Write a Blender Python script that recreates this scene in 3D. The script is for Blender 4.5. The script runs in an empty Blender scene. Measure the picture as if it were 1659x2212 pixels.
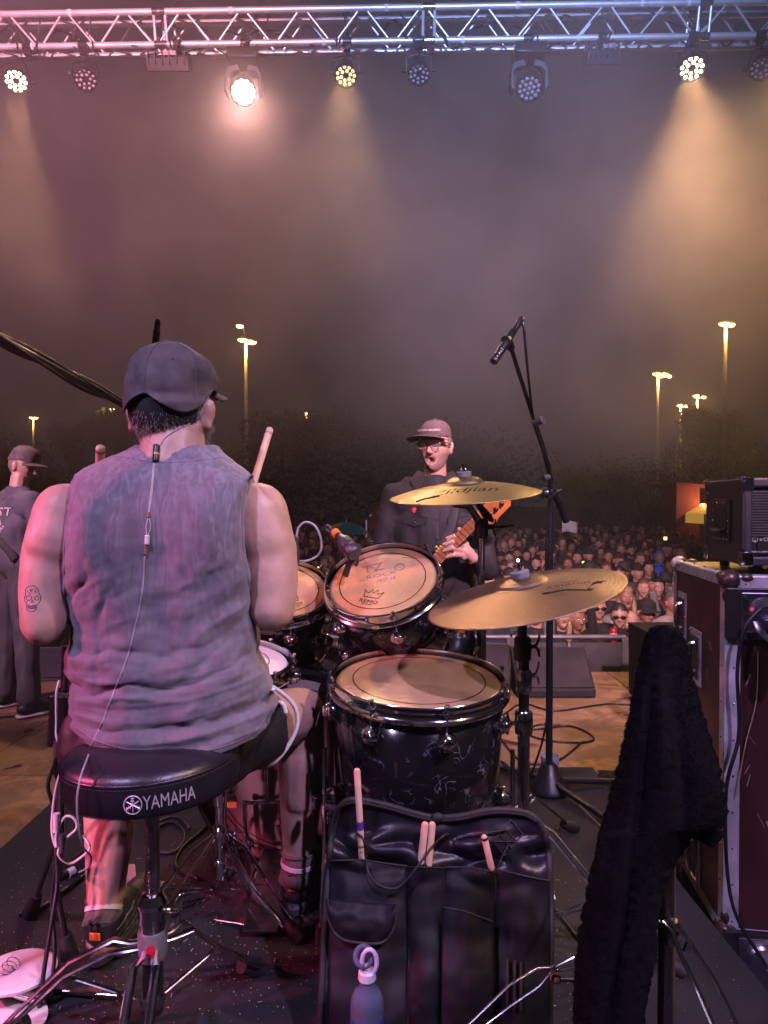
import bpy, math, random
import numpy as np
from mathutils import Vector, Matrix, Euler, noise, bvhtree
random.seed(7); np.random.seed(7)
V = Vector
PI = math.pi
scene = bpy.context.scene
COL = scene.collection

# ------------------------------------------------------------------ camera, night sky, exposure
CAMZ = 1.40
FPX = 1500.0                                   # focal length in units of a 1659 x 2212 frame
PITCH = math.atan(21 / FPX)
cam_d = bpy.data.cameras.new('camera')
cam = bpy.data.objects.new('camera', cam_d); COL.objects.link(cam)
cam.location = (0, 0, CAMZ); cam.rotation_euler = (PI/2 - PITCH, 0, 0)
cam_d.sensor_fit = 'VERTICAL'; cam_d.sensor_height = 36; cam_d.lens = 36 * FPX / 2212
cam_d.clip_start = 0.05; cam_d.clip_end = 600
scene.camera = cam
world = bpy.data.worlds.new('World'); scene.world = world; world.use_nodes = True
wn = world.node_tree.nodes; wl = world.node_tree.links
bg = wn['Background']
wtc = wn.new('ShaderNodeTexCoord'); wno = wn.new('ShaderNodeTexNoise'); wcr = wn.new('ShaderNodeValToRGB')
wno.inputs['Scale'].default_value = 1.6; wno.inputs['Detail'].default_value = 4
wl.new(wtc.outputs['Generated'], wno.inputs['Vector']); wl.new(wno.outputs['Fac'], wcr.inputs['Fac'])
wcr.color_ramp.elements[0].position = .35; wcr.color_ramp.elements[0].color = (.022, .018, .026, 1)
wcr.color_ramp.elements[1].position = .75; wcr.color_ramp.elements[1].color = (.050, .046, .062, 1)
wl.new(wcr.outputs['Color'], bg.inputs['Color'])
bg.inputs['Strength'].default_value = 0.38     # overcast night sky
scene.view_settings.view_transform = 'Standard'; scene.view_settings.look = 'None'
scene.view_settings.gamma = 1; scene.view_settings.use_curve_mapping = False
scene.view_settings.exposure = 0.0
cy = scene.cycles
cy.use_denoising = True; cy.use_adaptive_sampling = True; cy.adaptive_threshold = .035
cy.max_bounces = 6; cy.diffuse_bounces = 2; cy.glossy_bounces = 3; cy.transmission_bounces = 6
cy.transparent_max_bounces = 8; cy.volume_bounces = 0
cy.sample_clamp_indirect = 4; cy.sample_clamp_direct = 0
cy.caustics_reflective = False; cy.caustics_refractive = False

def P(x, y, d):
    """world point d metres ahead of the camera seen at (x, y) of a 1659 x 2212 frame"""
    r = (x - 829.5) / FPX; u = -(y - 1106) / FPX
    cp, sp = math.cos(PITCH), math.sin(PITCH)
    k = V((r, cp + sp*u, -sp + cp*u))
    k *= d / k.y
    return V((0, 0, CAMZ)) + k

# ------------------------------------------------------------------ mesh helpers
def basis(a):
    a = V(a).normalized()
    t = V((0, 0, 1)) if abs(a.z) < .95 else V((0, 1, 0))
    u = t.cross(a).normalized(); v = a.cross(u)
    return u, v, a

class MB:
    def __init__(s): s.v = []; s.f = []; s.m = []; s.mi = 0
    def add(s, vs, fs):
        b = len(s.v); s.v.extend([tuple(p) for p in vs]); s.f.extend([tuple(i + b for i in f) for f in fs]); s.m.extend([s.mi] * len(fs)); return s
    def box(s, c, sz, R=None):
        c = V(c); h = V(sz) / 2
        vs = [V((x*h.x, y*h.y, z*h.z)) for x in (-1, 1) for y in (-1, 1) for z in (-1, 1)]
        if R is not None: vs = [R @ p for p in vs]
        return s.add([p + c for p in vs], [(0,1,3,2), (4,6,7,5), (0,4,5,1), (2,3,7,6), (0,2,6,4), (1,5,7,3)])
    def hexa(s, p):
        """8 points: bottom 4 (ccw), top 4"""
        return s.add(p, [(0,3,2,1), (4,5,6,7), (0,1,5,4), (1,2,6,5), (2,3,7,6), (3,0,4,7)])
    def tube(s, pts, r, n=8, cap=True, closed=False, flat=None):
        pts = [V(p) for p in pts]; N = len(pts)
        rs = list(r) if hasattr(r, '__len__') else [r] * N
        u = None; vs = []
        for i, p in enumerate(pts):
            if closed: t = pts[(i+1) % N] - pts[i-1]
            else: t = (pts[min(i+1, N-1)] - pts[max(i-1, 0)])
            if t.length < 1e-9: t = V((0, 0, 1))
            t.normalize()
            if u is None: u = basis(t)[0]
            u = (u - t * u.dot(t)); u = u.normalized() if u.length > 1e-6 else basis(t)[0]
            w = t.cross(u)
            for k in range(n):
                a = 2*PI*k/n
                vs.append(p + (u*math.cos(a) + w*math.sin(a)*(flat or 1)) * rs[i])
        fs = []
        for i in range(N if closed else N-1):
            for k in range(n):
                a = i*n + k; b = i*n + (k+1) % n; j = ((i+1) % N) * n
                fs.append((a, b, j + (k+1) % n, j + k))
        if cap and not closed:
            fs.append(tuple(range(n-1, -1, -1))); fs.append(tuple((N-1)*n + k for k in range(n)))
        return s.add(vs, fs)
    def cyl(s, a, b, r, r2=None, n=12): return s.tube([a, b], [r, r if r2 is None else r2], n)
    def lathe(s, prof, M=None, n=32, cap=True):
        M = M or Matrix(); vs = []; fs = []
        for (r, z) in prof:
            for k in range(n):
                a = 2*PI*k/n; vs.append(M @ V((r*math.cos(a), r*math.sin(a), z)))
        for i in range(len(prof)-1):
            for k in range(n):
                a = i*n+k; b = i*n+(k+1) % n; fs.append((a, b, b+n, a+n))
        if cap:
            if prof[0][0] > 1e-6: fs.append(tuple(range(n-1, -1, -1)))
            if prof[-1][0] > 1e-6: fs.append(tuple((len(prof)-1)*n + k for k in range(n)))
        return s.add(vs, fs)
    def ell(s, c, rad, R=None, nu=14, nv=9):
        c = V(c); rad = V(rad) if hasattr(rad, '__len__') else V((rad,)*3)
        vs = []; fs = []
        for j in range(nv+1):
            t = PI * j / nv
            for i in range(nu):
                a = 2*PI*i/nu
                p = V((rad.x*math.sin(t)*math.cos(a), rad.y*math.sin(t)*math.sin(a), rad.z*math.cos(t)))
                vs.append(c + ((R @ p) if R is not None else p))
        for j in range(nv):
            for i in range(nu):
                a = j*nu+i; b = j*nu+(i+1) % nu; fs.append((a, a+nu, b+nu, b))
        return s.add(vs, fs)
    def caps(s, a, b, ra, rb=None, n=12):
        """tapered capsule, closed"""
        a = V(a); b = V(b); rb = ra if rb is None else rb
        t = (b - a); L = t.length
        if L < 1e-6: return s.ell(a, ra, nu=n)
        t /= L
        pts = []; rs = []
        for k in range(5):
            q = PI/2 * (1 - k/4) ; pts.append(a - t*ra*math.sin(q)); rs.append(max(ra*math.cos(q), ra*.02))
        for k in range(5):
            q = PI/2 * k/4; pts.append(b + t*rb*math.sin(q)); rs.append(max(rb*math.cos(q), rb*.02))
        u, w, _ = basis(t); vs = []; fs = []
        for p, r in zip(pts, rs):
            for k in range(n):
                an = 2*PI*k/n; vs.append(p + (u*math.cos(an) + w*math.sin(an)) * r)
        for i in range(9):
            for k in range(n):
                x = i*n+k; y = i*n+(k+1) % n; fs.append((x, y, y+n, x+n))
        fs.append(tuple(range(n-1, -1, -1))); fs.append(tuple(9*n+k for k in range(n)))
        return s.add(vs, fs)
    def chain(s, pts, rs, n=12):
        for i in range(len(pts)-1): s.caps(pts[i], pts[i+1], rs[i], rs[i+1], n)
        return s
    def grid(s, fn, nu, nv, cu=False, keep=None):
        vs = [fn(i/(nu if cu else nu-1), j/(nv-1)) for j in range(nv) for i in range(nu)]
        fs = []
        for j in range(nv-1):
            for i in range(nu if cu else nu-1):
                a = j*nu+i; b = j*nu+(i+1) % nu
                if keep is None or keep((i+.5)/nu, (j+.5)/nv): fs.append((a, b, b+nu, a+nu))
        return s.add(vs, fs)
    def prism(s, poly, h, M=None):
        """2D polygon extruded from z=0 to z=h"""
        M = M or Matrix(); n = len(poly)
        vs = [M @ V((x, y, 0)) for x, y in poly] + [M @ V((x, y, h)) for x, y in poly]
        return s.add(vs, [tuple(range(n-1, -1, -1)), tuple(range(n, 2*n))] + [(i, (i+1) % n, n+(i+1) % n, n+i) for i in range(n)])

ORG = {}
def origin(o): return ORG.get(o.name, V((0, 0, 0)))
def obj(name, mb, mats, parent=None, smooth=35, base=None, bevel=0, solid=0, sub=0, label=None, cat=None, group=None, kind=None):
    me = bpy.data.meshes.new(name)
    if isinstance(mb, MB):
        org = origin(parent) if parent else (V(base) if base is not None else V((0, 0, 0)))
        me.from_pydata([(p[0]-org.x, p[1]-org.y, p[2]-org.z) for p in mb.v], [], mb.f)
        if any(mb.m): me.polygons.foreach_set('material_index', mb.m)
    else:
        me = mb; org = origin(parent) if parent else (V(base) if base is not None else V((0, 0, 0)))
        if org.length: me.transform(Matrix.Translation(-org))
    if not isinstance(mats, (list, tuple)): mats = [mats]
    me.materials.clear()
    for m in mats: me.materials.append(m)
    if smooth:
        me.polygons.foreach_set('use_smooth', [True]*len(me.polygons))
        if smooth < 180: me.set_sharp_from_angle(angle=math.radians(smooth))
    me.update()
    o = bpy.data.objects.new(name, me); COL.objects.link(o)
    if parent: o.parent = parent
    else: o.location = org
    ORG[o.name] = org
    if solid:
        m = o.modifiers.new('solid', 'SOLIDIFY'); m.thickness = solid; m.offset = 0
    if bevel:
        m = o.modifiers.new('bevel', 'BEVEL'); m.width = bevel; m.segments = 2; m.limit_method = 'ANGLE'; m.angle_limit = math.radians(40)
    if sub:
        m = o.modifiers.new('sub', 'SUBSURF'); m.levels = sub; m.render_levels = sub
    tag(o, label, cat, group, kind)
    return o
def tag(o, label=None, cat=None, group=None, kind=None):
    if label: o['label'] = label
    if cat: o['category'] = cat
    if group: o['group'] = group
    if kind: o['kind'] = kind
    return o
def thing(name, base, label, cat, group=None):
    o = bpy.data.objects.new(name, None); COL.objects.link(o); o.empty_display_size = .05
    o.location = base; ORG[o.name] = V(base)
    return tag(o, label, cat, group)
def copy_tree(o, parent=None):
    c = o.copy(); COL.objects.link(c); c.parent = parent
    if parent: c.matrix_parent_inverse = o.matrix_parent_inverse.copy()
    ORG[c.name] = origin(o)
    for ch in list(o.children): copy_tree(ch, c)
    return c
def remesh(mb, voxel, smooth=4, name='m'):
    me = bpy.data.meshes.new(name)
    me.from_pydata(mb.v, [], mb.f); me.update()
    o = bpy.data.objects.new('tmp', me); COL.objects.link(o)
    r = o.modifiers.new('r', 'REMESH'); r.mode = 'VOXEL'; r.voxel_size = voxel
    if smooth:
        s = o.modifiers.new('s', 'SMOOTH'); s.iterations = smooth; s.factor = .5
    dg = bpy.context.evaluated_depsgraph_get(); dg.update()
    out = bpy.data.meshes.new_from_object(o.evaluated_get(dg))
    bpy.data.objects.remove(o); bpy.data.meshes.remove(me)
    return out
def text_geo(txt, size=1.0, extrude=0):
    """flat mesh of a text: list of (x, y) verts and faces, x from 0"""
    cu = bpy.data.curves.new('t', 'FONT'); cu.body = txt; cu.size = size; cu.resolution_u = 3
    o = bpy.data.objects.new('t', cu); COL.objects.link(o)
    dg = bpy.context.evaluated_depsgraph_get(); dg.update()
    me = bpy.data.meshes.new_from_object(o.evaluated_get(dg))
    vs = [(v.co.x, v.co.y) for v in me.vertices]; fs = [tuple(p.vertices) for p in me.polygons]
    bpy.data.objects.remove(o); bpy.data.meshes.remove(me)
    return vs, fs
def text_on(mb, txt, size, fn, bold=1.0, sx=1.0):
    """write txt with fn(x, y) -> world point"""
    vs, fs = text_geo(txt, size)
    # split long triangles is not needed for small print
    w = max(v[0] for v in vs) if vs else 0
    mb.add([fn((x - w/2)*sx, y) for x, y in vs], fs)
    return w
def TRS(loc, rot=(0, 0, 0), sc=None):
    M = Matrix.Translation(V(loc)) @ Euler(rot).to_matrix().to_4x4()
    if sc is not None: M = M @ Matrix.Diagonal((*([sc]*3 if not hasattr(sc, '__len__') else sc), 1))
    return M
def axisM(loc, z, x=None):
    """matrix whose local z points along z"""
    z = V(z).normalized()
    if x is None: u, v, _ = basis(z)
    else:
        x = V(x); u = (x - z*x.dot(z)).normalized(); v = z.cross(u)
    return Matrix(((u.x, v.x, z.x, loc[0]), (u.y, v.y, z.y, loc[1]), (u.z, v.z, z.z, loc[2]), (0, 0, 0, 1)))
def bez(pts, n=24):
    """Catmull-Rom through the points"""
    pts = [V(p) for p in pts]; out = []
    q = [pts[0]*2 - pts[1]] + pts + [pts[-1]*2 - pts[-2]]
    for i in range(1, len(q)-2):
        m = max(2, n // (len(pts)-1))
        for k in range(m):
            t = k/m; a, b, c, d = q[i-1], q[i], q[i+1], q[i+2]
            out.append(.5*((2*b) + (c-a)*t + (2*a-5*b+4*c-d)*t*t + (3*b-a-3*c+d)*t**3))
    out.append(pts[-1]); return out
def interp(tbl, y):
    """piecewise-linear table of rows (key, a, b, ...)"""
    if y <= tbl[0][0]: return tbl[0][1:]
    for r0, r1 in zip(tbl, tbl[1:]):
        if y <= r1[0]:
            t = (y - r0[0]) / (r1[0] - r0[0])
            return tuple(a + (b-a)*t for a, b in zip(r0[1:], r1[1:]))
    return tbl[-1][1:]
def sm(a, b, x):
    t = min(1, max(0, (x-a)/(b-a))); return t*t*(3-2*t)

# ------------------------------------------------------------------ materials
def MAT(name, col, rough=.5, metal=0, var=.25, vs=8, bump=0, bs=60, emit=None, es=1, coat=0, trans=0, ior=1.45, col2=None, th=(.35, .65), sheen=0, sss=0, spec=None, detail=5, aniso=None, rvar=.12, objrand=None, emap=None, stretch=None):
    m = bpy.data.materials.new(name); m.use_nodes = True
    nt = m.node_tree; N = nt.nodes; L = nt.links; b = N['Principled BSDF']
    b.inputs['Roughness'].default_value = rough; b.inputs['Metallic'].default_value = metal
    if coat: b.inputs['Coat Weight'].default_value = coat; b.inputs['Coat Roughness'].default_value = .08
    if trans: b.inputs['Transmission Weight'].default_value = trans; b.inputs['IOR'].default_value = ior
    if sheen: b.inputs['Sheen Weight'].default_value = sheen
    if sss: b.inputs['Subsurface Weight'].default_value = sss; b.inputs['Subsurface Radius'].default_value = (.012, .005, .003); b.inputs['Subsurface Scale'].default_value = 1
    if spec is not None: b.inputs['Specular IOR Level'].default_value = spec
    if emit is not None: b.inputs['Emission Color'].default_value = (*emit, 1); b.inputs['Emission Strength'].default_value = es
    tc = N.new('ShaderNodeTexCoord'); vec = tc.outputs['Object']
    if stretch:
        mp = N.new('ShaderNodeMapping'); mp.inputs['Scale'].default_value = stretch; L.new(vec, mp.inputs['Vector']); vec = mp.outputs['Vector']
    c2 = col2 or tuple(c*(1-var) for c in col)
    if objrand:
        oi = N.new('ShaderNodeObjectInfo'); cr0 = N.new('ShaderNodeValToRGB'); cr0.color_ramp.interpolation = 'CONSTANT'
        while len(cr0.color_ramp.elements) < len(objrand): cr0.color_ramp.elements.new(.5)
        for i, c in enumerate(objrand):
            cr0.color_ramp.elements[i].position = i/len(objrand); cr0.color_ramp.elements[i].color = (*c, 1)
        L.new(oi.outputs['Random'], cr0.inputs['Fac'])
    no = N.new('ShaderNodeTexNoise'); no.inputs['Scale'].default_value = vs; no.inputs['Detail'].default_value = detail
    L.new(vec, no.inputs['Vector'])
    cr = N.new('ShaderNodeValToRGB'); cr.color_ramp.elements[0].position, cr.color_ramp.elements[1].position = th
    cr.color_ramp.elements[0].color = (*col, 1); cr.color_ramp.elements[1].color = (*c2, 1)
    L.new(no.outputs['Fac'], cr.inputs['Fac'])
    if objrand:
        mx = N.new('ShaderNodeMix'); mx.data_type = 'RGBA'; mx.blend_type = 'MULTIPLY'; mx.inputs[0].default_value = 1
        L.new(cr0.outputs['Color'], mx.inputs[6]); L.new(cr.outputs['Color'], mx.inputs[7]); L.new(mx.outputs[2], b.inputs['Base Color'])
    else: L.new(cr.outputs['Color'], b.inputs['Base Color'])
    if rvar:
        mr = N.new('ShaderNodeMapRange'); mr.inputs[3].default_value = max(0.02, rough-rvar); mr.inputs[4].default_value = min(1, rough+rvar)
        n3 = N.new('ShaderNodeTexNoise'); n3.inputs['Scale'].default_value = vs*2.7; L.new(vec, n3.inputs['Vector'])
        L.new(n3.outputs['Fac'], mr.inputs[0]); L.new(mr.outputs[0], b.inputs['Roughness'])
    if bump:
        n2 = N.new('ShaderNodeTexNoise'); n2.inputs['Scale'].default_value = bs; n2.inputs['Detail'].default_value = 4
        L.new(vec, n2.inputs['Vector'])
        bp = N.new('ShaderNodeBump'); bp.inputs['Strength'].default_value = bump; bp.inputs['Distance'].default_value = .1/bs*2
        L.new(n2.outputs['Fac'], bp.inputs['Height']); L.new(bp.outputs['Normal'], b.inputs['Normal'])
    return m
m_alu = MAT('aluminium', (.66, .66, .68), .42, .65, .2, 6)
m_chrome = MAT('chrome', (.78, .78, .80), .10, 1, .1, 9, rvar=.05)
m_dchrome = MAT('worn_chrome', (.5, .5, .52), .24, 1, .35, 14)
m_black = MAT('black_metal', (.012, .012, .013), .38, 0, .3, 12)
m_rubber = MAT('black_rubber', (.014, .014, .015), .62, 0, .3, 20)
m_cable = MAT('cable_rubber', (.012, .012, .014), .42, 0, .3, 20)
m_gcable = MAT('grey_cable', (.35, .35, .37), .45, 0, .3, 20)
m_white = MAT('white_plastic', (.72, .70, .68), .45, 0, .12, 9)

# ------------------------------------------------------------------ air
hz = MB(); hz.box((0, 32, 4.6), (110, 84, 13.6))
m_haze = bpy.data.materials.new('haze_air'); m_haze.use_nodes = True
hn = m_haze.node_tree.nodes; hn.clear()
ho = hn.new('ShaderNodeOutputMaterial'); hv = hn.new('ShaderNodeVolumePrincipled')
hv.inputs['Color'].default_value = (.92, .90, .94, 1); hv.inputs['Density'].default_value = 0.0032; hv.inputs['Anisotropy'].default_value = 0.25
m_haze.node_tree.links.new(hv.outputs[0], ho.inputs['Volume'])
obj('haze', hz, m_haze, smooth=0, kind='stuff')

# drifting smoke in front of and above the band, uneven
sk = MB(); sk.box((0, 8.6, 4.55), (19, 11.6, 7.1))
m_smoke = bpy.data.materials.new('stage_smoke'); m_smoke.use_nodes = True
sn = m_smoke.node_tree.nodes; sl = m_smoke.node_tree.links; sn.clear()
so = sn.new('ShaderNodeOutputMaterial'); sv = sn.new('ShaderNodeVolumePrincipled'); stc = sn.new('ShaderNodeTexCoord')
s1 = sn.new('ShaderNodeTexNoise'); s1.inputs['Scale'].default_value = .62; s1.inputs['Detail'].default_value = 5; s1.inputs['Roughness'].default_value = .6; s1.inputs['Distortion'].default_value = .6
smr = sn.new('ShaderNodeMapRange'); smr.inputs[1].default_value = .42; smr.inputs[2].default_value = .66; smr.inputs[3].default_value = .020; smr.inputs[4].default_value = .130
sl.new(stc.outputs['Object'], s1.inputs['Vector']); sl.new(s1.outputs['Fac'], smr.inputs[0]); sxz = sn.new('ShaderNodeSeparateXYZ'); szr = sn.new('ShaderNodeMapRange'); szr.inputs[1].default_value = 1.6; szr.inputs[2].default_value = 3.4; smu = sn.new('ShaderNodeMath'); smu.operation = 'MULTIPLY'
sl.new(stc.outputs['Object'], sxz.inputs[0]); sl.new(sxz.outputs['Z'], szr.inputs[0]); sl.new(szr.outputs[0], smu.inputs[0]); sl.new(smr.outputs[0], smu.inputs[1]); sl.new(smu.outputs[0], sv.inputs['Density'])
sv.inputs['Color'].default_value = (.92, .90, .94, 1); sv.inputs['Anisotropy'].default_value = .25
sl.new(sv.outputs[0], so.inputs['Volume'])
cy.volume_step_rate = 0.8; cy.volume_max_steps = 22
obj('smoke', sk, m_smoke, smooth=0, kind='stuff')

# ------------------------------------------------------------------ stage lamps
WARM = (1, .62, .30)
def spot(name, parent, loc, aim, power, col, size=50, blend=.6, rad=.07):
    l = bpy.data.lights.new(name, 'SPOT'); l.energy = power; l.color = col; l.spot_size = math.radians(size); l.spot_blend = blend; l.shadow_soft_size = rad
    o = bpy.data.objects.new(name, l); COL.objects.link(o)
    d = (V(aim) - V(loc)).normalized()
    o.rotation_euler = d.to_track_quat('-Z', 'Y').to_euler()
    if parent: o.parent = parent; o.location = V(loc) - origin(parent)
    else: o.location = loc
    return o
# ------------------------------------------------------------------ truss with its fixtures
def truss_depth(x): return 5.60 - (x/1659)*.19
def Tt(x, y, dd=0): return P(x, y, truss_depth(x) + dd)
m_lens_off = MAT('unlit_lens', (.30, .29, .33), .12, 0, .2, 30, coat=1)
m_lens_on = MAT('lit_lens', (1, .9, .7), .3, 0, 0, emit=(1, .80, .50), es=14)
m_lens_hot = MAT('hot_lens', (1, .9, .8), .3, 0, 0, emit=(1, .84, .66), es=26)
m_lens_dim = MAT('amber_lens', (1, .8, .4), .3, 0, 0, emit=(1, .60, .22), es=2.2)
A, B = Tt(-200, 105), Tt(1859, 73)
ax = (B - A).normalized(); tl = (B - A).length
tilt = math.radians(15); S = .225
nrm = V((0, 1, 0)) - ax*ax.y; nrm.normalize(); up = ax.cross(nrm); up = -up if up.z < 0 else up
uf = nrm*math.cos(tilt) + up*math.sin(tilt); uu = up*math.cos(tilt) - nrm*math.sin(tilt)
corn = {'fb': V((0,0,0)), 'ft': uu*S, 'rb': uf*S, 'rt': uu*S + uf*S}
tr = thing('lighting_truss', A, 'long aluminium box truss with zigzag bracing above the front of the stage', 'truss')
for k in corn:
    obj('chord', MB().tube([A + corn[k] - ax*.5, A + corn[k] + ax*(tl+.5)], .025, 14), m_alu, tr)
    q = 0
segs = 2.0
def brace(p, q, r=.0085): obj('brace', MB().tube([p, q], r, 8), m_alu, tr)
n = int(tl/.235) + 2
for i in range(n):
    s0 = A + ax*(i*.235 - .1); s1 = s0 + ax*.235
    joint = (i % 9) in (0,)
    fl = i % 2
    if joint:
        for c0, c1 in (('fb','ft'), ('rb','rt')): brace(s0 + corn[c0], s0 + corn[c1], .012); brace(s0+ax*.09+corn[c0], s0+ax*.09+corn[c1], .012)
    for c0, c1 in (('fb', 'ft'), ('rb', 'rt'), ('fb', 'rb'), ('ft', 'rt')):
        a0, a1 = (c0, c1) if fl else (c1, c0)
        brace(s0 + corn[a0] + ax*.02, s1 + corn[a1] - ax*.02)
for i in range(0, n, 9):                      # coupler sleeves
    for k in corn:
        c = A + ax*(i*.235 - .1 + .045) + corn[k]
        obj('coupler', MB().tube([c - ax*.05, c + ax*.05], .029, 12), m_dchrome, tr)
# white tape tags and black cable ties on the chords
m_tape = MAT('white_tape', (.7, .68, .7), .6)
for x in (160, 503, 565+270, 1115, 1380, 1480):
    t = (Tt(x, 60) - A).dot(ax); c = A + ax*t + corn['ft']
    obj('tape', MB().tube([c - ax*.012, c + ax*.012], .0285, 10), m_tape, tr)
for x in (70, 700, 1000, 1250):
    t = (Tt(x, 60) - A).dot(ax); c = A + ax*t + corn['fb']
    obj('tape', MB().tube([c - ax*.012, c + ax*.012], .0285, 10), m_tape, tr)
# cables drooping along the truss
def cable(pts, r, m=m_cable, name='cable', label=None, cat='cable', n=8, parent=None, group=None, seg=40):
    p = bez(pts, seg)
    return obj(name, MB().tube(p, r, n), m, parent, 180, base=None if parent else p[0], label=label, cat=cat if not parent else None, group=group)
random.seed(3)
for j in range(9):
    x0 = j*190 - 60 + random.uniform(-30, 30); x1 = x0 + random.uniform(150, 330)
    pts = [Tt(x0, 95 - 28*random.random(), -.03)]
    for k in range(1, 5):
        xx = x0 + (x1-x0)*k/5
        pts.append(Tt(xx, 100 - 28*(xx/1659) + random.uniform(-50, 30), random.uniform(-.04, .25)))
    pts.append(Tt(x1, 95 - 28*(x1/1659) + random.uniform(-30, 20), -.03))
    cable(pts, random.choice((.006, .008, .010)), label=None, parent=tr)
# thick black wrap lumps where the clamps sit
for x in (60, 180, 385, 530, 750, 905, 1140, 1300, 1495, 1640):
    t = (Tt(x, 100) - A).dot(ax); c = A + ax*t + corn['fb']
    cl = MB().tube([c - ax*.035, c + ax*.035], .034, 12); cl.box(c + V((0, 0, -.045)), (.05, .04, .05)); cl.cyl(c + V((-.03, -.02, -.05)), c + V((.03, -.02, -.05)), .006)
    obj('clamp', cl, m_black, tr, bevel=.003)
    for q in range(2):
        a = c + ax*random.uniform(-.1, .1) + V((0, -.03, .02))
        cable([a, a + V((random.uniform(-.06, .06), -.02, -.09)), a + V((random.uniform(-.1, .1), .02, -.02)), a + V((random.uniform(-.15, .15), 0, .2))], .006, parent=tr)

def led_par(x, y, lensm, label, aim, grp, r=.078, nl=(1, 6, 11)):
    c = Tt(x, y, .02); top = Tt(x, 112 - 30*(x/1659)) 
    t = thing('stage_spotlight', c, label, 'stage light', grp)
    d = (V(aim) - c).normalized(); M = axisM(c, d)
    obj('housing', MB().lathe([(.02, -.16), (.05, -.155), (.062, -.12), (.068, -.05), (r*1.08, -.02), (r*1.14, 0), (r*1.14, .035), (r*1.06, .035), (r*1.05, .012), (0.001, .012)], M, 28), m_black, t)
    yk = MB(); hx = r*1.14 + .012
    L_, R_ = M @ V((hx, 0, -.03)), M @ V((-hx, 0, -.03))
    if L_.x > R_.x: L_, R_ = R_, L_
    tp = V((c.x, c.y, top.z - .07))
    yk.tube([L_, V((L_.x, tp.y, tp.z - .02)), tp + V((-.03, 0, 0)), tp + V((.03, 0, 0)), V((R_.x, tp.y, tp.z - .02)), R_], .006, 6)
    yk.cyl(tp + V((0,0,-.01)), tp + V((0, 0, .05)), .01)
    obj('yoke', yk, m_black, t)
    for s in (L_, R_): obj('knob', MB().cyl(s, s + (s - c).normalized()*.03, .014, n=10), m_rubber, t)
    for ring, n_ in enumerate(nl):
        rr = (0, .47, .86)[ring]*r
        if ring == 0: continue
        for k in range(n_):
            a = 2*PI*k/n_ + ring*.3
            cc = M @ V((rr*math.cos(a), rr*math.sin(a), .014))
            obj('led_lens', MB().lathe([(.0125, 0), (.0125, .006), (.009, .011), (.0001, .0135)], axisM(cc, d), 10), lensm, t, 180)
    return t
def moving_head(x, y, lensm, label, aim, grp):
    c = Tt(x, y, .02); top = Tt(x, 118 - 30*(x/1659))
    t = thing('moving_head_light', c, label, 'moving light', grp)
    d = (V(aim) - c).normalized(); M = axisM(c, d)
    r = .092
    obj('head', MB().lathe([(.03, -.22), (.07, -.21), (.095, -.16), (.105, -.06), (.108, 0), (.104, .02), (.096, .022), (.094, .008), (.001, .008)], M, 32), m_black, t)
    bx = MB().box((c.x, c.y + .02, top.z - .045), (.24, .20, .085)); obj('base', bx, m_black, t, bevel=.01)
    tp = V((c.x, c.y + .02, top.z - .11))
    for s in (-1, 1):
        arm = MB(); w = s*.13
        prof = [(s*.04, 0), (s*.115, -.02), (s*.145, -.07), (s*.15, c.z - tp.z + .0), (s*.12, c.z - tp.z - .03), (s*.118, -.09), (s*.09, -.06), (s*.03, -.05)]
        if s > 0: prof = prof[::-1]
        arm.prism(prof, .10, Matrix.Translation(tp + V((0, .05, 0))) @ Matrix.Rotation(PI/2, 4, 'X'))
        obj('yoke_arm', arm, m_grey_pl, t, bevel=.008)
    for rr, n_ in ((0, 1), (.40, 6), (.80, 12)):
        for k in range(n_):
            a = 2*PI*k/n_ + .2
            cc = M @ V((rr*r*math.cos(a), rr*r*math.sin(a), .01))
            obj('led_lens', MB().lathe([(.016, 0), (.016, .006), (.011, .012), (.0001, .015)], axisM(cc, d), 10), lensm, t, 180)
    return t
m_grey_pl = MAT('grey_plastic', (.06, .06, .066), .45, 0, .2, 9)
G1 = 'stage lights hanging under the front truss'
t1 = led_par(35, 173, m_lens_on, 'lit warm white spotlight at the far left end of the truss', P(0, 1400, 2.6), G1)
t2 = led_par(185, 170, m_lens_off, 'unlit round spotlight between the leftmost lit lamp and the dark flood light', P(250, 1500, 2.5), G1)
t5 = led_par(747, 161, m_lens_dim, 'dim amber spotlight right of the brightest lamp on the truss', P(760, 1500, 3), G1)
t6 = led_par(905, 157, m_lens_off, 'unlit spotlight between the dim amber lamp and the unlit moving light', P(905, 1600, 3), G1)
t9 = led_par(1495, 145, m_lens_on, 'lit spotlight at the right whose amber beam falls on the smoke', P(1520, 1500, 2.8), G1, r=.085)
t10 = led_par(1645, 145, m_lens_off, 'unlit spotlight cut off by the right edge of the picture', P(1450, 1500, 2.8), G1)
t4 = moving_head(526, 198, m_lens_hot, 'brightest moving light on the truss, glaring white towards the drummer', P(560, 1300, 2), G1)
t7 = moving_head(1143, 190, m_lens_off, 'unlit moving light in a grey yoke over the bassist', P(1120, 1500, 2.5), G1)
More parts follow.
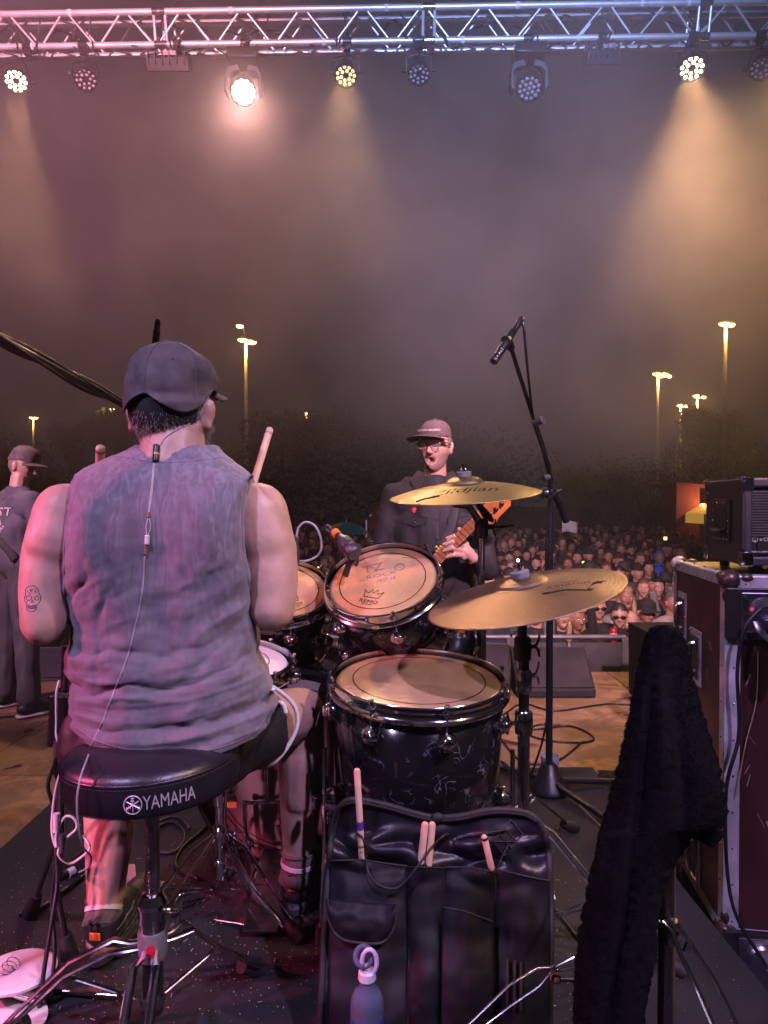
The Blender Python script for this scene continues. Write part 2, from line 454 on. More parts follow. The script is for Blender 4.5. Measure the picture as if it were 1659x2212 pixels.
def flood(x, y, label, w):
    c = Tt(x, y, .05); t = thing('flood_light', c, label, 'flood light', G1)
    obj('housing', MB().box(c + V((0, 0, -.01)), (w, .12, .10), Euler((.5, 0, 0)).to_matrix()), m_black, t, bevel=.008)
    for k in range(6):
        xx = -w/2 + w*(k+.5)/6
        obj('fin', MB().box(c + V((xx, -.07, .0)), (.006, .05, .09)), m_grey_pl, t)
    obj('panel', MB().box(c + V((.03, -.085, .03)), (.10, .006, .03), Euler((.5, 0, 0)).to_matrix()), m_lens_off, t)
    for s in (-1, 1):
        obj('bracket', MB().tube([c + V((s*w*.5, 0, 0)), c + V((s*w*.5, 0, .07)), c + V((s*.03, 0, .09))], .007, 6), m_black, t)
    return t
flood(365, 137, 'dark flood light under the truss left of the brightest lamp', .34)
flood(1300, 122, 'dark flood light under the truss between the unlit moving light and the lit amber lamp', .26)

# lamps in the fixtures (those that are lit)
def lampof(t, aim, power, col, size, blend=.7):
    c = origin(t); d = (V(aim) - c).normalized()
    return spot('lamp', t, c + d*.06, aim, power, col, size, blend, .08)
lampof(t1, P(40, 1250, 4.2), 420, (1, .52, .26), 30)
lampof(t5, P(650, 1600, 1.76), 420, (1, .58, .28), 20)
lampof(t9, P(1600, 1250, 4.6), 1150, (1, .52, .24), 66, 1)
lampof(t4, P(560, 1300, 2.2), 300, (1, .50, .42), 80, 1)

# roof canopy, chain hoists
m_roof = MAT('roof_fabric', (.02, .02, .024), .7, 0, .3, 3)
rz = Tt(829, 12, .25).z
rb = MB().box((0, 3.3, rz + .9), (12, 5.4, .04)); obj('stage_roof', rb, m_roof, smooth=0, kind='structure')
obj('roof_edge_beam', MB().box((0, 5.98, rz + .30), (12, .06, .30)), m_roof, smooth=0, kind='structure') if False else None
for x, lab in ((380, 'hoist chain rising from the truss above the dark flood light on the left'), (1262, 'hoist chain rising from the truss above the right flood light')):
    t0 = Tt(x, 30 - 15*(x/1659), .12); ch = thing('chain_hoist', t0, lab, 'chain')
    for k in range(22):
        c = t0 + V((0, 0, .04*k)); a = (k % 2)*PI/2
        ring = [c + V((.011*math.cos(a)*math.sin(q), .011*math.sin(a)*math.sin(q), .024*math.cos(q))) for q in [i*2*PI/8 for i in range(8)]]
        obj('link', MB().tube(ring, .004, 5, closed=True), m_dchrome, ch)

# rear and side truss lights behind the photographer: they light the band from behind
G2 = 'stage lights on the rear truss behind the drummer'
rear = thing('rear_truss', (0, -1.2, 4.6), 'rear lighting truss above the back of the stage', 'truss')
for a in (0, .24):
    for b in (0, .24):
        obj('chord', MB().tube([(-5, -1.2 - a, 4.6 + b), (5, -1.2 - a, 4.6 + b)], .025, 10), m_alu, rear)
def rear_light(loc, aim, power, col, size, label, blend=.7):
    loc = V(loc); t = thing('stage_spotlight', loc, label, 'stage light', G2)
    d = (V(aim) - loc).normalized(); M = axisM(loc, d)
    obj('housing', MB().lathe([(.02, -.2), (.07, -.18), (.09, -.05), (.1, .0), (.1, .04), (.09, .04), (.085, .01), (.001, .01)], M, 24), m_black, t)
    obj('yoke', MB().tube([M @ V((.11, 0, -.05)), loc + V((.1, 0, .2)), loc + V((-.1, 0, .2)), M @ V((-.11, 0, -.05))], .007, 6), m_black, t)
    spot('lamp', t, loc + d*.05, aim, power, col, size, blend, .08)
    return t
rear_light((-2.0, -1.0, 4.3), (-.5, 1.5, 1.0), 600, (.66, .50, 1.0), 40, 'violet rear spotlight aimed at the back of the drummer')
rear_light((-3.2, .6, 2.3), (-.78, 1.4, 1.0), 520, (1, .12, .32), 30, 'magenta side spotlight aimed at the left arm of the drummer')
rear_light((1.6, -1.0, 4.3), (.7, 2.0, .6), 760, (.66, .46, 1.0), 50, 'violet rear spotlight over the flight case')
rear_light((.3, -1.3, 4.3), (1.7, 12, 4.8), 4700, (.34, .48, 1.0), 40, 'cold white rear spotlight aimed out over the crowd', 1)
rear_light((-1.5, -1.3, 4.3), (-3.9, 10, 5.3), 9000, (1, .38, .50), 50, 'pink rear spotlight aimed into the smoke on the left', 1)

rear_light((1.2, -1.2, 4.3), (1.2, 8.0, -.3), 2700, (1, .54, .66), 36, 'pale pink rear spotlight washing the front rows of the crowd', .8)
rear_light((-.2, -1.3, 4.3), (2.9, 15, -1.0), 5600, (1, .58, .70), 27, 'pale pink rear spotlight washing the back of the crowd', .8)
rear_light((.75, -.5, 2.15), (.27, 3.5, 1.6), 62, (1, .45, .55), 16, 'added unseen pink spotlight brightening the bassist', .8)  # low extra lamp, added to brighten the bassist's face under the cap
rear_light((-4.4, 1.2, 3.6), (-2.5, 4.8, 1.2), 1500, (.95, .45, .70), 32, 'added unseen magenta side spotlight brightening the guitarist', .8)  # unseen lamp added because the guitarist came out too dark
rear_light((2.4, .2, 3.6), (.12, 1.7, .95), 360, (1, .66, .42), 32, 'added unseen warm side spotlight brightening the drum kit', .8)  # unseen fill lamp, added for warm light on right arm and drums

rear_light((-1.7, -.5, .75), (-.64, 1.6, .56), 200, (1, .34, .62), 15, 'magenta floor spotlight aimed at the drummer\'s lower left leg', .8)

fl_c = V((3.3, 5.3, 4.7)); ftl = thing('stage_spotlight', fl_c, 'added amber front spotlight at the right end of the front truss, outside the picture', 'stage light', G1)  # extra lamp out of view, added to put amber light on the kit
obj('housing', MB().lathe([(.02, -.16), (.06, -.12), (.085, 0), (.085, .035), (.078, .01), (.001, .01)], axisM(fl_c, V((-3.4, -3.4, -3.6))), 24), m_black, ftl); obj('yoke', MB().tube([fl_c + V((.1, 0, 0)), fl_c + V((.1, 0, .2)), fl_c + V((-.1, 0, .2)), fl_c + V((-.1, 0, 0))], .007, 6), m_black, ftl)
spot('lamp', ftl, fl_c + V((-.05, -.05, -.05)), (0.0, 1.8, .9), 520, (1, .60, .28), 30, .8, .08)
# ------------------------------------------------------------------ ground, stage, riser
GZ = -1.2
m_ground = MAT('park_ground', (.05, .045, .04), .9, 0, .5, .6, bump=.4, bs=8)
obj('ground', MB().box((0, 60, GZ - .5), (400, 400, 1)), m_ground, smooth=0, kind='structure')

def floor_mat():
    m = bpy.data.materials.new('dusty_plywood'); m.use_nodes = True
    nt = m.node_tree; N = nt.nodes; L = nt.links; b = N['Principled BSDF']
    tc = N.new('ShaderNodeTexCoord')
    def nz(s, d=6, dist=0):
        n = N.new('ShaderNodeTexNoise'); n.inputs['Scale'].default_value = s; n.inputs['Detail'].default_value = d; n.inputs['Distortion'].default_value = dist
        L.new(tc.outputs['Object'], n.inputs['Vector']); return n.outputs['Fac']
    def rmp(f, a, b_, c0, c1):
        r = N.new('ShaderNodeValToRGB'); r.color_ramp.elements[0].position = a; r.color_ramp.elements[1].position = b_
        r.color_ramp.elements[0].color = (*c0, 1); r.color_ramp.elements[1].color = (*c1, 1); L.new(f, r.inputs['Fac']); return r.outputs['Color']
    def mix(a, b_, fac, mode='MIX'):
        x = N.new('ShaderNodeMix'); x.data_type = 'RGBA'; x.blend_type = mode
        if isinstance(fac, float): x.inputs[0].default_value = fac
        else: L.new(fac, x.inputs[0])
        L.new(a, x.inputs[6]); L.new(b_, x.inputs[7]); return x.outputs[2]
    base = rmp(nz(2.2, 8, .6), .3, .7, (.12, .070, .045), (.22, .145, .095))
    dust = rmp(nz(5, 8, 1), .5, .75, (.0, .0, .0), (1, 1, 1))
    wet = rmp(nz(1.7, 6, 1.5), .56, .66, (0, 0, 0), (1, 1, 1))
    c = mix(base, rmp(nz(60, 3), .4, .7, (.34, .20, .11), (.40, .26, .15)), dust)
    c = mix(c, rmp(nz(9), .3, .7, (.035, .015, .010), (.07, .03, .02)), wet)
    L.new(c, b.inputs['Base Color'])
    r = rmp(wet, .2, .8, (.75, .75, .75), (.22, .22, .22)); L.new(r, b.inputs['Roughness'])
    bp = N.new('ShaderNodeBump'); bp.inputs['Strength'].default_value = .35; bp.inputs['Distance'].default_value = .01; L.new(nz(35), bp.inputs['Height']); L.new(bp.outputs['Normal'], b.inputs['Normal'])
    return m
m_floor = floor_mat()
st = obj('stage_floor', MB().box((0, 1.9, -.62), (12.0, 7.7, 1.16)), m_roof, smooth=0, kind='structure')
for i in range(-3, 3):
    for j in range(7):
        x0 = i*2.0 + .84; y0 = -1.9 + j*1.09
        obj('deck_panel', MB().box((x0, y0 + .545, -.022), (1.994, 1.084, .04)), m_floor, st, smooth=0, bevel=.002)
obj('edge_strip', MB().tube([(-2.9, 2.545, .006), (-1.16, 2.545, .006)], .012, 6, flat=.5), m_dchrome, st)
obj('edge_strip', MB().tube([(-2.9, 2.60, .004), (-1.16, 2.60, .004)], .008, 6, flat=.5), m_dchrome, st)
# gaffer tape and dark stains, straw
RZ = .35
m_carpet = MAT('black_carpet', (.011, .010, .012), .92, 0, .4, 3, bump=.9, bs=420)
ris = obj('drum_riser', MB().box((-.17, 1.6, .17), (1.94, 2.24, .33)), MAT('riser_side', (.02, .018, .017), .7), smooth=0, kind='structure')
def carpet_pt(u, v):
    x = -1.175 + u*2.0; y = .45 + v*2.30
    ex = max(0, abs(u-.5)-.485)/.015; ey = max(0, v - .985)/.015
    z = RZ - .012 * max(ex, ey) + .0022*noise.noise(V((x*5, y*5, 0))) + .004*max(0, noise.noise(V((x*1.7+3, y*1.7, 2))))
    if u > .985 and v > .9: z += .0
    return V((x + .012*noise.noise(V((y*2, x, 5))), y + .01*noise.noise(V((x*2, 1, 7))), z + .004))
obj('carpet', MB().grid(carpet_pt, 60, 70), m_carpet, ris, 180)
# wood chips and lint lying on the carpet
random.seed(11); ch = MB()
for i in range(2600):
    x = random.gauss(-.35, .42); y = random.gauss(1.62, .36)
    if i % 3 == 0: x = random.uniform(-1.12, .78); y = random.uniform(1.2, 2.6)
    if not (-1.14 < x < .79 and 1.0 < y < 2.65): continue
    l = random.choice((.0010, .0012, .0015, .002, .003, .008 if i % 4 == 0 else .002)) ; a = random.uniform(0, PI)
    w = min(l*.5, .0014)
    ch.box((x, y, RZ + .0095), (l*1.2, w, .001), Matrix.Rotation(a, 3, 'Z') @ Matrix.Rotation(random.uniform(-.3, .3), 3, 'Y'))
obj('wood_chips', ch, MAT('wood_chip', (.50, .36, .26), .7, 0, .5, 40), ris, smooth=0, kind='stuff')
sb = MB()
for i in range(260):
    x = random.uniform(-4, 2.2); y = random.uniform(2.5, 5.5)
    l = random.choice((.008, .015, .03, .05)); a = random.uniform(-.6, .6)
    sb.box((x, y, .002), (l, .002, .0015), Matrix.Rotation(a, 3, 'Z'))
obj('straw', sb, MAT('straw', (.55, .42, .18), .7, 0, .4, 40), st, smooth=0, kind='stuff')

# ------------------------------------------------------------------ far things: lamps, trees, buildings
m_pole = MAT('galvanised_pole', (.42, .40, .37), .55, .2, .3, 2)
m_sod = MAT('sodium_lamp', (1, .7, .2), .4, 0, 0, emit=(1, .52, .10), es=26)
m_sod2 = MAT('sodium_lamp_pale', (1, .8, .4), .4, 0, 0, emit=(1, .66, .25), es=16)
GL = 'street lamps beyond the crowd'
def street_lamp(x, y, d, heads, label, power, s=1.0, pole_to=None):
    top = P(x, y, d); base = V((top.x, top.y, GZ))
    t = thing('street_lamp', base, label, 'street lamp', GL)
    obj('pole', MB().tube([base, base + (top-base)*.5, top + V((0, 0, -.1*s))], [.13*s, .10*s, .07*s], 10), m_pole, t)
    obj('base_plate', MB().box(base + V((0, 0, .03)), (.5, .5, .06)), m_pole, t)
    for hx, hz, pale, w in heads:
        c = top + V((hx*s, -.1, hz*s))
        a = obj('arm', MB().tube([top + V((0, 0, -.15*s)), top + V((hx*.4*s, 0, hz*s - .05*s)), c + V((0, 0, .04*s))], .035*s, 6), m_pole, t)
        h = obj('lamp_head', MB().lathe([(.06, .14), (.16, .10), (.20, .02), (.19, 0), (.15, 0)], Matrix.Translation(c) @ Matrix.Diagonal((w*s, s*.8, s, 1)), 14), m_pole, t)
        obj('bulb', MB().lathe([(.17, 0), (.15, -.06), (.08, -.10), (.001, -.115)], Matrix.Translation(c) @ Matrix.Diagonal((w*s, s*.8, s, 1)), 14), m_sod2 if pale else m_sod, h)
    l = bpy.data.lights.new('lamp_glow', 'POINT'); l.energy = power; l.color = (1, .56, .14); l.shadow_soft_size = .2
    o = bpy.data.objects.new('lamp_glow', l); COL.objects.link(o); o.parent = t; o.location = top - base + V((0, -.35, -.42*s)); l.energy *= 2.2
    return t
street_lamp(531, 735, 31, [(-.12, .0, 0, 1.2), (.32, -.1, 1, 1), (-.25, .62, 1, .9)], 'tall street lamp with glowing yellow heads right of the drummer', 260, 1.0)
street_lamp(1567, 700, 29, [(-.10, .0, 0, 1.3), (.20, -.05, 0, .8)], 'tallest street lamp at the right, above the amplifier', 240)
street_lamp(1421, 808, 39, [(-.12, 0, 0, 1.2), (.35, -.02, 0, 1), (.62, -.14, 1, .6)], 'medium street lamp between the microphone boom and the tallest lamp on the right', 320)
street_lamp(1470, 876, 52, [(-.1, 0, 1, 1.2), (.4, -.05, 0, .8)], 'lower of the two small distant street lamps at the right', 400)
street_lamp(1506, 855, 48, [(-.12, 0, 1, 1.2), (.42, -.1, 0, .8)], 'upper of the two small distant street lamps at the right', 380)
street_lamp(72, 902, 58, [(-.12, 0, 1, .9), (.28, -.02, 0, .9)], 'faint distant street lamp above the guitarist at the left edge', 160)
street_lamp(243, 884, 58, [(0, 0, 1, 1.1)], 'faint distant street lamp just left of the drummer', 160)
street_lamp(661, 893, 62, [(0, 0, 1, .7)], 'tiny distant street lamp in the trees between drummer and bassist', 120)
pb = P(1462, 956, 33); obj_p = thing('bare_pole', (pb.x, pb.y, GZ), 'pale bare pole standing behind the red building', 'pole')
obj('shaft', MB().tube([V((pb.x, pb.y, GZ)), pb], .07, 8), m_pole, obj_p); obj('cap', MB().ell(pb, .09), m_pole, obj_p)

m_leaf = MAT('foliage', (.075, .10, .05), .75, 0, .55, .6)
m_leaf2 = MAT('olive_foliage', (.10, .11, .055), .75, 0, .5, .6)
m_bark = MAT('bark', (.10, .08, .06), .9, 0, .4, 5, bump=.6, bs=14)
GT = 'trees beyond the crowd'
def tree_meshes(seed, H, W, leafm, nleaf=9500):
    rnd = random.Random(seed)
    tb = MB(); lobes = []
    trunk_top = V((rnd.uniform(-.3, .3), rnd.uniform(-.3, .3), H*.42))
    tb.tube([(0, 0, 0), trunk_top*.5, trunk_top], [.30, .22, .17], 10)
    for i in range(9):
        a = rnd.uniform(0, 2*PI); rr = rnd.uniform(.3, .9)*W; z = H*rnd.uniform(.45, .9)
        e = V((math.cos(a)*rr, math.sin(a)*rr, z)); m = (trunk_top + e)*.5 + V((0, 0, -.2))
        tb.tube([trunk_top - V((0, 0, rnd.uniform(0, .8))), m, e], [.12, .07, .02], 7)
        lobes.append((e, rnd.uniform(.30, .52)*W))
    for i in range(14):
        a = rnd.uniform(0, 2*PI); rr = W*math.sqrt(rnd.random())*.85; z = H*rnd.uniform(.35, .93)
        k = 1 - abs(z/H - .6)*1.3
        lobes.append((V((math.cos(a)*rr*k, math.sin(a)*rr*k, z)), rnd.uniform(.2, .42)*W))
    lb = MB()
    for i in range(nleaf):
        c, r = lobes[rnd.randrange(len(lobes))]
        d = V((rnd.gauss(0, 1), rnd.gauss(0, 1), rnd.gauss(0, .8))).normalized()
        p = c + d*r*(rnd.random()**.35)
        s = rnd.uniform(.07, .17)
        n1 = (d + V((rnd.uniform(-.8, .8), rnd.uniform(-.8, .8), rnd.uniform(-.3, .9)))).normalized(); u, v, _ = basis(n1)
        a = rnd.uniform(0, PI); u2 = u*math.cos(a) + v*math.sin(a); v2 = n1.cross(u2)
        lb.add([p - u2*s, p - v2*s*.55, p + u2*s, p + v2*s*.5 + n1*s*.2], [(0, 1, 2, 3)])
    return tb, lb
protos = []
for sd, H, W, lm in ((1, 8.5, 3.6, m_leaf), (2, 7.5, 4.2, m_leaf2), (5, 9.5, 3.4, m_leaf)):
    tb, lb = tree_meshes(sd, H, W, lm); protos.append((tb, lb, lm, H))
done = {}
def tree(x, ytop, d, k, label, rot=0):
    tb, lb, lm, H = protos[k]
    top = P(x, ytop, d); base = V((top.x, d, GZ)); s = (top.z - GZ)/(H*1.02)
    if k not in done:
        t = thing('broadleaf_tree', (0, 0, 0), label, 'tree', GT)
        obj('trunk', tb, m_bark, t, 60); obj('crown', lb, lm, t, 0); done[k] = t
    else: t = copy_tree(done[k]); t['label'] = label
    t.location = base; t.scale = (s, s, s); t.rotation_euler = (0, 0, rot)
tree(640, 868, 27, 0, 'dark tree standing between the tall left street lamp and the bassist')
tree(800, 930, 24, 1, 'broad dark tree directly left of the bassist\'s head', 1.2)
tree(735, 900, 34, 2, 'distant tree rising between the two trees left of the bassist', .4)
tree(985, 935, 26, 1, 'dark tree behind the bassist and the upper cymbal', 2.6)
tree(560, 930, 36, 0, 'tree behind the pole of the tall left street lamp', 4)
tree(1390, 985, 30, 1, 'low rounded tree behind the crowd left of the red building', 3.5)
tree(1540, 870, 44, 2, 'tall tree with lamplit leaves between the distant lamps and the right edge', 2)
tree(1600, 960, 36, 0, 'dark tree behind the amplifier at the right edge', 5)
tree(225, 870, 56, 2, 'lamplit tree next to the faint lamp left of the drummer', 1)
tree(30, 960, 38, 1, 'dark tree behind the guitarist at the left edge', 3)
tree(1250, 1000, 48, 0, 'far dark tree between microphone boom and low rounded tree', 2.2)

m_redw = MAT('red_plaster', (.22, .05, .04), .8, 0, .3, 1.5, bump=.2, bs=20)
m_wall = MAT('old_stone_wall', (.16, .11, .09), .9, 0, .4, 1, bump=.5, bs=6)
w = thing('boundary_wall', (2, 31, GZ), 'long low brown wall behind the crowd', 'wall')
for i in range(14):
    x0 = -19 + i*3.0
    obj('wall_panel', MB().box((x0 + 1.48, 31, GZ + 1.2), (2.96, .3, 2.4)), m_wall, w, 0)
    obj('pier', MB().box((x0, 31, GZ + 1.3), (.4, .42, 2.6)), m_wall, w, 0)
# red building at the right
rb0 = P(1447, 1050, 22); rb1 = P(1530, 1070, 22)
b = thing('red_building', (rb0.x, 22, GZ), 'small dark red building with a glowing door behind the crowd at the right', 'building')
zt = rb0.z
obj('wall', MB().box(((rb0.x+rb0.x+.72)/2, 22.0, (GZ+zt)/2), (.72, 1.0, zt-GZ)), m_redw, b, 0)
obj('wall', MB().box((rb0.x + 2.6, 23.2, (GZ+zt-.25)/2), (3.8, .3, zt-.25-GZ)), m_redw, b, 0)
obj('roof', MB().hexa([V((rb0.x-.05, 21.4, zt)), V((rb0.x+4.4, 21.4, zt-.3)), V((rb0.x+4.4, 23.6, zt-.3)), V((rb0.x-.05, 23.6, zt)), V((rb0.x-.05, 21.4, zt+.1)), V((rb0.x+4.4, 21.4, zt-.2)), V((rb0.x+4.4, 23.6, zt-.2)), V((rb0.x-.05, 23.6, zt+.1))]), m_redw, b, 0)
dw = obj('door_frame', MB().box((rb0.x + .98, 23.02, GZ + 1.3), (.50, .06, 2.6)), m_redw, b, 0)
obj('door', MB().box((rb0.x + .98, 22.98, GZ + 1.25), (.36, .03, 2.4)), MAT('glowing_door', (.9, .4, .2), .6, emit=(1, .30, .12), es=.55), b, 0)  # light of the doorway put into the door's own emission
dl = obj('added_door_lamp', MB().ell((rb0.x + .75, 21.35, GZ + 2.5), (.09, .06, .06)), m_sod, b, 180)  # lamp added so that the dark red building shows
lq = bpy.data.lights.new('added_wall_light', 'POINT'); lq.energy = 45; lq.color = (1, .50, .30); lq.shadow_soft_size = .1; lo_ = bpy.data.objects.new('added_wall_light', lq); COL.objects.link(lo_); lo_.parent = b; lo_.location = V((rb0.x + .75, 20.9, GZ + 2.6)) - origin(b)  # point light added in front of the building to brighten its wall
def canopy(c, w_, d_, h, rise, m, label, name='market_tent', legs=True):
    t = thing(name, (c[0], c[1], GZ), label, 'tent')
    x, y = c[0], c[1]; z = GZ + h
    q = [V((x-w_, y-d_, z)), V((x+w_, y-d_, z)), V((x+w_, y+d_, z)), V((x-w_, y+d_, z)), V((x, y, z+rise))]
    obj('roof', MB().add(q, [(0,1,4), (1,2,4), (2,3,4), (3,0,4)]), m, t, 0, solid=.02)
    for i in range(4):
        a, bq = q[i], q[(i+1) % 4]
        obj('valance', MB().add([a, bq, bq - V((0,0,.28)), a - V((0,0,.28))], [(0,1,2,3)]), m, t, 0, solid=.01)
        obj('leg', MB().tube([V((a.x, a.y, GZ)), a], .03, 6), m_alu, t)
    return t
m_yel = MAT('glowing_yellow_canvas', (.75, .42, .05), .7, emit=(1, .55, .10), es=.35)  # canvas itself emits, in place of a lamp inside the tent
m_red = MAT('dark_red_canvas', (.20, .02, .025), .7, 0, .3, 2)
m_oran = MAT('orange_canvas', (.55, .18, .05), .7, 0, .3, 2)
pt = P(1550, 1110, 21); canopy((pt.x, 21), .75, .8, 2.25, .45, m_yel, 'lit yellow market tent beside the red building')
pt = P(845, 1110, 20); canopy((pt.x, 20), .7, .7, 2.1, .4, m_red, 'dark red market tent left of the bassist')
pt = P(860, 1100, 23); canopy((pt.x, 23), .9, .7, 2.45, .45, m_oran, 'orange market tent roof showing behind the dark red tent')
# umbrella
pu = P(748, 1128, 15)
u = thing('teal_umbrella', (pu.x, 15, GZ), 'open teal umbrella held up over the crowd left of the bassist', 'umbrella')
m_teal = MAT('teal_nylon', (.02, .20, .20), .6, 0, .2, 4)
vs = [pu + V((0, 0, .0))]; um = MB(); RR = .52
def upt(a, v):
    ang = a*2*PI; r = v*RR; rib = abs(math.sin(ang*4)); z = -.26*v*v + .02*rib*v
    return pu + V((math.cos(ang)*r*(1-.06*rib*v), math.sin(ang)*r*(1-.06*rib*v), z))
um.grid(upt, 48, 8, cu=True); obj('canopy', um, m_teal, u, 60, solid=.004)
obj('shaft', MB().tube([pu + V((0, 0, .07)), pu - V((0, 0, .85))], .008, 6), m_dchrome, u)
for k in range(8):
    a = (k+.5)/8*2*PI + 0; obj('rib', MB().tube([pu - V((0,0,.02)), upt(k/8, .55) - V((0,0,.01)), upt(k/8, 1)], .004, 4), m_black, u)
# ------------------------------------------------------------------ people: heads and bodies
def head_surface(open_mouth=0.0, jaw=1.0, nose=1.0):
    """returns f(theta, phi) -> (x, y, z); face towards -y; z=0 at eye height"""
    def f(a, t, off=0.0):
        sx, sy, sz = math.sin(t)*math.sin(a), -math.sin(t)*math.cos(a), math.cos(t)
        x = .0755*sx; y = .094*sy; z = .118*sz
        # skull is widest at the back, temples narrower
        if sy < 0: x *= 1 - .10*(-sy)**2
        low = sm(0, 1, -sz*1.1)
        x *= 1 - .26*low*jaw if sy < .3 else 1 - .30*low
        if sy > 0: y *= 1 - .30*low
        else:
            y *= (1 - .02*low)
            y = y + .012*sm(.6, 1, -sy)            # flatten the face plane
            if z < -.03: y -= .010*sm(.03, .10, -z)*sm(.2, 1, -sy)
        if sy < 0:
            g = lambda x0, z0, a_, b_: math.exp(-((x-x0)/a_)**2 - ((z-z0)/b_)**2)
            d = 0
            d += .010*(g(.031, .004, .017, .013) + g(-.031, .004, .017, .013))        # sockets
            d -= .005*(g(.026, .026, .022, .008) + g(-.026, .026, .022, .008))        # brow
            nz = sm(.020, -.036, z) if z > -.036 else max(0, 1 - (-.036 - z)/.010)
            d -= nose*.026*nz*math.exp(-(x/(.0075 + .005*nz))**2)                       # nose
            d -= nose*.006*(g(.012, -.034, .007, .007) + g(-.012, -.034, .007, .007))
            d -= .0055*(g(.040, -.020, .018, .018) + g(-.040, -.020, .018, .018))      # cheekbones
            mz = -.060 - .004*open_mouth
            d -= .0055*g(0, mz + .006 + .006*open_mouth, .020, .0055) + .006*g(0, mz - .008 - .010*open_mouth, .018, .006)
            d += (.004 + .022*open_mouth)*g(0, mz - .001, .018, .0025 + .009*open_mouth)
            d -= .009*g(0, -.098 - .006*open_mouth, .020, .014)                         # chin
            d += .004*g(0, -.080 - .006*open_mouth, .02, .006)
            y += d*sm(0, .35, -sy)
        if open_mouth and z < -.05: z -= .010*open_mouth*sm(.05, .09, -z)
        n = V((sx/.0755, sy/.094, sz/.118)).normalized()
        return V((x, y, z)) + n*off
    return f
def head_geo(mb, f, M, nu=56, nv=46, lip=1, inner=2, open_mouth=0.0):
    base_i = mb.mi; b = len(mb.v); vs = []
    def ang(u):                      # denser rings in front
        return 2*PI*u - .55*math.sin(2*PI*u)
    for j in range(nv+1):
        t = PI*(j/nv); t = t + .18*math.sin(2*t)*-1
        for i in range(nu): vs.append(f(ang(i/nu), t))
    mz = -.060 - .004*open_mouth
    for v in vs: mb.v.append(tuple(M @ v))
    for j in range(nv):
        for i in range(nu):
            a = j*nu+i; c = j*nu+(i+1) % nu
            q = (a, a+nu, c+nu, c); ctr = (vs[q[0]] + vs[q[1]] + vs[q[2]] + vs[q[3]])/4
            mi = base_i
            if ctr.y < -.05:
                dx, dz = ctr.x/.021, (ctr.z - mz)/(.0105 + .014*open_mouth)
                if dx*dx + dz*dz < 1: mi = lip
                if open_mouth and (ctr.x/.017)**2 + ((ctr.z - mz + .001)/(.003 + .0105*open_mouth))**2 < 1: mi = inner
                elif not open_mouth and abs(ctr.z - mz) < .0013 and abs(ctr.x) < .019: mi = inner
            mb.f.append(tuple(b + k for k in q)); mb.m.append(mi)
    for s in (-1, 1):                # ears
        mb.ell(M @ V((s*.074, .012, -.012)), (.009, .020, .033), M.to_3x3() @ Euler((.15, 0, s*.35)).to_matrix(), 10, 8)
        mb.ell(M @ V((s*.079, .016, -.002)), (.007, .016, .020), M.to_3x3() @ Euler((.15, 0, s*.45)).to_matrix(), 10, 8)
def shell(mb, f, M, mask, off, nu=56, nv=40, nz=0.0, sc=60):
    """offset head surface where mask(x, y, z) holds; off may be a function"""
    pts = []; ok = []
    for j in range(nv+1):
        t = PI*j/nv
        for i in range(nu):
            a = 2*PI*i/nu; p0 = f(a, t); o = off(p0) if callable(off) else off
            if nz: o += nz*noise.noise(p0*sc)
            p = f(a, t, o); pts.append(p); ok.append(mask(p0.x, p0.y, p0.z))
    b = len(mb.v)
    for p in pts: mb.v.append(tuple(M @ p))
    for j in range(nv):
        for i in range(nu):
            q = (j*nu+i, (j+1)*nu+i, (j+1)*nu+(i+1) % nu, j*nu+(i+1) % nu)
            if sum(ok[k] for k in q) >= 3: mb.f.append(tuple(b+k for k in q)); mb.m.append(mb.mi)
def hair_mask(x, y, z):
    if y < -.03: return z > .058 + .10*max(0, (-y-.06))
    if y < .03: return z > .012 - .9*(y)
    return z > -.055
def beard_mask(x, y, z):
    if y > .02: return False
    if y < -.06 and abs(x) < .022 and -.072 < z < -.046: return False
    return z < -.040 - .35*max(0, (y + .06)) + .5*max(0, .0) or (z < -.034 and y > -.05 and z < .02 - abs(y)*1.2)
def face_bits(mb, M, iris=1, white=0, brow=2, om=0):
    for s in (-1, 1):
        mb.mi = white; mb.ell(M @ V((s*.031, -.0735, .004)), (.0125, .008, .0058), M.to_3x3(), 10, 6)
        mb.mi = iris; mb.ell(M @ V((s*.031, -.0800, .0042)), (.0050, .0035, .0050), M.to_3x3(), 8, 6)
        mb.mi = brow
        mb.tube([M @ V((s*.014, -.090, .0205)), M @ V((s*.028, -.0885, .0255)), M @ V((s*.044, -.078, .0215))], [.0035, .004, .002], 6)
        mb.tube([M @ V((s*.020, -.0795, .0095)), M @ V((s*.031, -.0825, .0115)), M @ V((s*.043, -.0755, .0085))], [.0014, .002, .0012], 5)
def dome(mb, f, M, edge, off, nu=64, nv=22, drop=0.0):
    """closed crown: rows from the edge height edge(x, y) up to the top"""
    vs = []
    for i in range(nu):
        a = 2*PI*i/nu; lo, hi = .05, 2.4
        for _ in range(18):
            m = (lo+hi)/2; p = f(a, m)
            if p.z > edge(p.x, p.y): lo = m
            else: hi = m
        vs.append((a, lo))
    P_ = []
    for j in range(nv+1):
        for a, te in vs:
            t = te*(1 - j/nv) + .0001; p = f(a, t); o = off(p) if callable(off) else off; P_.append(M @ f(a, t, o))
    fs = [(j*nu+i, j*nu+(i+1) % nu, (j+1)*nu+(i+1) % nu, (j+1)*nu+i) for j in range(nv) for i in range(nu)]
    mb.add(P_, fs)
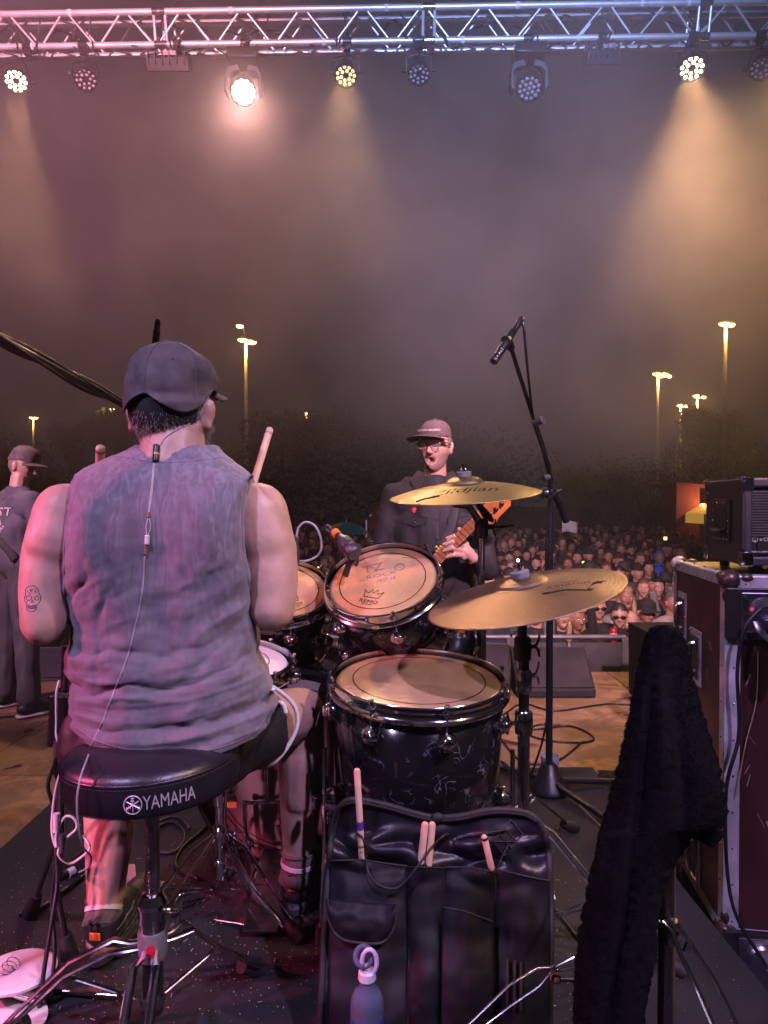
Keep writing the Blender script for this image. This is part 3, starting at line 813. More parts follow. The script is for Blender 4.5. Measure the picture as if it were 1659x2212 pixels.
def cap_geo(mb, f, M, brim=True, off=.012, brimlen=.07, z0=.035, brim_rot=0):
    dome(mb, f, M, lambda x, y: z0 - .30*max(0, y), lambda p: off + .009*sm(.05, .085, p.z)*(1 - .7*sm(.10, .118, p.z)), 36, 14)
    mb.ell(M @ V((0, 0, .118 + off + .003)), (.008, .008, .005), None, 8, 5)
    if brim:
        R = Matrix.Rotation(brim_rot, 4, 'Z')
        def bp(u, v):
            a = (u-.5)*2.3; r = .082 + v*brimlen*math.cos((u-.5)*2.0)
            return M @ R @ V((math.sin(a)*r*.93, -math.cos(a)*r - .004, z0 + .010 - .010*v - .020*(abs(u-.5)*2)**2))
        b2 = MB(); b2.grid(bp, 16, 5); th = M.to_3x3() @ V((0, 0, .004))
        n0 = len(b2.v); b2.v += [tuple(V(p) - th) for p in b2.v]; b2.f += [tuple(reversed([k + n0 for k in q])) for q in list(b2.f)]; b2.m = [0]*len(b2.f)
        for j in range(4):
            for side in (0, 15): a = j*16+side; c = a+16; b2.f.append((a, c, c+n0, a+n0)); b2.m.append(0)
        for i in range(15): a = 4*16+i; b2.f.append((a, a+1, a+1+n0, a+n0)); b2.m.append(0)
        mb.add(b2.v, b2.f)

SKINS = [(1.0, 1.0, 1.0), (.85, .80, .78), (.95, .9, .86), (.62, .52, .46), (1.05, .98, .95)]
m_skin = MAT('skin', (.56, .33, .25), .5, 0, .12, 18, bump=.1, bs=150, sss=.0)
m_cskin = MAT('crowd_skin', (.44, .25, .19), .55, 0, .18, 14, objrand=SKINS)
m_lip = MAT('lips', (.38, .13, .12), .45)
m_mouth = MAT('mouth_inside', (.05, .012, .012), .6)
m_eyew = MAT('eye_white', (.6, .57, .55), .3)
m_iris = MAT('iris', (.03, .018, .012), .2)
m_brow = MAT('brow_hair', (.04, .026, .02), .7)
HAIRS = [(.02, .014, .01), (.012, .01, .009), (.05, .028, .016), (.10, .06, .03), (.02, .016, .014), (.16, .14, .13)]
m_hair = MAT('hair', (1, 1, 1), .55, 0, .4, 60, objrand=HAIRS, bump=.6, bs=300)
DARKS = [(.012, .012, .014), (.02, .02, .024), (.03, .03, .035), (.012, .012, .014), (.05, .05, .055), (.018, .014, .014), (.06, .02, .025), (.02, .03, .05), (.10, .10, .11), (.035, .04, .03), (.015, .015, .018), (.02, .02, .02), (.09, .045, .04), (.012, .012, .012)]
m_cloth = MAT('crowd_cloth', (1, 1, 1), .8, 0, .35, 7, objrand=DARKS, bump=.5, bs=40)
m_capm = MAT('crowd_cap', (1, 1, 1), .8, 0, .3, 9, objrand=[(.012, .012, .014), (.03, .03, .04), (.02, .02, .02), (.25, .24, .24), (.06, .015, .015)])

def limb(mb, pts, rs): mb.chain(pts, rs, 10)
def paint(me, M, om=0, skin=0, lip=1, inner=2, brow=3):
    """material per face from its place on the head"""
    Mi = M.inverted(); mz = -.060 - .004*om
    for p in me.polygons:
        c = Mi @ p.center; mi = skin
        if c.y < -.05 and abs(c.x) < .06 and -.12 < c.z < .05:
            if om > .9:
                if (c.x/.023)**2 + ((c.z + .069)/.0225)**2 < 1: mi = lip
                if (c.x/.016)**2 + ((c.z + .069)/.0145)**2 < 1: mi = inner
                if .011 < abs(c.x) < .046 and abs(c.z - (.0245 - .06*abs(abs(c.x) - .027))) < .0042: mi = brow
                p.material_index = mi; continue
            dx, dz = c.x/.022, (c.z - mz)/(.0105 + .014*om)
            if dx*dx + dz*dz < 1: mi = lip
            if om and (c.x/(.017 + .004*om))**2 + ((c.z - mz + .001)/(.003 + .0135*om))**2 < 1: mi = inner
            elif not om and abs(c.z - mz) < .002 and abs(c.x) < .019: mi = inner
            if .011 < abs(c.x) < .046 and abs(c.z - (.0245 - .06*abs(abs(c.x) - .027))) < .0042: mi = brow
        p.material_index = mi
def crowd_body(pose):
    """local: feet at origin, faces -y, head centre (eye height) at z=1.60"""
    hM = Matrix.Translation((0, -.02, 1.60)) @ Euler((pose.get('nod', 0), 0, pose.get('turn', 0))).to_matrix().to_4x4()
    om = pose.get('om', 0); f = head_surface(om, nose=pose.get('nose', 1))
    skin = MB(); head_geo(skin, f, hM, 60, 54, 0, 0, om); skin.mi = 0
    skin.caps((0, .03, 1.34), (0, .005, 1.52), .062, .054); skin.caps((0, .03, 1.34), (0, .02, 1.0), .07, .09)
    cl = MB(); w = pose.get('w', .20); legs = MB()
    cl.caps((-w*.72, .02, 1.34), (w*.72, .02, 1.34), .095); cl.caps((0, .02, 1.25), (0, .01, .98), .15, .14); cl.caps((-.09, .02, 1.2), (-.09, .02, 1.0), .12, .11); cl.caps((.09, .02, 1.2), (.09, .02, 1.0), .12, .11)
    cl.caps((-.12, .02, 1.40), (.12, .02, 1.40), .055); cl.tube([(0, .015, 1.38), (0, .012, 1.46)], [.10, .072], 12)
    for s in (-1, 1):
        arm = pose.get('L' if s < 0 else 'R', 'down')
        sh = V((s*w, .02, 1.36)); hand = True
        if isinstance(arm, tuple): el, ha = V(arm[0]), V(arm[1]); hand = len(arm) < 3
        elif arm == 'down': el, ha = V((s*(w+.06), .05, 1.08)), V((s*(w-.02), -.12, .90))
        elif arm == 'fold': el, ha = V((s*(w+.05), -.02, 1.10)), V((s*.02, -.22, 1.10))
        elif arm == 'phone': el, ha = V((s*(w+.02), -.20, 1.22)), V((s*.05, -.30, 1.44))
        elif arm == 'up': el, ha = V((s*(w+.10), -.08, 1.48)), V((s*(w+.04), -.16, 1.74))
        elif arm == 'chin': el, ha = V((s*(w+.02), -.14, 1.12)), V((s*.05, -.20, 1.40))
        elif arm == 'can': el, ha = V((s*(w+.05), -.08, 1.10)), V((s*.10, -.34, 1.14))
        wr = el + (ha-el)*.80
        if pose.get('bare'): cl.chain([sh, sh + (el-sh)*.72], [.066, .066], 10)
        else: cl.chain([sh, el, wr], [.062, .050, .040], 10)
        skin.chain([(0, .03, 1.30), sh, el, wr], [.06, .045, .040, .027], 10)
        if hand:
            skin.caps(wr, ha, .027, .030)
            dirv = (ha-wr).normalized(); u, v, _ = basis(dirv)
            for k in range(4): skin.caps(ha + u*(k-1.5)*.018, ha + u*(k-1.5)*.018 + dirv*(.055 - .006*abs(k-1.5)) + v*.02*(1 if arm in ('phone', 'can', 'chin') else .3), .010, .008, 8)
            skin.caps(ha, ha + u*.045 + dirv*.02, .011, .009, 8)
    sp = pose.get('spread', .10)
    for s in (-1, 1): legs.chain([(s*.09, .02, .95), (s*(.09+sp)/2, .02, .52), (s*sp, .03, .12)], [.11, .08, .07], 10)
    return skin, cl, legs, hM, f
def eyes(t, M, s=1):
    for sd in (-1, 1):
        mb = MB(); mb.ell(M @ V((sd*.031, -.0745, .004)), (.0125, .008, .0060), M.to_3x3(), 10, 6); mb.mi = 1
        mb.ell(M @ V((sd*.031, -.0806, .0042)), (.0052, .0033, .0052), M.to_3x3(), 8, 6)
        obj('eye', mb, [m_eyew, m_iris], t, 180)
def cloth_noise(me, amp=.012, sc=9):
    co = np.empty(len(me.vertices)*3); me.vertices.foreach_get('co', co); co = co.reshape(-1, 3)
    no = np.empty(len(me.vertices)*3); me.vertices.foreach_get('normal', no); no = no.reshape(-1, 3)
    for i in range(len(co)):
        x, y, z = co[i]; n_ = noise.noise(V((x*sc, y*sc, z*sc*.7 + x*sc*.9))); n_ = (abs(n_)**.8)*(1 if n_ > 0 else -1)
        co[i] += no[i]*amp*n_
    me.vertices.foreach_set('co', co.ravel()); me.update()
def crowd_proto(pose, hair='short', extra=None):
    skin, cl, legs, hM, f = crowd_body(pose)
    cl.add(legs.v, legs.f)
    for s_ in (-1, 1): cl.caps((s_*.10, .05, .05), (s_*.11, -.10, .04), .05, .045)
    clm = remesh(cl, .016, 5); skm = remesh(skin, .0055, 1); paint(skm, hM, pose.get('om', 0))
    cloth_noise(clm)
    hm = MB()
    if hair == 'short': shell(hm, f, hM, hair_mask, .010, 32, 24, .006, 50)
    elif hair == 'long':
        shell(hm, f, hM, lambda x, y, z: hair_mask(x, y, z) or (y > .0 and z > -.1) or (abs(x) > .055 and y > -.05), .014, 32, 26, .006, 40)
        for s in (-1, 1):
            hm.caps(hM @ V((s*.068, .01, .01)), hM @ V((s*.085, -.01, -.20)), .028, .030, 8)
        hm.caps(hM @ V((0, .07, -.02)), hM @ V((0, .085, -.22)), .07, .06, 10)
    elif hair == 'bun': shell(hm, f, hM, hair_mask, .008, 32, 24, .003, 50); hm.ell(hM @ V((0, .05, .12)), .035)
    elif hair == 'beard': shell(hm, f, hM, hair_mask, .010, 32, 24, .006, 50); shell(hm, f, hM, beard_mask, .006, 36, 30, .004, 90)
    elif hair == 'bald': shell(hm, f, hM, beard_mask, .005, 36, 30, .004, 90)
    capm = MB()
    if hair in ('cap', 'cap2'):
        shell(hm, f, hM, lambda x, y, z: y > .0 and -.05 < z < .06, .006, 32, 24, .003, 50)
        cap_geo(capm, f, hM, hair == 'cap')
        if hair == 'cap2': shell(hm, f, hM, beard_mask, .006, 36, 30, .004, 90)
    if hair == 'beanie': shell(capm, f, hM, lambda x, y, z: z > .030 - .25*max(0, y), lambda p: .012 + .01*sm(.05, .118, p.z), 32, 24, .001, 50)
    if hair == 'hood':
        shell(capm, f, hM, lambda x, y, z: z > .060 or y > -.01 or (abs(x) > .062 and y > -.055), .022, 32, 26, .005, 30)
        capm.tube([hM @ V((0, .03, -.14)), hM @ V((0, .03, -.09))], [.12, .09], 12)
    return dict(skin=skm, cl=clm, hair=hm, cap=capm, f=f, M=hM)
# ------------------------------------------------------------------ the crowd
PROTO = {}
SK_M = [m_cskin, m_lip, m_mouth, m_brow]
specs = {
 'a': (dict(w=.20), 'short'), 'b': (dict(w=.18, L='fold', R='fold', turn=.25, nod=.05), 'long'), 'c': (dict(w=.21, turn=-.3, om=.5), 'beard'),
 'd': (dict(w=.20, L='down', R='chin', nod=.1), 'cap'), 'e': (dict(w=.19, L='phone', R='phone'), 'short'), 'f': (dict(w=.18, R='up', om=.7, nod=-.1), 'long'),
 'g': (dict(w=.21, L='fold', R='fold', turn=-.2), 'cap2'), 'h': (dict(w=.20, turn=.45), 'beanie'), 'i': (dict(w=.20, nod=-.05, turn=.1), 'hood'),
 'j': (dict(w=.21, L='can', nod=.12, turn=-.15), 'bald'), 'k': (dict(w=.18, turn=-.45, nod=.08, nose=.8), 'long'), 'l': (dict(w=.20, R='up', L='down', turn=.15), 'beard'), 'm': (dict(w=.18, turn=.05, nose=.85), 'bun')}
for k, (pose, hair) in specs.items():
    pr = crowd_proto(pose, hair)
    t = thing('person', (0, 0, 0), None, 'person')
    obj('body', pr['skin'], SK_M, t, 180); eyes(t, pr['M'])
    obj('jacket', pr['cl'], m_cloth, t, 180)
    if pr['hair'].v: obj('hair', pr['hair'], m_hair, t, 180)
    if pr['cap'].v: obj({'beanie': 'beanie', 'hood': 'hood'}.get(hair, 'cap'), pr['cap'], m_cloth if hair == 'hood' else m_capm, t, 180)
    PROTO[k] = t; t['pr_used'] = 0; pr['t'] = t; PROTO[k+'_d'] = pr
GC = 'concertgoers packed in front of the stage'
def part_of(t, nm):
    for c in t.children:
        if c.name.split('.')[0] == nm: return c
def put(k, x, y, z, rz, s, label=None, jacket=None, hair=None, cap=None):
    t = copy_tree(PROTO[k])
    t.location = (x, y, z); t.rotation_euler = (0, 0, rz); t.scale = (s, s, s)
    if label: t['label'] = label
    t['pk'] = k; t['px'] = 829.5 + x/y*1500; t['pd'] = y; t['own'] = 1 if label else 0
    t['group'] = GC
    for nm, m in (('jacket', jacket), ('hair', hair), ('hood', jacket if k == 'i' else None), ('cap', cap), ('beanie', cap)):
        c = part_of(t, nm)
        if c and m:
            c.data = c.data.copy(); c.data.materials[0] = m
    return t
m_blue = MAT('blue_cotton', (.06, .16, .75), .85, 0, .3, 8, bump=.4, bs=60)
m_blue2 = MAT('blue_tee', (.06, .22, .75), .85, 0, .3, 8)
m_wht = MAT('white_cloth', (.62, .60, .58), .85, 0, .2, 8, bump=.4, bs=40)
m_beige = MAT('beige_knit', (.42, .36, .30), .9, 0, .25, 20, bump=.6, bs=90)
m_green = MAT('green_cotton', (.07, .22, .06), .85, 0, .3, 8)
m_blackc = MAT('black_cotton', (.012, .012, .014), .85, 0, .3, 8, bump=.5, bs=40)
m_maroon = MAT('maroon_cotton', (.14, .02, .03), .85, 0, .3, 8)
m_blond = MAT('fair_hair', (.36, .24, .12), .5, 0, .5, 70, bump=.6, bs=300)
m_greyh = MAT('grey_hair', (.24, .22, .21), .55, 0, .5, 70, bump=.6, bs=300)
m_yelc = MAT('yellow_cloth', (.55, .40, .05), .85, 0, .2, 8)
m_glass = MAT('dark_lens', (.008, .008, .01), .08, 0, 0, coat=1)
m_pink = MAT('pink_cloth', (.40, .12, .15), .85)
SP = []
def person_at(k, px, py, d, label, turn=0, **kw):
    d = max(6.35, 1500/(py-1085)) if py > 1105 else d
    e = P(px, py, d); s = (e.z - GZ)/1.60
    SP.append((e.x, d)); return put(k, e.x, d, GZ, turn - math.atan2(e.x, d)*.6, s, label, **kw), s
def sunglasses(t, k, s):
    M = PROTO[k+'_d']['M']; mb = MB(); tt = t.matrix_basis.copy()
    for sd in (-1, 1):
        mb.ell(M @ V((sd*.032, -.094, .002)), (.024, .004, .017), M.to_3x3(), 12, 6)
        mb.tube([M @ V((sd*.056, -.085, .006)), M @ V((sd*.083, .0, .004))], .003, 5)
    mb.tube([M @ V((-.012, -.097, .006)), M @ V((.012, -.097, .006))], .003, 5)
    o = obj('sunglasses', mb, m_glass, None, 60); o.parent = t; return o
def facing_text(t, txt, size, m, z=1.24, y=-.19):
    mb = MB(); text_on(mb, txt, size, lambda a, b: V((a, y - .004 + (a*a)*.9, z + b)))
    o = obj('print', mb, m, None, 0); o.parent = t
t, s = person_at('a', 1291, 1312, 6.55, 'man in black sunglasses and a black T-shirt with white letters', .1, jacket=m_blackc); sunglasses(t, 'a', s); facing_text(t, 'CLE', .085, m_wht)
t, s = person_at('e', 1338, 1330, 6.45, 'person in sunglasses photographing with a phone', -.1, jacket=m_blackc); sunglasses(t, 'e', s)
tp = thing('phone', t.location, 'dark phone held up by the person in sunglasses at the barrier', 'phone')
tp.rotation_euler = t.rotation_euler; tp.scale = t.scale; ORG[tp.name] = V((0, 0, 0))
obj('case', MB().box((.0, -.335, 1.50), (.155, .010, .076)), m_blackc, tp, 0); obj('camera_lens', MB().cyl((.055, -.341, 1.52), (.055, -.345, 1.52), .010), m_glass, tp)
t, s = person_at('j', 1362, 1345, 6.2, 'man behind the red drinks can, low at the barrier', .0, jacket=m_blackc)
can = P(1325, 1372, 6.05); cn = thing('drinks_can', can - V((0, 0, .06)), 'red and white drinks can held at the barrier', 'can')
obj('can_body', MB().lathe([(.026, -.06), (.033, -.055), (.033, .05), (.028, .06), (.001, .06)], Matrix.Translation(can), 16), MAT('red_can', (.5, .02, .03), .3, .3), cn); obj('label_band', MB().lathe([(.0335, -.012), (.0335, .02)], Matrix.Translation(can), 16, False), m_wht, cn)
person_at('d', 1395, 1322, 6.6, 'capped man in black looking down beside the covered box', .3, jacket=m_blackc, cap=m_blackc)
person_at('b', 1243, 1335, 6.5, 'fair haired woman in a dark jacket at the barrier right of the boom stand', .3, jacket=m_blackc, hair=m_blond)
person_at('f', 1212, 1330, 6.9, 'person holding a small camera behind the microphone stand pole', .2, jacket=m_blackc)
cmp_ = P(1233, 1310, 6.4); cmx = thing('camera', cmp_, 'small camera with a red light held up over the barrier', 'camera')
obj('case', MB().box(cmp_, (.11, .05, .075)), m_black, cmx, bevel=.006); obj('lens', MB().cyl(cmp_ + V((0, -.025, 0)), cmp_ + V((0, -.065, 0)), .028, n=16), m_black, cmx); obj('lens_glass', MB().cyl(cmp_ + V((0, -.062, 0)), cmp_ + V((0, -.066, 0)), .022, n=16), m_glass, cmx)
obj('record_light', MB().ell(cmp_ + V((.035, -.026, .045)), .011), MAT('red_led', (1, .1, .1), .4, emit=(1, .04, .06), es=9), cmx)
person_at('k', 1160, 1322, 6.6, 'long haired woman under the lower cymbal at the barrier', .0, jacket=m_blackc)
person_at('c', 1322, 1270, 7.2, 'bearded man looking over the man in sunglasses', -.1, jacket=m_blackc)
person_at('f', 1352, 1292, 7.0, 'fair haired woman under a grey hood beside the bearded man', .1, jacket=m_greyh, hair=m_blond)
person_at('k', 1390, 1270, 7.4, 'woman with long dark hair looking down behind the front row', .2, jacket=m_blackc)
person_at('b', 1418, 1268, 7.6, 'woman with long hair next to the flight case edge', .1, jacket=m_maroon)
person_at('b', 1400, 1228, 8.2, 'woman with long dark hair in a bright blue top', .0, jacket=m_blue2)
person_at('i', 1424, 1205, 9.0, 'person in a vivid blue hooded sweatshirt', .1, jacket=m_blue)
person_at('h', 1376, 1236, 8.0, 'bearded man in a black beanie left of the blue top', .0, jacket=m_blackc, cap=m_blackc)
person_at('j', 1340, 1222, 8.2, 'bald man in a black jacket left of the beanie wearer', .3, jacket=m_blackc)
person_at('l', 1362, 1190, 9.3, 'man in a blue shirt behind the bald man', .1, jacket=MAT('slate_shirt', (.08, .12, .22), .8))
person_at('k', 1447, 1222, 8.4, 'long haired woman close to the flight case behind the blue top', .2, jacket=m_blackc)
person_at('m', 1452, 1300, 6.9, 'person in a beige top beside the flight case', .4, jacket=m_beige)
person_at('i', 983, 1160, 13, 'person in a white hood left of the boom microphone stand', .1, jacket=m_wht)
person_at('f', 1234, 1150, 15, 'person holding up a white sheet at the back of the crowd', .0)
sh = P(1231, 1138, 14.8); obj('sheet', MB().grid(lambda u, v: sh + V(((u-.5)*.33, .03*math.sin(u*6), (v-.5)*.24 + .02*math.sin(u*5))), 8, 8), m_wht, None, 180, base=sh, solid=.004, label='white sheet held up at the back of the crowd', cat='sheet')
person_at('l', 1430, 1160, 14, 'person in a white cap in the middle of the crowd', .0, jacket=m_blackc)
person_at('i', 700, 1218, 9.0, 'person in a green hooded top between the two rack toms', .0, jacket=m_green)
person_at('c', 1500, 1140, 15, 'person in yellow near the red building', .2, jacket=m_yelc)
person_at('d', 1262, 1195, 10.4, 'man in a maroon shirt in the middle rows', .2, jacket=m_maroon)
person_at('a', 1185, 1230, 8.6, 'man in a maroon sweatshirt right of the pole of the microphone stand', .3, jacket=m_maroon)
person_at('c', 1100, 1205, 9.4, 'bald man with a pink face left of the phone light', .1, jacket=m_blackc)
random.seed(21)
y_low = lambda d: d < 24
d = 6.9; cnt = 0; keys = list('abcdefghijklm'); wts = [5, 4, 4, 3, 2, 1, 3, 2, 1, 2, 4, 1, 2]
while d < 27 and cnt < 270:
    xl = (590-829.5)/1500*d; xr = (1490-829.5)/1500*d
    dx = .43 + .011*d; x = xl + random.uniform(0, dx)
    while x < xr and cnt < 270:
        px = 829.5 + x/d*1500
        jx, jd = x + random.uniform(-.10, .10), d + random.uniform(-.16, .16)
        hid = (862 < px < 1035 and y_low(d)) or (px < 620) or (px > 1150 and d < 7.3) or (700 < px < 860 and d < 7.0)
        if not hid and all((jx-a)**2 + ((jd-b)*.8)**2 > .13 for a, b in SP):
            k = random.choices(keys, wts)[0]
            if k in 'fl' and random.random() < .5: k = 'a'
            sc_ = random.gauss(1.0, .045)
            put(k, jx, jd, GZ, random.uniform(-.3, .3) - math.atan2(jx, jd)*.7, min(1.08, max(.9, sc_))); cnt += 1
        x += dx*random.uniform(.85, 1.25)
    d += .42 + .040*(d-6)
print('CROWD', cnt, 'to', d)
# lit phone in the crowd
ph = P(1119, 1216, 10.2); tl_ = thing('lit_phone', ph, 'phone with its bright white light on, held up in the crowd', 'phone')
obj('case', MB().box(ph, (.075, .01, .15)), m_black, tl_, bevel=.003); obj('flash', MB().ell(ph + V((0, -.012, .04)), .018), MAT('phone_flash', (1, 1, 1), .3, emit=(1, .95, .85), es=40), tl_)
for i, (px, py, d, c) in enumerate(((1437, 1163, 13.5, (1, .55, .15)), (1262, 1217, 9.8, (1, .75, .1)), (690, 1228, 11.5, (1, .7, .3)))):
    q = P(px, py, d); t = thing('phone', q, ['phone with an orange screen glowing at the right of the crowd', 'phone with a yellow screen glowing in the middle rows', 'phone glowing behind the rack toms'][i], 'phone')
    obj('case', MB().box(q, (.075, .01, .14)), m_black, t, 0); obj('screen', MB().box(q + V((0, -.0065, 0)), (.065, .002, .06)), MAT('phone_screen', (.5, .5, .5), .3, emit=c, es=3.5), t, 0)
KD = dict(a='short haired man', b='long haired woman, arms folded', c='bearded man turning aside', d='capped person, hand at chin', e='short haired person, hands up', f='long haired person, arm raised', g='capped man, arms folded',
 h='person in a beanie', i='person in a hood', j='bald man with a beard', k='long haired woman looking down', l='bearded man, arm raised', m='woman with a hair bun')
def band(d): return 'front rows' if d < 8.2 else 'second rows' if d < 10.5 else 'middle rows' if d < 14 else 'near the back' if d < 19 else 'rearmost rows'
def lat(x): return 'left of the bassist' if x < 860 else 'behind the bassist' if x < 1050 else 'left of boom stand' if x < 1180 else 'right of boom stand' if x < 1300 else 'in the right half' if x < 1400 else 'by the flight case'
ORD = ['leftmost', 'second from left', 'third from left', 'fourth from left', 'fifth from left', 'sixth from left', 'seventh from left', 'eighth from left', 'ninth from left', 'tenth from left', 'eleventh from left', 'rightmost']
lab = {}
for o in list(COL.objects):
    if 'pk' in o.keys():
        if not o['own']: lab.setdefault('%s %s, %s' % (KD[o['pk']], band(o['pd']), lat(o['px'])), []).append(o)
for L0, os_ in lab.items():
    os_.sort(key=lambda o: o['px'])
    for i, o in enumerate(os_): o['label'] = L0 if len(os_) == 1 else ('%s (%s)' % (L0, ORD[min(i, 11)])).replace(' both hands before the face', ' hands up').replace(' looking down sideways', ' looking down')
for o in COL.objects:
    for q in ('pk', 'px', 'pd', 'own'):
        if q in o.keys(): del o[q]
for k in list(PROTO):
    o = PROTO[k]
    if isinstance(o, dict): continue
    for c_ in list(o.children): bpy.data.objects.remove(c_)
    bpy.data.objects.remove(o)
for o in COL.objects:
    if 'pr_used' in o.keys(): del o['pr_used']
# ------------------------------------------------------------------ front of the stage
m_grille = MAT('speaker_grille', (.050, .046, .058), .95, 0, .3, 5, bump=.5, bs=700, spec=.08, rvar=0)
m_cab = MAT('black_cabinet', (.018, .017, .019), .6, 0, .3, 30, bump=.5, bs=260)
def wedge(xl, xr, ytop, ymid, ybot, d, label, yaw=0, deep=.5):
    a = P(xl, ybot, d); b = P(xr, ybot, d); base = V(((a.x+b.x)/2, d, 0)); w = b.x - a.x
    h = P(xl, ytop, d+deep*.55).z; hm = P(xl, ymid, d).z
    t = thing('monitor_wedge', base, label, 'monitor speaker', 'monitor wedges along the stage edge')
    # profile in (y, z), extruded along x
    pr = [(0, 0), (0, hm), (deep*.58, h), (deep, h*.82), (deep, 0)]
    R = Matrix.Rotation(yaw, 4, 'Z'); M = Matrix.Translation(base) @ R
    mb = MB(); n = len(pr)
    mb.add([M @ V((-w/2, y, z)) for y, z in pr] + [M @ V((w/2, y, z)) for y, z in pr], [tuple(range(n)), tuple(range(2*n-1, n-1, -1))] + [(i, i+n, (i+1) % n+n, (i+1) % n) for i in range(n)])
    obj('cabinet', mb, m_cab, t, 0, bevel=.012)
    L_ = math.hypot(deep*.58, h-hm); ang = math.atan2(h-hm, deep*.58); m2 = M @ Matrix.Translation((0, deep*.29, (h+hm)/2)) @ Matrix.Rotation(ang, 4, 'X')
    g = MB(); c = [(-w/2+.02, -L_/2+.015), (w/2-.02, -L_/2+.015), (w/2-.02, L_/2-.02), (-w/2+.02, L_/2-.02)]
    g.prism(c, .012, m2 @ Matrix.Translation((0, 0, .001))); obj('grille', g, m_grille, t, 0, bevel=.004)
    obj('edge_frame', MB().tube([m2 @ V((x, y, .010)) for x, y in c], .006, 6, closed=True), m_dchrome if False else m_cab, t, 60)
    return t
wedge(1118, 1288, 1398, 1490, 1508, 4.95, 'large monitor wedge with a pale grille at the stage edge, right of the cymbal stand', .0)
wedge(1015, 1100, 1392, 1475, 1500, 5.05, 'monitor wedge partly hidden behind the bassist\'s legs and the cymbal stand', -.25)
wedge(25, 150, 1398, 1468, 1482, 5.4, 'dark monitor wedge behind the guitarist\'s legs at the left', .1)
wedge(640, 760, 1405, 1490, 1502, 5.1, 'monitor wedge hidden behind the rack toms', .0)
# metal barricade
G = 'crowd barrier panels'
m_steel = MAT('barrier_steel', (.20, .20, .22), .5, .6, .3, 6)
m_bpan = MAT('barrier_sheet', (.18, .18, .20), .45, .7, .4, 3)
for i in range(-1, 5):
    x0 = -.9 + i*1.0; yb = 6.0; t = thing('crowd_barrier', (x0+.5, yb, GZ), ['first', 'second', 'third', 'fourth', 'fifth', 'sixth'][i+1] + ' steel crowd barrier panel from the left along the stage front', 'barrier', G)
    zt = P(900, 1376, yb).z
    obj('top_rail', MB().tube([(x0+.01, yb, zt), (x0+.99, yb, zt)], .022, 8), m_steel, t)
    obj('sheet', MB().box((x0+.5, yb+.01, (zt-.26)/1), (.96, .012, .42)), m_bpan, t, 0)
    obj('mid_rail', MB().box((x0+.5, yb, zt-.50), (.98, .05, .05)), m_steel, t, bevel=.005)
    for s in (.02, .98): obj('post', MB().box((x0+s, yb, (GZ+zt)/2), (.04, .04, zt-GZ)), m_steel, t, bevel=.004)
    obj('brace', MB().tube([(x0+.5, yb, zt-.05), (x0+.5, yb-.14, GZ+.9)], .02, 6), m_steel, t)
# covered box behind the towel
m_sheetb = MAT('grey_black_sheet', (.016, .016, .021), .85, 0, .4, 3, bump=.5, bs=8, spec=.15, rvar=.05)
c0 = P(1362, 1345, 5.1); bx = MB()
def drape(u, v):
    # box surface wrapped by a cloth
    a = u*4; i = int(a) % 4; f_ = a - int(a)
    W_, D_ = .46, .7; cs = [(-.0, 0), (W_, .0), (W_, D_), (0, D_)]
    p0, p1 = cs[i], cs[(i+1) % 4]; x = p0[0] + (p1[0]-p0[0])*f_; y = p0[1] + (p1[1]-p0[1])*f_
    z = c0.z*(1-v); o = .02 + .03*v*noise.noise(V((x*6, y*6, z*2)))+ .012*noise.noise(V((x*20, y*20, z*3)))
    cx, cy_ = W_/2, D_/2; r = math.hypot(x-cx, y-cy_); return V((c0.x + x + (x-cx)/r*o, 4.4 + y + (y-cy_)/r*o, z))
bx.grid(drape, 64, 14, cu=True); bx.grid(lambda u, v: V((c0.x - .015 + u*.49, 4.385 + v*.73, c0.z + .012*noise.noise(V((u*4, v*4, 3))))), 14, 14)
t = thing('covered_box', (c0.x+.23, 4.7, 0), 'box covered with a dark grey sheet between the barrier and the flight case', 'covered box'); obj('sheet', bx, m_sheetb, t, 60)
# cup, cables on the floor
cp = P(1190, 1660, 2.95); cpb = V((cp.x, cp.y, .0)); cp0 = P(1190, 1668, 3.15)
def floor_pt(x, y, z=0): # point of the plane z seen at pixel
    r = P(x, y, 1) - V((0, 0, CAMZ)); k = (z - CAMZ)/r.z; return V((0, 0, CAMZ)) + r*k
m_cup = MAT('frosted_cup', (.75, .74, .78), .35, 0, .05, 10, trans=.35)
cb = V(((1190-829.5)/1500*2.95, 2.95, 0))
zc = P(1190, 1632, 2.95).z
obj('plastic_cup', MB().lathe([(.001, zc-.11), (.030, zc-.11), (.040, zc), (.037, zc), (.028, zc-.105), (.001, zc-.105)], Matrix.Translation((cb.x, 2.95, 0)), 24), m_cup, None, 40, base=(cb.x, 2.95, 0), label='white frosted plastic cup behind the base of the boom stand', cat='cup')
bxs = MB().box((cb.x, 2.97, (zc-.11)/2), (.30, .20, zc-.112)); obj('stage_block', bxs, m_cab, None, 0, base=(cb.x, 2.97, 0), bevel=.006, label='low dark block under the white plastic cup', cat='block')
def fl(x, y, z=.006): return floor_pt(x, y, z)
GK = 'cables lying on the stage floor'
cable([fl(1100, 1560), fl(1150, 1575), fl(1230, 1568), fl(1280, 1590), fl(1265, 1603), fl(1190, 1600), fl(1140, 1585), fl(1160, 1566), fl(1210, 1566)], .006, label='thin cable looped in an oval on the floor right of the cymbal stand', group=GK, seg=70)
cable([fl(1085, 1600), fl(1120, 1640), fl(1160, 1650), fl(1210, 1640), fl(1260, 1600)], .006, label='cable curving past the pole of the boom stand', group=GK, seg=50)
cable([fl(1085, 1545), fl(1130, 1520), fl(1200, 1535), fl(1320, 1520), fl(1420, 1530)], .006, label='cable running along the front of the monitor wedge', group=GK, seg=50)
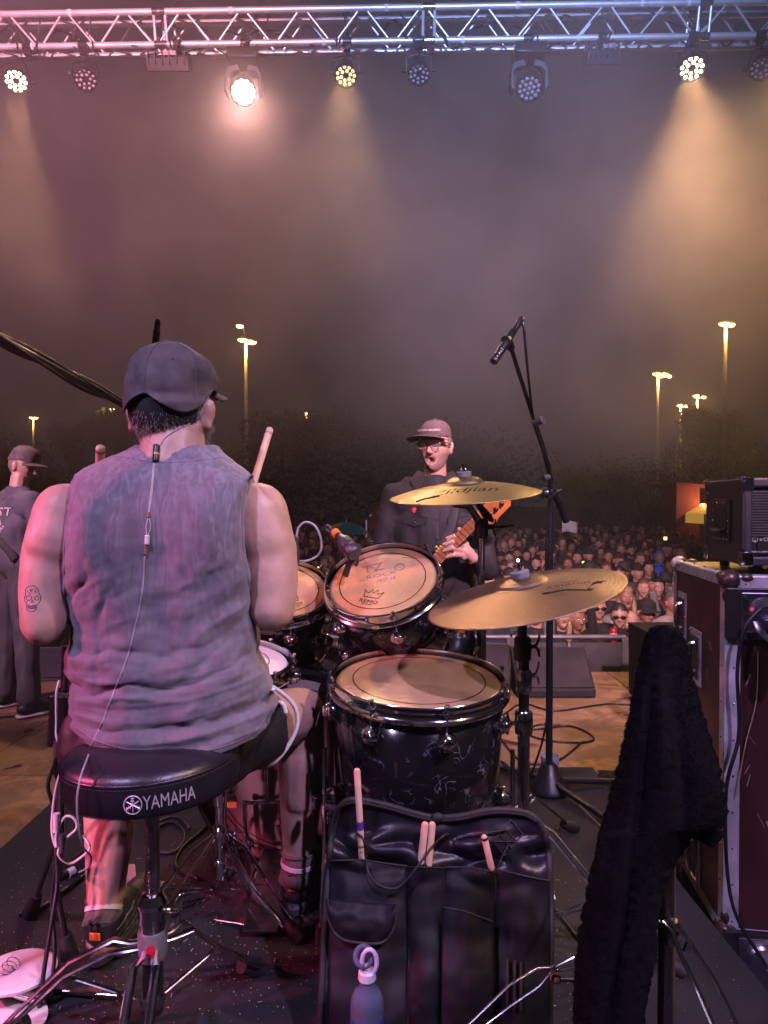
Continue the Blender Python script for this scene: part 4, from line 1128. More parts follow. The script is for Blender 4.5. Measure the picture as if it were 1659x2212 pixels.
cable([fl(0, 1550), fl(60, 1540), fl(110, 1500), fl(160, 1470)], .007, label='black cable on the floor under the guitarist', group=GK)
cable([fl(0, 1505), fl(30, 1520), fl(45, 1490), fl(90, 1450), fl(140, 1380, .1)], .006, label='thin black cable rising from the floor beside the guitarist', group=GK)
# ------------------------------------------------------------------ flight case with amplifier
m_fc = MAT('maroon_laminate', (.045, .013, .013), .38, 0, .35, 3, bump=.12, bs=300, spec=.4)
m_fcalu = MAT('case_aluminium', (.60, .59, .62), .42, .35, .45, 11, bump=.3, bs=40)
m_rivet = MAT('rivet', (.55, .55, .58), .25, 1, .3, 9)
X0, X1 = 1.045, 1.95; Y0, Y1 = 2.12, 2.68; ZB, ZT = .06, 1.175
fc = thing('flight_case', ((X0+X1)/2, (Y0+Y1)/2, 0), 'tall scuffed maroon flight case with aluminium edges lying on its side at the right', 'flight case')
def board(name, c, sz): return obj(name, MB().box(c, sz), m_fc, fc, 0, bevel=.002)
g = .0
board('panel', ((X0+.005), (Y0+Y1)/2, (ZB+ZT)/2), (.010, Y1-Y0-.01, ZT-ZB-.01)); board('panel', ((X0+X1)/2, Y0+.005, (ZB+ZT)/2), (X1-X0-.025, .010, ZT-ZB-.01))
board('panel', ((X0+X1)/2, (Y0+Y1)/2, ZT-.006), (X1-X0-.012, Y1-Y0-.012, .008)); board('panel', ((X0+X1)/2, Y1-.005, (ZB+ZT)/2), (X1-X0-.025, .010, ZT-ZB-.01)); board('panel', ((X0+X1)/2, (Y0+Y1)/2, ZB+.005), (X1-X0-.03, Y1-Y0-.03, .008))
def lprof(a, b, n1, n2, w=.034, th=.0035):
    """right-angle edge extrusion from a to b with inward directions n1 and n2"""
    a, b, n1, n2 = V(a), V(b), V(n1), V(n2); mb = MB(); o = -(n1 + n2)*th*.6
    poly = [o, o + n1*w, o + n1*w + n2*th, o + n1*th + n2*th, o + n2*w + n1*th, o + n2*w]
    L_ = len(poly); mb.add([a+q for q in poly] + [b+q for q in poly], [tuple(range(L_)), tuple(range(2*L_-1, L_-1, -1))] + [(i, i+L_, (i+1) % L_+L_, (i+1) % L_) for i in range(L_)])
    mb.cyl(a + o*.6 + (n1+n2)*.004, b + o*.6 + (n1+n2)*.004, .006, n=8)
    e = obj('edge_profile', mb, m_fcalu, fc, 40)
    rv = (b-a).length; k = int(rv/.11)
    for i in range(k):
        c = a + (b-a)*((i+.5)/k)
        for m1, m2 in ((n1, n2), (n2, n1)):
            q = c + m1*.024 - m2*.0024
            obj('rivet', MB().ell(q, .0036, None, 8, 5), m_rivet, e, 180)
    return e
lprof((X0, Y0, ZB), (X0, Y0, ZT), (1, 0, 0), (0, 1, 0), .045); lprof((X0, Y1, ZB), (X0, Y1, ZT), (1, 0, 0), (0, -1, 0)); lprof((X0, Y0, ZT), (X0, Y1, ZT), (1, 0, 0), (0, 0, -1)); lprof((X0, Y0, ZB), (X0, Y1, ZB), (1, 0, 0), (0, 0, 1))
lprof((X0, Y0, ZT), (X1, Y0, ZT), (0, 1, 0), (0, 0, -1), .045); lprof((X0, Y0, ZB), (X1, Y0, ZB), (0, 1, 0), (0, 0, 1))
for z in (ZT, ZB):
    for y in (Y0, Y1):
        sz = -1 if z == ZT else 1; sy = 1 if y == Y0 else -1
        mb = MB().ell((X0+.014, y+.014*sy, z+.014*sz), .033, None, 16, 10)
        for dx, dy, dz in ((.055, .0, .0), (0, .055*sy, 0), (0, 0, .055*sz)):
            mb.ell((X0+.006+dx, y+.006*sy+dy, z+.006*sz+dz), (.024 if dx else .014, .024 if dy else .014, .024 if dz else .014), None, 12, 8)
        obj('ball_corner', mb, m_fcalu if y == Y1 else MAT('brown_corner', (.10, .07, .06), .35, .6, .4, 20), fc, 180)
def butterfly(yc, zc, w=.10, h=.20, far=False):
    x = X0 - .004; p = obj('handle_plate', MB().box((x+.001, yc, zc), (.005, w, h)), m_fcalu, fc, 0, bevel=.004)
    obj('recess', MB().box((x - .0025, yc, zc), (.003, w*.62, h*.72)), m_black, p, 0, bevel=.001)
    obj('bail', MB().tube(bez([(x-.004, yc-.01, zc-h*.27), (x-.020, yc-.005, zc-h*.22), (x-.024, yc-.005, zc), (x-.020, yc-.005, zc+h*.22), (x-.004, yc-.01, zc+h*.27)], 20), .008, 8), m_rivet, p)
    obj('rim', MB().tube([(x-.003, yc+s1*w*.33, zc+s2*h*.38) for s1, s2 in ((-1,-1),(1,-1),(1,1),(-1,1))], .004, 6, closed=True), m_rivet, p)
    for s1 in (-1, 1):
        for s2 in (-1, 0, 1): obj('rivet', MB().ell((x-.003, yc+s1*w*.43, zc+s2*h*.46), .0042, None, 8, 5), m_rivet, p, 180)
butterfly(2.40, P(1525, 1418, 2.40).z, .12, .19)
butterfly(2.56, P(1475, 1325, 2.6).z, .10, .17)
butterfly(2.40, P(1520, 1845, 2.40).z, .12, .19)
butterfly(2.60, P(1470, 1850, 2.6).z, .10, .17)
def caster(x, z, label=None):
    y = Y0 - .002
    pl = obj('caster_board', MB().box((x+.03, y-.012, z), (.23, .022, .155)), m_black, fc, 0, bevel=.003)
    obj('mount_plate', MB().box((x+.02, y-.026, z+.005), (.13, .005, .12)), m_rivet, pl, 0, bevel=.003)
    for s1 in (-1, 1):
        for s2 in (-1, 1): obj('bolt', MB().cyl((x+.02+s1*.052, y-.028, z+.005+s2*.046), (x+.02+s1*.052, y-.036, z+.005+s2*.046), .007, n=6), m_rivet, pl)
    obj('swivel', MB().lathe([(.045, 0), (.045, .006), (.038, .014), (.020, .016), (.018, .012), (.001, .012)], axisM((x+.02, y-.029, z+.005), (0, -1, 0)), 24), m_rivet, pl)
    fk = MB()
    for s in (-1, 1):
        fk.tube(bez([(x+.02+s*.024, y-.040, z-.02), (x+.03+s*.026, y-.065, z-.05), (x+.05+s*.026, y-.11, z-.075)], 12), .016, 8, flat=.25)
    obj('fork', fk, m_rivet, pl)
    wh = MB(); M = axisM((x+.05, y-.10, z-.07), (1, 0, 0))
    tyre = obj('wheel', MB().lathe([(.020, -.019), (.050, -.019), (.058, -.012), (.060, 0), (.058, .012), (.050, .019), (.020, .019)], M, 32), MAT('blue_wheel', (.05, .13, .42), .5, 0, .3, 12), pl)
    return pl
caster(1.125, P(1640, 1325, 2.1).z); caster(1.125, P(1640, 2080, 2.1).z + .02)
caster(1.70, P(1640, 1325, 2.1).z); caster(1.70, P(1640, 2080, 2.1).z + .02)
# scuffs, splinters
sc = MB(); random.seed(9)
for i in range(46):
    if i % 2: q = V((X0-.0008, random.uniform(Y0+.06, Y1-.05), random.uniform(ZB+.1, ZT-.1))); R = Matrix.Rotation(random.uniform(-.9, .9), 3, 'X'); sz = (.001, random.uniform(.001, .004), random.uniform(.006, .03))
    else: q = V((random.uniform(X0+.06, X0+.3), Y0-.0008, random.uniform(ZB+.2, ZT-.15))); R = Matrix.Rotation(random.uniform(-.6, .6), 3, 'Y'); sz = (random.uniform(.001, .004), .001, random.uniform(.008, .05))
    sc.box(q, sz, R)
obj('scuff', sc, MAT('scuffed_wood', (.30, .22, .19), .8, 0, .5, 60), fc, 0, kind='stuff')
spl = MB()
for i in range(9): 
    x = X0 + .10 + i*.02; z = ZT - .10; spl.tube([(x, Y0-.02, z-.03), (x+random.uniform(-.01, .01), Y0-.03, z + random.uniform(.0, .05))], [.006, .001], 4)
obj('splinter', spl, MAT('raw_wood', (.45, .28, .18), .8), fc, 0)
obj('dangling_thread', MB().tube(bez([(X0+.09, Y0-.012, .95), (X0+.085, Y0-.014, .80), (X0+.055, Y0-.012, .66), (X0+.03, Y0-.012, .5)], 20), .0016, 5), MAT('tan_string', (.4, .27, .14), .8), fc)
cable([V((X0+.10, Y0-.05, 1.10)), V((X0+.03, Y0-.06, 1.03)), V((X0+.012, Y0-.05, .9)), V((X0+.02, Y0-.045, .70)), V((X0-.02, Y0-.05, .52)), V((X0+.0, Y0-.05, .2)), V((X0+.1, Y0-.06, .01))], .0055, label='black cable hanging down the near corner of the flight case', seg=60)
# amplifier cabinet on the case
AX0, AX1 = 1.075, 1.60; AY0, AY1 = 2.16, 2.52; AZ0, AZ1 = ZT + .028, 1.475
am = thing('speaker_amplifier', ((AX0+AX1)/2, (AY0+AY1)/2, ZT), 'black speaker amplifier with metal corners and ribbed back standing on the flight case', 'amplifier')
m_tolex = MAT('black_tolex', (.022, .019, .026), .55, 0, .25, 40, bump=.7, bs=420)
h = AZ1 - AZ0
ring = MB()  # frame of the back, box sides around a recessed panel
tk = .028
ring.box(((AX0+tk/2), (AY0+AY1)/2, (AZ0+AZ1)/2), (tk, AY1-AY0, h)); ring.box((AX1-tk/2, (AY0+AY1)/2, (AZ0+AZ1)/2), (tk, AY1-AY0, h))
ring.box(((AX0+AX1)/2, (AY0+AY1)/2, AZ1-tk/2+.0005), (AX1-AX0-2*tk, AY1-AY0-.001, tk)); ring.box(((AX0+AX1)/2, (AY0+AY1)/2, AZ0+tk/2-.0005), (AX1-AX0-2*tk, AY1-AY0-.001, tk))
obj('cabinet', ring, m_tolex, am, 0, bevel=.006)
obj('back_panel', MB().box(((AX0+AX1)/2, AY0+.035, (AZ0+AZ1)/2), (AX1-AX0-2*tk-.002, .02, h-2*tk-.002)), m_black, am, 0)
zz = AZ0 + .095; fi = 0
while zz < AZ1 - tk - .012:
    obj('louvre', MB().box(((AX0+AX1)/2, AY0+.018, zz), (AX1-AX0-2*tk-.006, .014, .0035), Matrix.Rotation(.5, 3, 'X')), m_grey_pl, am, 0); zz += .0085; fi += 1
obj('front_cloth', MB().box(((AX0+AX1)/2, AY1-.03, (AZ0+AZ1)/2), (AX1-AX0-2*tk-.002, .02, h-2*tk-.002)), m_grille, am, 0)
obj('socket_plate', MB().box((AX0+.24, AY0+.020, AZ0+.060), (.38, .006, .052)), m_black, am, 0)
obj('power_inlet', MB().box((AX0+.115, AY0+.014, AZ0+.060), (.045, .008, .030)), m_grey_pl, am, 0, bevel=.003)
tb = MB()
for txt, x, z, s_ in (('\u25BD', .0, 0, 0), ('CE', .075, .076, .016), ('AC LINE IN', .115, .080, .0095), ('~ 50/60 Hz 300W', .052, .040, .0075), ('USE ONLY T3.15AL FUSE', .13, .036, .0065), ('ATTENTION: DO NOT OPEN', .25, .046, .008)):
    if s_: text_on(tb, txt, s_, lambda a, b_, x=x, z=z: V((AX0+x+a, AY0+.0160, AZ0+z+b_)))
for cx in (.042, ):
    tb.tube([V((AX0+cx+.008*math.cos(a), AY0+.0160, AZ0+.080+.008*math.sin(a))) for a in [i*2*PI/16 for i in range(16)]], .0008, 4, closed=True)
    tb.box((AX0+cx, AY0+.0160, AZ0+.078), (.001, .0005, .010)); tb.box((AX0+cx, AY0+.0160, AZ0+.077), (.008, .0005, .001))
tb.box((AX0+.059, AY0+.0160, AZ0+.080), (.009, .0005, .0014), Matrix.Rotation(.8, 3, 'Y')); tb.box((AX0+.059, AY0+.0160, AZ0+.080), (.009, .0006, .0014), Matrix.Rotation(-.8, 3, 'Y'))
obj('print', tb, m_wht, am, 0)
hx = AX0 - .002; hyc, hzc = 2.345, (AZ0+AZ1)/2 + .0
hp = obj('handle_plate', MB().box((hx, hyc, hzc), (.006, .17, .145)), m_cab, am, 0, bevel=.006)
obj('recess', MB().box((hx-.0035, hyc, hzc), (.002, .115, .088)), MAT('deep_black', (.004, .004, .005), .7), hp, 0)
obj('grip', MB().tube(bez([(hx-.004, hyc-.05, hzc-.03), (hx-.016, hyc-.04, hzc-.032), (hx-.016, hyc+.04, hzc-.032), (hx-.004, hyc+.05, hzc-.03)], 16), .008, 8), m_black, hp)
for k in range(5):
    for s_ in (-1, 1): obj('screw', MB().ell((hx-.004, hyc-.064+k*.032, hzc+s_*.060), .0038, None, 8, 5), m_chrome, hp, 180)
for k in (-1, 0, 1):
    for s_ in (-1, 1): obj('screw', MB().ell((hx-.004, hyc+s_*.073, hzc+k*.035), .0038, None, 8, 5), m_chrome, hp, 180)
for y in (AY0, AY1):
    for z in (AZ0, AZ1):
        sy = 1 if y == AY0 else -1; sz = 1 if z == AZ0 else -1
        mb = MB(); mb.box((AX0+.014, y-sy*.001, z+sz*.020), (.034, .004, .044)); mb.box((AX0-.001, y+sy*.014, z+sz*.020), (.004, .034, .044)); mb.box((AX0+.014, y+sy*.014, z-sz*.001), (.034, .034, .004)); mb.ell((AX0+.002, y+sy*.002, z+sz*.002), .010)
        obj('corner', mb, m_chrome, am, 60, bevel=.002)
obj('edge_strip', MB().tube([(AX0+.002, AY0+.001, AZ1-.05), (AX0+.002, AY0+.001, AZ0+.05)], .007, 8), m_rubber, am)
for x in (AX0+.05, AX0+.16, AX1-.05):
    for y in (AY0+.05, AY1-.05): obj('foot', MB().cyl((x, y, ZT), (x, y, AZ0), .016, n=14), m_rubber, am)

def turn_about(t, px, py, ang, dx=0):
    """turn a finished thing about the vertical line through (px, py)"""
    R = Matrix.Rotation(ang, 3, 'Z'); c = V((px, py, 0)); t.location = R @ (V(t.location) - c) + c + V((dx, 0, 0)); t.rotation_euler = (0, 0, ang)
turn_about(fc, X0, Y0, -.135); turn_about(am, AX0, AY0, -.135, .042)
# ------------------------------------------------------------------ drummer
def surf_bvh(objs):
    vs = []; fs = []
    for o in objs:
        me = o.data; b = len(vs); off = origin(o)
        vs += [v.co + off for v in me.vertices]; fs += [[b+i for i in p.vertices] for p in me.polygons]
    return bvhtree.BVHTree.FromPolygons(vs, fs)
CAM0 = V((0, 0, CAMZ))
def on_surf(bvh, x, y, off=.004, dflt=1.35):
    r = (P(x, y, 1) - CAM0).normalized(); h = bvh.ray_cast(CAM0, r)
    return (h[0] - r*off) if h[0] is not None else P(x, y, dflt)
dr = thing('person', P(345, 1650, 1.4), 'drummer seen from behind in a faded grey sleeveless shirt, seated on the stool', 'person')
ORG[dr.name] = V((0, 0, 0)); dr.location = (0, 0, 0)
hc = P(374, 886, 1.445); HM = Matrix.Translation(hc) @ Matrix.Rotation(PI - .20, 4, 'Z') @ Matrix.Rotation(.06, 4, 'X') @ Matrix.Scale(.975, 4)
hf = head_surface(0)
bd = MB(); head_geo(bd, hf, HM, 72, 60, 0, 0, 0); bd.mi = 0
for s in (-1, 1):
    bd.ell(HM @ V((s*.085, .016, -.012)), (.009, .019, .032), HM.to_3x3().normalized() @ Euler((.15, 0, s*.75)).to_matrix(), 12, 10)
    bd.ell(HM @ V((s*.090, .020, -.002)), (.007, .015, .020), HM.to_3x3().normalized() @ Euler((.15, 0, s*.9)).to_matrix(), 12, 10)
    bd.ell(HM @ V((s*.088, .014, -.038)), (.008, .010, .011), None, 10, 8)
bd.chain([P(378, 920, 1.44), P(372, 985, 1.42), P(350, 1120, 1.43)], [.062, .066, .10], 16)
bd.caps(P(385, 940, 1.42), P(372, 1010, 1.41), .055, .07)
for xs in (225, 490): bd.caps(P(360, 1000, 1.43), P(xs, 1066, 1.43), .045, .05, 14)
bd.chain([P(345, 1150, 1.44), P(345, 1400, 1.44), P(345, 1580, 1.46)], [.10, .11, .13])
# left arm
LS, LE, LH = P(139, 1110, 1.44), P(94, 1342, 1.365), P(222, 1062, 1.60)
bd.chain([P(240, 1110, 1.44), LS], [.06, .058], 16); bd.chain([LS, P(112, 1190, 1.405), P(100, 1265, 1.385), LE], [.060, .056, .051, .043], 18); bd.caps(P(139, 1108, 1.42), P(122, 1175, 1.40), .060, .060, 16); bd.caps(P(160, 1120, 1.41), P(150, 1260, 1.42), .045, .05, 14)
bd.ell(LE + V((.0, -.008, -.006)), (.034, .036, .040))
LW = LE + (LH-LE)*.80; bd.chain([LE, LE + (LW-LE)*.35, LW], [.043, .046, .029], 16)
# right arm
RS, RE, RH = P(560, 1106, 1.45), P(588, 1312, 1.40), P(540, 1095, 1.64)
bd.chain([P(470, 1110, 1.44), RS], [.06, .056], 16); bd.chain([RS, P(580, 1190, 1.425), P(588, 1260, 1.41), RE], [.060, .058, .053, .048], 18); bd.caps(P(558, 1104, 1.43), P(574, 1175, 1.42), .059, .058, 16)
bd.ell(RE + V((0, -.006, -.008)), (.036, .038, .042))
RW = RE + (RH-RE)*.80; bd.chain([RE, RE + (RW-RE)*.35, RW], [.046, .048, .029], 16)
def fist(mb, W, H, axis):
    """hand closed round a stick running along axis"""
    d = (H-W).normalized(); axis = V(axis).normalized(); side = d.cross(axis).normalized()
    mb.caps(W, H, .028, .032); mb.caps(H - axis*.025, H + axis*.025, .028, .028)
    for k in range(4):
        b0 = H + d*.022 + axis*(-.033 + .021*k)
        mb.chain([b0, b0 + d*.020 + side*.022, b0 + d*.002 + side*.038, b0 - d*.018 + side*.028], [.0105, .010, .009, .008], 8)
    mb.chain([H + axis*.03, H + axis*.05 + side*.02, H + axis*.045 + side*.045], [.013, .011, .009], 8)
    return H + side*.018 + d*.004
RA = P(583, 926, 1.72) - P(538, 1085, 1.655); LA = P(235, 968, 1.66) - P(214, 1060, 1.62)
gr = fist(bd, RW, RH, RA); gl = fist(bd, LW, LH, LA)
# legs
RHp, RK, RAn = P(440, 1600, 1.46), P(648, 1540, 1.76), P(643, 1862, 1.755)
bd.chain([P(345, 1600, 1.46), RHp, RK], [.11, .095, .064], 18); bd.chain([RK, P(652, 1680, 1.765), P(648, 1780, 1.76), RAn], [.060, .060, .048, .036], 18); bd.ell(RK + V((.0, .01, .0)), (.060, .062, .060))
bd.caps(P(650, 1640, 1.745), P(650, 1720, 1.745), .052, .048)
LHp, LK, LAn = P(260, 1600, 1.46), P(242, 1590, 1.80), P(226, 1965, 1.585)
bd.chain([P(345, 1600, 1.46), LHp, LK], [.11, .095, .064], 18); bd.chain([LK, P(238, 1740, 1.69), P(234, 1840, 1.63), LAn], [.060, .062, .052, .038], 18)
bd.caps(P(236, 1760, 1.66), P(234, 1810, 1.635), .054, .050)
for a_, hb in ((RAn, P(640, 1975, 1.75)), (LAn, P(214, 2085, 1.55))): bd.caps(a_, V((hb.x, hb.y + .02, RZ+.05)), .036, .036); bd.caps(V((hb.x, hb.y+.02, RZ+.05)), V((hb.x+.01, hb.y + .20, RZ+.05)), .036, .032)
bm_ = remesh(bd, .0048, 3, 'body')
def relax_arms(me, it=26):
    """smooth the arms only, so that the joints flow into each other"""
    n = len(me.vertices); co = np.empty(n*3); me.vertices.foreach_get('co', co); co = co.reshape(-1, 3)
    e = np.empty(len(me.edges)*2, int); me.edges.foreach_get('vertices', e); e = e.reshape(-1, 2)
    dx = np.abs(co[:, 0] + .452); w = np.clip((dx - .13)/.06, 0, 1)*np.clip((co[:, 2] - .98)/.05, 0, 1)*np.clip((1.62 - co[:, 1])/.06, 0, 1)
    deg = np.bincount(e.ravel(), minlength=n)
    for k in range(it*2):
        s = np.zeros_like(co)
        for ax_ in range(3): s[:, ax_] = np.bincount(e[:, 0], co[e[:, 1], ax_], n) + np.bincount(e[:, 1], co[e[:, 0], ax_], n)
        f_ = .6 if k % 2 == 0 else -.61
        co += (s/deg[:, None] - co)*w[:, None]*f_
    for i in np.where(w > .3)[0]:
        p = V(co[i]); co[i] += np.array(me.vertices[i].normal)*(.0010*noise.noise(p*26) + .0022*noise.noise(p*9))
    me.vertices.foreach_set('co', co.ravel()); me.update()
relax_arms(bm_)
m_dskin = MAT('drummer_skin', (.50, .31, .235), .50, 0, .22, 26, bump=.3, bs=220, sss=.03)
body = obj('body', bm_, m_dskin, dr, 180)
# cap
m_cap = MAT('faded_black_cap', (.135, .112, .104), .85, 0, .4, 16, bump=.5, bs=500, col2=(.060, .052, .054))
cpm = MB()
def cap_off(p):
    back = max(0, p.y/.094); n_ = noise.noise(V((p.x*18, p.y*14, p.z*42)))*(1 + .9*sm(.06, .0, p.z))
    dent = -.010*math.exp(-((p.x + .035)/.05)**2 - ((p.z - .012)/.010)**2)*back + .006*math.exp(-((p.x + .02)/.06)**2 - ((p.z - .035)/.012)**2)*back
    return .016 + .012*sm(.03, .075, p.z)*(1 - .45*sm(.085, .118, p.z)) + .004*n_ + dent + .005*back
def cap_mask(x, y, z):
    arch = -.010 + .016*math.exp(-((x-.005)/.035)**2)
    return z > (.036 if y < -.02 else .036 - (.036 - arch)*sm(-.02, .06, y))
def cap_edge(x, y):
    arch = -.012 + .024*math.exp(-((x-.005)/.036)**2) - .010*abs(math.sin(x*38))
    return .040 if y < -.02 else .040 - (.040 - arch)*sm(-.02, .07, y)
dome(cpm, hf, HM, cap_edge, cap_off, 150, 60)
cap_o = obj('cap', cpm, m_cap, dr, 180, solid=.002)
st_ = MB(); shell(st_, hf, HM, lambda x, y, z: y > .035 and -.040 < z < .02, lambda p: .011 + .05*max(0, min(.01, p.y-.035)), 110, 120); obj('cap_strap', st_, MAT('cap_inside', (.018, .016, .018), .9), cap_o, 180)
obj('cap_button', MB().ell(HM @ V((.004, .030, .137)), (.0095, .0095, .006)), m_cap, cap_o, 180)
for a_ in (-1.02, 0, 1.02, 2.0, -2.0):
    pts = []
    for k in range(18):
        t_ = .18 + k/17*1.30; q = hf(PI + a_*(.3 + .7*min(1, k/6)), t_); n_ = cap_off(q) + .0012; pts.append(HM @ hf(PI + a_*(.3 + .7*min(1, k/6)), t_, n_))
    obj('cap_seam', MB().tube(pts, .0013, 5), m_cap, cap_o)
for a_ in (-.50, .50, 1.5):
    q = hf(PI + a_, .92); c = HM @ hf(PI + a_, .92, cap_off(q) + .001); n_ = (c - HM @ V((0, 0, .02))).normalized()
    obj('cap_eyelet', MB().lathe([(.0012, 0), (.003, .001), (.0036, 0)], axisM(c, n_), 10, False), m_cap, cap_o)
br = MB()
def brim(u, v):
    a = (u-.5)*2.3; r = .092 + v*.070*math.cos((u-.5)*2.0); return HM @ V((math.sin(a)*r*.74, -math.cos(a)*r - .004, .068 - .012*v - .028*(abs(u-.5)*2)**2))
br.grid(brim, 18, 6); obj('cap_brim', br, m_cap, cap_o, 180, solid=.004)
# hair and beard
m_dhair = MAT('greying_hair', (.15, .11, .09), .6, 0, .5, 120, bump=.5, bs=500, col2=(.24, .21, .19))
hh = MB(); shell(hh, hf, HM, lambda x, y, z: y > -.005 and -.060 + .25*max(0, abs(x)-.03) < z < .02, lambda p: .0035 + .004*sm(-.07, -.03, p.z), 80, 60, .0015, 120)
hair_o = obj('hair', hh, m_dhair, dr, 180)
hs = MB(); random.seed(4)
for i in range(1500):
    a = PI + random.uniform(-1.75, 1.75); t_ = random.uniform(1.62, 2.12)
    q = hf(a, t_); 
    if q.z < -.068: continue
    r0 = HM @ hf(a, t_, .001); r1 = HM @ (hf(a, t_ + .10, .006 + random.random()*.008) + V((random.uniform(-.004, .004), 0, random.uniform(-.006, 0))))
    hs.tube([r0, r0.lerp(r1, .6) + V((0, -.002, 0)), r1], [.0007, .0006, .0002], 3, cap=False)
for i in range(900):                                # beard on the visible jaw
    a = random.choice((1, -1))*random.uniform(.5, 1.65); t_ = random.uniform(1.75, 2.55)
    r0 = HM @ hf(a, t_, .001); r1 = HM @ (hf(a, t_ + .05, .008 + random.random()*.012)); hs.tube([r0, r1], [.0008, .0003], 3, cap=False)
obj('hair_strands', hs, m_dhair, hair_o, 0, kind='stuff')
bb = MB(); shell(bb, hf, HM, beard_mask, .004, 60, 50, .003, 90); obj('beard', bb, m_dhair, dr, 180)
# shirt: lofted rows (y, left x, right x, centre depth, half thickness, squareness)
m_shirt_rows = [(962, 292, 468, 1.435, .066, 2.0), (974, 268, 478, 1.435, .078, 2.0), (986, 245, 486, 1.435, .088, 2.2), (998, 208, 503, 1.435, .094, 2.4), (1010, 182, 521, 1.435, .10, 2.6), (1026, 160, 547, 1.43, .108, 3.2),
 (1060, 150, 536, 1.43, .118, 4.2), (1104, 144, 524, 1.425, .124, 4.6), (1172, 138, 526, 1.425, .125, 4.4), (1240, 137, 536, 1.43, .124, 4.0), (1300, 139, 546, 1.435, .122, 3.2), (1356, 154, 548, 1.44, .124, 2.8), (1424, 147, 548, 1.44, .128, 2.7),
 (1452, 150, 572, 1.44, .132, 2.7), (1515, 155, 588, 1.445, .140, 2.7), (1560, 158, 588, 1.445, .145, 2.7), (1600, 162, 580, 1.445, .148, 2.7), (1640, 170, 560, 1.445, .15, 2.7)]
def _rows_at(y):
    acc = [interp(m_shirt_rows, y + k*9) for k in (-2, -1, 0, 1, 2)]
    return tuple(sum(a[i] for a in acc)/5 for i in range(5)) if 985 < y < 1600 else interp(m_shirt_rows, y)
ROWS = [(y,) + _rows_at(y) for y in range(962, 1642, 4)]
def hem_y(x):
    return interp([(140, 1565), (160, 1572), (200, 1607), (260, 1626), (319, 1636), (400, 1636), (456, 1630), (500, 1616), (547, 1593), (575, 1560), (585, 1538), (592, 1500)], x)[0]
def fold(x, y):
    low = sm(1330, 1470, y); v = 0
    w = noise.noise(V((x*.008, y*.008, 3)))*1.3 + noise.noise(V((x*.022, y*.018, 7)))*.5
    # rolls sagging to the lower back
    ph = (y - 62*(1 - ((x-300)/250)**2))/34 + w
    def hill(q): return 1 - 2*(1 - abs(math.sin(q)))**1.6
    am = .55 + .6*abs(noise.noise(V((x*.007, y*.012, 31))))
    sag = y - 62*(1 - ((x-300)/250)**2)
    v += low*.0052*am*hill(sag/52*PI*.62 + w)*(1 - .5*sm(1575, 1625, y))
    r1 = 1 - 2.4*abs(noise.noise(V((sag*.024, x*.0050, 11)))); r2 = 1 - 2.4*abs(noise.noise(V((sag*.052, x*.010, 17))))
    v += low*(.0058*r1*am + .0010*r2)
    s_, t_ = x*.50 + y*.87, x*.87 - y*.50
    mid_ = sm(1150, 1330, y)*(1 - .6*low)
    v += mid_*(.0048*(1 - 2.4*abs(noise.noise(V((s_*.020, t_*.0045, 23))))) + .0006*(1 - 2.4*abs(noise.noise(V((s_*.05, t_*.010, 29))))))
    # long diagonals from the right waist and from the right shoulder blade
    u = (y + (x-330)*.80); dg = sm(1180, 1330, y)*(1-.7*sm(1480, 1560, y))*sm(250, 430, x)
    v += dg*.0028*hill(u/48 + 1.2*w)
    u2 = (x + (y-1350)*.30); v += (1-low)*.0022*math.sin(u2/15 + 3*w)*sm(1150, 1300, y)
    lf = sm(1180, 1290, y)*(1-sm(1430, 1500, y))*(1-sm(190, 330, x)); v += lf*.005*hill((x*.9 + (y-1200)*.32)/26 + 1.4*w)
    # armhole pull
    v += .004*math.exp(-((x-530 + (1200-y)*-.12)/22)**2)*sm(1100, 1180, y)*math.sin(y/16.)
    v += .0035*noise.noise(V((x*.03, y*.012, 1))) + .0014*noise.noise(V((x*.10, y*.05, 5)))
    # shoulder blades and spine
    v += .010*math.exp(-((x-230)/75)**2 - ((y-1160)/85)**2) + .010*math.exp(-((x-455)/75)**2 - ((y-1160)/85)**2) - .006*math.exp(-((x-340)/30)**2)*sm(1040, 1120, y)*(1-sm(1350, 1450, y))
    return v
NU, NV = 220, 230
def shirt_pt(u, v):
    yy = 962 + v*(1640-962)
    for _ in range(2):
        xl, xr, cd, b, q = interp(ROWS, yy)
        a = 2*PI*u; cx, hw = (xl+xr)/2, (xr-xl)/2
        co, si = math.cos(a), math.sin(a)
        ex = 2/q; sx = math.copysign(abs(co)**ex, co); sy = math.copysign(abs(si)**ex, si)
        x = cx + hw*sx
        hy = hem_y(x)
        y2 = min(962 + v*(1640-962), hy)
        yy = y2
    d = cd - b*sy
    base = P(x, yy, min(d, cd)); p = V((base.x, d, base.z))
    if yy < 975: p.z += .003*noise.noise(V((x*.09, si*3, 2)))
    n_ = V((sx/(hw/cd/1.05*.001*1.5+1e-3)*0 + sx*.6, -sy, 0)); n_ = n_.normalized() if n_.length > 0 else V((0, -1, 0))
    return p + n_*fold(x, yy)
sh = MB(); sh.grid(shirt_pt, NU, NV, cu=True)
